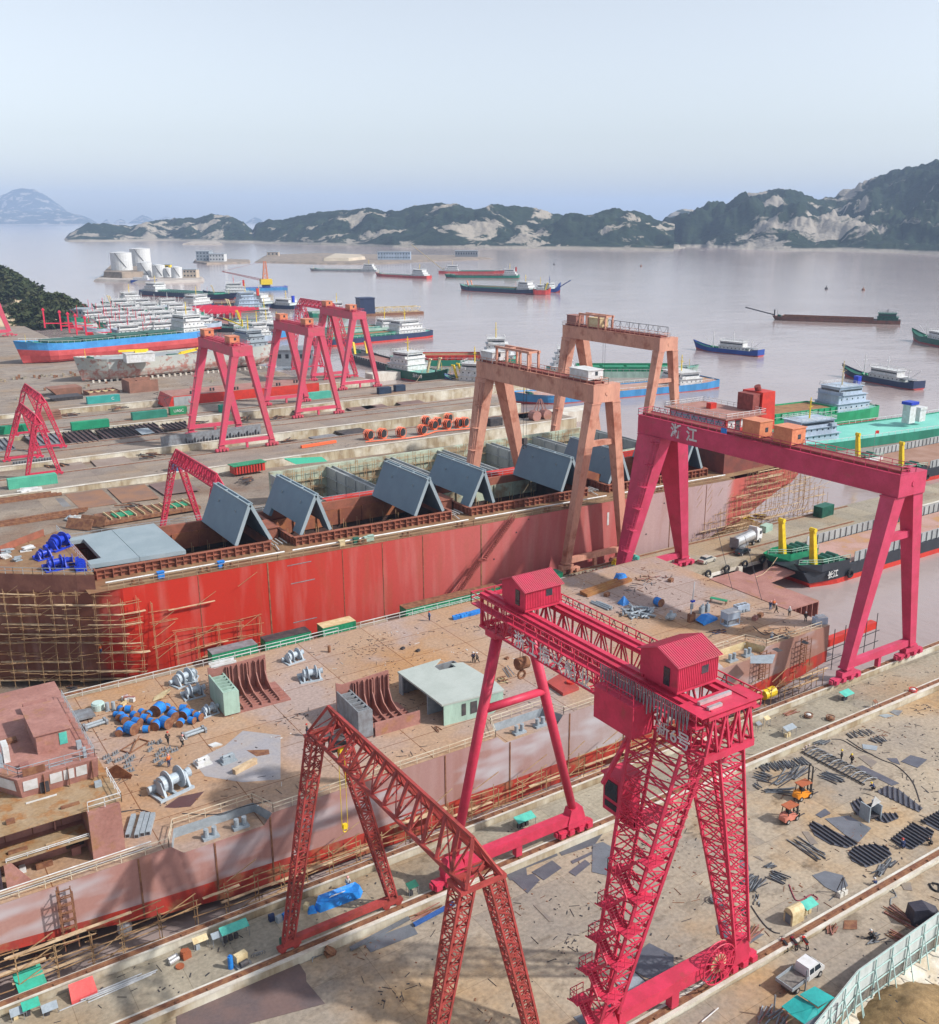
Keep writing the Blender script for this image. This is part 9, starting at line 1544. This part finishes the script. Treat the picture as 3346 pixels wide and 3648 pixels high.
part(t,'body',WHITE,lambda mb: (mb.bx(-.2,1.75,-.85,.85,.4,1.0),mb.add([(1.751,-.85,.4),(2.6,-.75,.45),(2.6,.75,.45),(1.751,.85,.4),(1.751,-.85,1.0),(2.55,-.75,.85),(2.55,.75,.85),(1.751,.85,1.0)],[(3,2,1,0),(4,5,6,7),(0,1,5,4),(1,2,6,5),(2,3,7,6)])))
part(t,'cab',WHITE,lambda mb: mb.add([(-.2,-.85,1.003),(2.2,-.83,1.003),(2.2,.83,1.003),(-.2,.85,1.003),(-.1,-.72,1.82),(1.35,-.72,1.85),(1.35,.72,1.85),(-.1,.72,1.82)],[(4,5,6,7),(0,1,5,4),(1,2,6,5),(2,3,7,6),(3,0,4,7)]))
for x0,x1 in ((0,.65),(.8,1.55)): part(t,'side_window',GLASS,lambda mb: mb.extr([(x0,-.842,1.1),(x1+.25*(x0>.5),-.842,1.1),(x1,-.77,1.62),(x0+.03,-.77,1.62)],(0,-.02,.0)))
part(t,'windscreen',GLASS,lambda mb: mb.extr([(2.12,-.72,1.08),(2.12,.72,1.08),(1.45,.66,1.76),(1.45,-.66,1.76)],(.03,0,.02)))
part(t,'bed_floor',mat('worn_bed',(.2,.18,.16),(.12,.11,.1),world=False,scale=2),lambda mb: mb.bx(-2.9,-.25,-.95,.95,.75,.85)); 
for y in (-.98,.92): part(t,'bed_side',LGREY,lambda mb: mb.bx(-2.9,-.25,y,y+.06,.853,1.2))
part(t,'tailgate',LGREY,lambda mb: mb.bx(-2.96,-2.9,-.98,.98,.853,1.2)); part(t,'chassis',DARK,lambda mb: mb.bx(-2.8,-.21,-.4,.4,.4,.74)); wheels(t,(-1.9,1.7),1.8,.34,.24)
def forklift(label,p,rz,m,rm,mast=4.0):
    t=thing('forklift',label,'forklift',p,rz)
    part(t,'body',m,lambda mb: (mb.bx(-1.2,-.3,-.58,.58,.35,1.15),mb.bx(-.297,.75,-.55,.55,.3,.8),mb.add([(-1.5,-.5,.4),(-1.203,-.58,.35),(-1.203,.58,.35),(-1.5,.5,.4),(-1.5,-.45,1.),(-1.203,-.58,1.15),(-1.203,.58,1.15),(-1.5,.45,1.)],[(3,2,1,0),(4,5,6,7),(0,1,5,4),(2,3,7,6),(3,0,4,7)])))
    part(t,'seat',BLACK,lambda mb: (mb.bx(-.5,0,-.3,.3,1.153,1.3),mb.bx(-.6,-.48,-.3,.3,1.3,1.75)))
    for x,y in ((-1.,-.5),(-1.,.5),(.6,-.5),(.6,.5)): part(t,'roof_post',BLACK,lambda mb: mb.bar((x,y,.8 if x>0 else 1.15),(x*.9,y*.95,2.15),.08))
    part(t,'roof',rm,lambda mb: mb.bx(-1.15,.75,-.62,.62,2.15,2.25))
    for s in (-.3,.3): part(t,'mast',BLACK,lambda mb: mb.bar((1.0,s,.15),(.95,s,mast),.13,.16))
    part(t,'mast_crossbar',BLACK,lambda mb: (mb.bar((1,-.3,mast*.55),(1,.3,mast*.55),.09),mb.bar((.95,-.3,mast),(.95,.3,mast),.09)))
    part(t,'carriage',BLACK,lambda mb: (mb.bx(1.12,1.2,-.55,.55,.3,.42),mb.bx(1.12,1.2,-.55,.55,.7,.8),mb.bx(1.12,1.2,-.5,-.4,.42,.7),mb.bx(1.12,1.2,.4,.5,.42,.7)))
    for s in (-.35,.35): part(t,'fork',DARK,lambda mb: mb.bx(1.2,2.3,s-.07,s+.07,.28,.34))
    wheels(t,(-.95,.65),1.25,.33,.24); return t
forklift('orange yellow forklift with a tall black mast, farther of the two',at('u',790,745,-1),R(-4),mat('amber_paint',(.8,.28,.02),rough=.45,world=False),mat('brick_roof',(.36,.1,.04),world=False),4.3)
forklift('faded salmon forklift with a short mast, nearer of the two',at('u',685,920,-1),R(0),mat('faded_salmon_paint',(.6,.22,.16),(.5,.16,.1),world=False,scale=2),mat('brick_roof',(0,0,0)),2.6)
def moto(label,p,rz,m,group=None):
    t=thing('motorcycle',label,'motorcycle',p,rz,group)
    for x in (-.62,.62): part(t,'wheel',BLACK,lambda mb: mb.ringt((x,0,.3),.25,.06,(0,1,0),12,5))
    part(t,'body',m,lambda mb: (mb.bx(-.55,.1,-.12,.12,.5,.75),mb.bx(.1,.4,-.14,.14,.55,.85))); part(t,'seat',BLACK,lambda mb: mb.bx(-.6,.08,-.13,.13,.753,.85)); part(t,'fork',GREY,lambda mb: mb.bar((.62,0,.3),(.42,0,1.0),.07)); part(t,'handlebar',DARK,lambda mb: mb.bar((.4,-.32,1.02),(.4,.32,1.02),.05)); return t
m1=moto('maroon motorcycle parked by the rail, left of the near trio',at('z',270,600,-1.2),R(70),RUSTRED); moto('dark red motorcycle parked by the rail, middle of the near trio',at('z',318,592,-1.2),R(70),mat('wine_paint',(.2,.01,.02),rough=.3,world=False)); moto('red motorcycle with a carrier box, right of the near trio',at('z',375,590,-1.2),R(65),REDP)
g='motorcycles and scooters parked in a row on the pier'
for i in range(13):
    dup(m1,(118+i*.95,148.3+.25*(i%3),0),R(75+7*(i%4)),('scooter number '+('one','two','three','four','five','six','seven','eight','nine','ten','eleven','twelve','thirteen')[i]+' counted from the dark green container on the pier'),group=g)
for i,(x,y,l) in enumerate(((128.5,146.3,'green machine cabinet at the foot of the magenta crane leg'),(131.2,149.2,'yellow framed compressor behind the magenta crane leg'),(134,147,'grey engine block near the magenta crane sill'),(136.4,149.5,'teal box at the pier edge behind the magenta sill beam'))):
    mb=MB((x,y,0)); mb.bx(x-.9,x+.9,y-.6,y+.6,0.1,1.4); mb.bx(x-.7,x-.1,y-.4,y+.4,1.403,1.9); mb.bx(x-.8,x+.8,y-.5,y+.5,0,.097); one('machine_cabinet',mb,(DGREEN,YELL,GREY,TEAL)[i],l,'machine')
container('dark green cabin on the pier beyond the stern of the red hull',at('l',1030,482,0),5,DGREEN,R(6)); container('dull green box near the tanker truck',at('l',640,585,0),3.,PALEG,R(12),W=1.6,Hh=1.5)
for i in range(8): mb=MB(); p=Vector((146+i*5.5,137.4,-.9)); mb.o=p; mb.ringt(p,.7,.25,(0,1,0),12,6); one('tyre_fender',mb,BLACK,('first','second','third','fourth','fifth','sixth','seventh','eighth')[i]+' black tyre fender along the pier edge, counted from the saloon cars','tyre',group='tyre fenders along the pier')
# ================================================================== FAR THINGS
LEAF=mat('headland_scrub',(.035,.05,.022),(.06,.065,.03),scale=.12,rough=.95,fine=.3,finescale=.9,spec=.1); CLIFF=mat('ochre_cliff',(.52,.42,.28),(.35,.25,.16),scale=.08,rough=.95,bump=.6,bscale=.3)
def headland(label,outl,D0,m,dep=90,nu=50,nv=16,base=-1.,amp=4,kind='structure'):
    vs=[];fs=[]
    for i in range(nu+1):
        px=outl[0][0]+(outl[-1][0]-outl[0][0])*i/nu; yt=interp([(a,b_) for a,b_,_ in outl],px); yb=interp([(a,c) for a,_,c in outl],px); S=srcat(px,yb,base); D=math.hypot(S.x,S.y); top=srcD(px,yt,D+dep*.5).z; e=Vector((S.x,S.y,0)).normalized()
        for j in range(nv+1):
            v=j/nv; d=D+dep*v; z=base+(top-base)*(math.sin(PI*min(1,v*1.0))**.75); P=e*d; vs.append((P.x,P.y,z+NZ.fractal(P*.05,1,2,5)*amp*math.sin(PI*v)))
    for i in range(nu):
        for j in range(nv): a=i*(nv+1)+j; fs.append((a,a+nv+1,a+nv+2,a+1))
    me=bpy.data.meshes.new('headland'); me.from_pydata(vs,[],fs); me.materials.append(m); o=bpy.data.objects.new('headland',me); C.objects.link(o); o['kind']=kind; o['label']=label; return vs
def scrub(vs,n,label,rs,skip=None,seed=2):
    r_=random.Random(seed); mb=MB()
    for _ in range(n):
        x,y,z=r_.choice(vs)
        if skip and skip(x,y,z): continue
        c=Vector((x+r_.uniform(-3,3),y+r_.uniform(-3,3),z+r_.uniform(-.5,1.8))); s=r_.uniform(*rs)
        for _k in range(7):
            d=Vector((r_.gauss(0,1),r_.gauss(0,1),r_.gauss(0,.7)))*s*.5; u=Vector((r_.uniform(-1,1),r_.uniform(-1,1),r_.uniform(-.4,.6))).normalized()*s*.5; w_=Vector((r_.uniform(-1,1),r_.uniform(-1,1),r_.uniform(-.2,1))).normalized()*s*.5; q=c+d; mb.add([q-u-w_,q+u-w_*.4,q+u*.6+w_,q-u*.7+w_*.8],[(0,1,2,3)])
    o=mb.build('scrub_woodland',LEAF); o['kind']='stuff'; o['label']=label
v1=headland('scrub covered headland at the left edge',[(-60,940,1100),(0,966,1105),(60,992,1110),(110,1022,1108),(140,1050,1100),(155,1060,1092)],0,CLIFF,120)
scrub([q for q in v1 if q[2]>6],2600,'dark scrub on the upper headland',(2.,4.2))
v2=headland('lower wooded knoll above the fleet',[(20,1130,1158),(60,1100,1160),(120,1082,1160),(180,1062,1158),(235,1068,1152),(270,1092,1135),(292,1112,1122)],0,CLIFF,70,amp=3)
scrub(v2,2400,'dark scrub on the lower knoll',(1.8,3.6),seed=5)
headland('tan road cutting below the headland',[(-60,1130,1165),(0,1120,1165),(60,1110,1162),(110,1095,1150),(160,1080,1120)],0,CLIFF,50,amp=2)
# tank farm island
ROCKM=mat('grey_brown_rock',(.28,.22,.17),(.17,.14,.11),scale=.1,rough=.95,bump=.6,bscale=.2)
CON=mat('island_concrete',(.42,.38,.34),(.32,.28,.25),scale=.05,rough=.9)
def lump(label,pts,z1,m,z0=-6):   # low island from a picture outline at the waterline
    P_=[srcat(*c_,WZ) for c_ in pts]; mb=MB(); n=len(P_); cen=sum(P_,Vector())/n; inn=[cen+(p-cen)*.93 for p in P_]
    mb.add([(p.x,p.y,z0) for p in P_]+[(p.x,p.y,z1) for p in inn],[(i,(i+1)%n,n+(i+1)%n,n+i) for i in range(n)]+[tuple(range(n,2*n))]); o=mb.build('islet',m); o['kind']='structure'; o['label']=label; return cen
def cp(k,x,y): a,b_,s=CR[k]; return (a+x/s,b_+y/s)
lump('concrete platform island with tanks',[cp('a',525,808),cp('a',640,812),cp('a',900,822),cp('a',1180,812),cp('a',1180,795),cp('a',1050,770),cp('a',800,768),cp('a',600,775)],-1,CON)
lump('rocky knob of the tank island',[cp('a',590,800),cp('a',700,805),cp('a',830,800),cp('a',860,770),cp('a',760,745),cp('a',640,745)],6,ROCKM)
def sct(k,x,y,z=WZ): return at(k,x,y,z)
for i,(x,yb,yt,w_,l) in enumerate(((700,738,655,52,'large white storage tank at the left on the rock'),(808,712,632,50,'tallest white storage tank behind the others'),(833,780,708,36,'white storage tank in front of the tallest one'),(912,783,722,32,'white storage tank next to the low yellow pipes'),(962,783,738,20,'small white storage tank, middle of the right group'),(1015,787,733,28,'white storage tank nearest the tan building'))):
    p=at('a',x,yb+(18 if i<2 else 0),4 if i<2 else -1); 
    if i<2: p=at('a',x,yb,7)
    D=math.hypot(p.x,p.y); r_=w_/1.607/FOC*D*1.03; h=(yb-yt)/1.607/FOC*D*1.02
    t=thing('storage_tank',l,'tank',p,0); part(t,'shell',WHITE,lambda mb: mb.tube((0,0,-3),(0,0,h),r_,24),smooth=False); part(t,'roof',WHITE,lambda mb: mb.tube((0,0,h+.02),(0,0,h+1.2),r_*1.01,24,r_*.1)); part(t,'stair',DARK,lambda mb: mb.path([(math.cos(a)*(r_+.3),math.sin(a)*(r_+.3),h*(1-k/8)) for k,a in enumerate([-2.4+.14*k for k in range(8)])],.35,4))
def bldg(label,k,x0,x1,yb,yt,dep,m,nw=5,nf=2,z=-1,roof=None,rz=None):
    a=at(k,x0,yb,z); b_=at(k,x1,yb,z); D=math.hypot(a.x,a.y); h=(yb-yt)/CR[k][2]/FOC*D; d=b_-a; L=d.length; t=thing('building',label,'building',a,math.atan2(d.y,d.x)); o=part(t,'wall',m,lambda mb: mb.bx(0,L,0,dep,-2,h)); part(t,'roof',roof or LGREY,lambda mb: mb.bx(-.4,L+.4,-.4,dep+.4,h+.003,h+.6))
    for f in range(nf):
        for i in range(nw): x=L*(i+.5)/nw; part(t,'window',GLASS,lambda mb: mb.bx(x-L/nw*.22,x+L/nw*.22,-.06,-.004,h*(f+.35)/nf,h*(f+.72)/nf))
    return t
TANW=mat('tan_render',(.5,.42,.33),(.42,.34,.26),scale=.3,world=False)
bldg('tan building at the right end of the tank island','a',1050,1125,787,745,14,TANW,4,2)
bldg('grey blue sheds in front of the tanks with yellow pipes','a',865,975,735,715,8,YELL,3,1,z=5)
lump('reef island on the left',[cp('a',1100,700),cp('a',1180,712),cp('a',1440,703),cp('a',1440,690),cp('a',1290,685),cp('a',1110,688)],-1.5,ROCKM)
lump('long low reef island',[cp('a',1430,700),cp('a',1848,712),cp('b',360,712),cp('b',700,695),cp('b',1085,680),cp('b',960,665),cp('b',600,660),cp('b',200,655),cp('a',1848,650),cp('a',1500,660)],-1.5,ROCKM)
lump('sandy rise on the reef',[cp('b',80,700),cp('b',230,700),cp('b',330,690),cp('b',300,675),cp('b',150,668)],3.5,mat('sandy_rise',(.5,.42,.32),(.4,.34,.25),scale=.05))
bldg('grey unfinished block on the left reef','a',1125,1200,690,642,24,LGREY,4,3); bldg('white low block beside the unfinished one on the left reef','a',1200,1285,692,655,18,WHITE,5,2); bldg('long pale blue hall on the reef','b',395,583,682,642,16,LBLUE,12,2); bldg('dark skeletal building on stilts at the reef tip','b',838,968,665,635,20,GREY,9,1); bldg('small ruined hut on the reef ridge','a',1530,1595,662,642,12,TANW,3,1); bldg('pale building behind the knoll above the crimson posts','d',520,640,300,222,14,LGREY,4,2,z=-.8); bldg('white hut among the scrub on the knoll','d',325,375,190,165,8,WHITE,2,1,z=10)
bldg('grey warehouse roofed shed between the pink crane legs','e',790,1060,700,620,18,LGREY,5,1,z=0,roof=GREY)
lump('rock skerry left of the main island',[cp('a',1040,598),cp('a',1280,600),cp('a',1250,585),cp('a',1100,585)],0,mat('pale_rock',(.42,.36,.3),(.3,.25,.2),scale=.05,rough=.95))
# lattice power pylon on the hill
p=srcD(1100+557/1.607,500+530/1.607,3320); t=thing('power_pylon','tall pale lattice power pylon standing on the wooded island','pylon',p,0); mb=MB(); mb.lattice([(-8,-8,-6),(8,-8,-6),(8,8,-6),(-8,8,-6)],[(-1,-1,46),(1,-1,46),(1,1,46),(-1,1,46)],6,1.2,.8); mb.bar((-12,0,36),(12,0,36),1.2); mb.bar((-9,0,43),(9,0,43),1.2); mb.build('lattice',PALEW,t)
for i,(x,y) in enumerate(((135,725),(1405,712),(1200,855),(1412,862))): mb=MB(); p=at('C' if i!=1 else 'b',x,y,WZ); mb.o=p; mb.ball(p+Vector((0,0,.6)),1.8,8,5); mb.tube(p,p+Vector((0,0,4)),.3,5); one('buoy',mb,(RUST,DARK,DARK,RUST)[i],('tiny buoy near the foot of the pale cliff','tiny dark float beyond the green cargo ship','tiny buoy in the open water left of the dredging barge','tiny buoy straight above the dredging barge')[i],'buoy')
# flags and small boats
t=thing('small_boat','small blue and white ferry by the tank island quay','boat',at('a',820,815,WZ),R(-40)); part(t,'hull',DBLUE,lambda mb: mb.add([(-14,-3.5,0),(11,-3.5,0),(16,0,0),(11,3.5,0),(-14,3.5,0),(-14,-3.5,3),(11,-3.5,3.2),(18,0,4),(11,3.5,3.2),(-14,3.5,3)],[(4,3,2,1,0),(5,6,7,8,9),(0,1,6,5),(1,2,7,6),(2,3,8,7),(3,4,9,8),(4,0,5,9)])); part(t,'cabin',WHITE,lambda mb: mb.bx(-11,7,-2.8,2.8,3.2,6.2)); part(t,'wheelhouse',WHITE,lambda mb: mb.bx(1,6,-2,2,6.203,8.4))
p=at('h',1345,1135,5); t=thing('flag','small red flag flying above the left yellow post','flag',p,0); part(t,'pole',GREY,lambda mb: mb.tube((0,0,-3),(0,0,3),.06,5)); part(t,'cloth',REDP,lambda mb: mb.add([(0,0,2),(.8,.15,2.1),(1.7,-.1,2.),(1.7,-.1,3.),(.8,.15,3.05),(0,0,3)],[(0,1,4,5),(1,2,3,4)]))
for k,a,b_,l in (('l',(790,285),(1095,222),'mooring rope curving from the stern scaffold across the water'),('f',(600,670),(690,600),'mooring rope from the quay to the navy bow, left'),('f',(640,690),(800,600),'mooring rope from the quay to the navy bow, right'),('l',(560,890),(730,740),'mooring rope from the pier to the green horn'),('f',(350,655),(430,540),'mooring rope from the quay up to the dark green ship')):
    A_=at(k,*a,0); B_=at(k,*b_,1); mb=MB(A_); P_=[A_.lerp(B_,i/10)-Vector((0,0,1.2*4*(i/10)*(1-i/10))) for i in range(11)]; mb.path(P_,.07,4); one('mooring_rope',mb,WOOD,l,'rope')
# ------------------------------------------------------------------ haze
hb=MB(); hb.bx(-15500,15500,-15500,15500,-8.5,420); hz=hb.build('haze',[]); hz['kind']='stuff'; hz['label']='pale blue sea haze'
hm=bpy.data.materials.new('haze'); hm.use_nodes=True; t=hm.node_tree; t.nodes.clear(); o=t.nodes.new('ShaderNodeOutputMaterial'); pv=t.nodes.new('ShaderNodeVolumePrincipled'); pv.inputs['Color'].default_value=(.48,.65,.93,1); pv.inputs['Density'].default_value=.00008; pv.inputs['Anisotropy'].default_value=.0
t.links.new(pv.outputs[0],o.inputs['Volume']); hz.data.materials.append(hm)
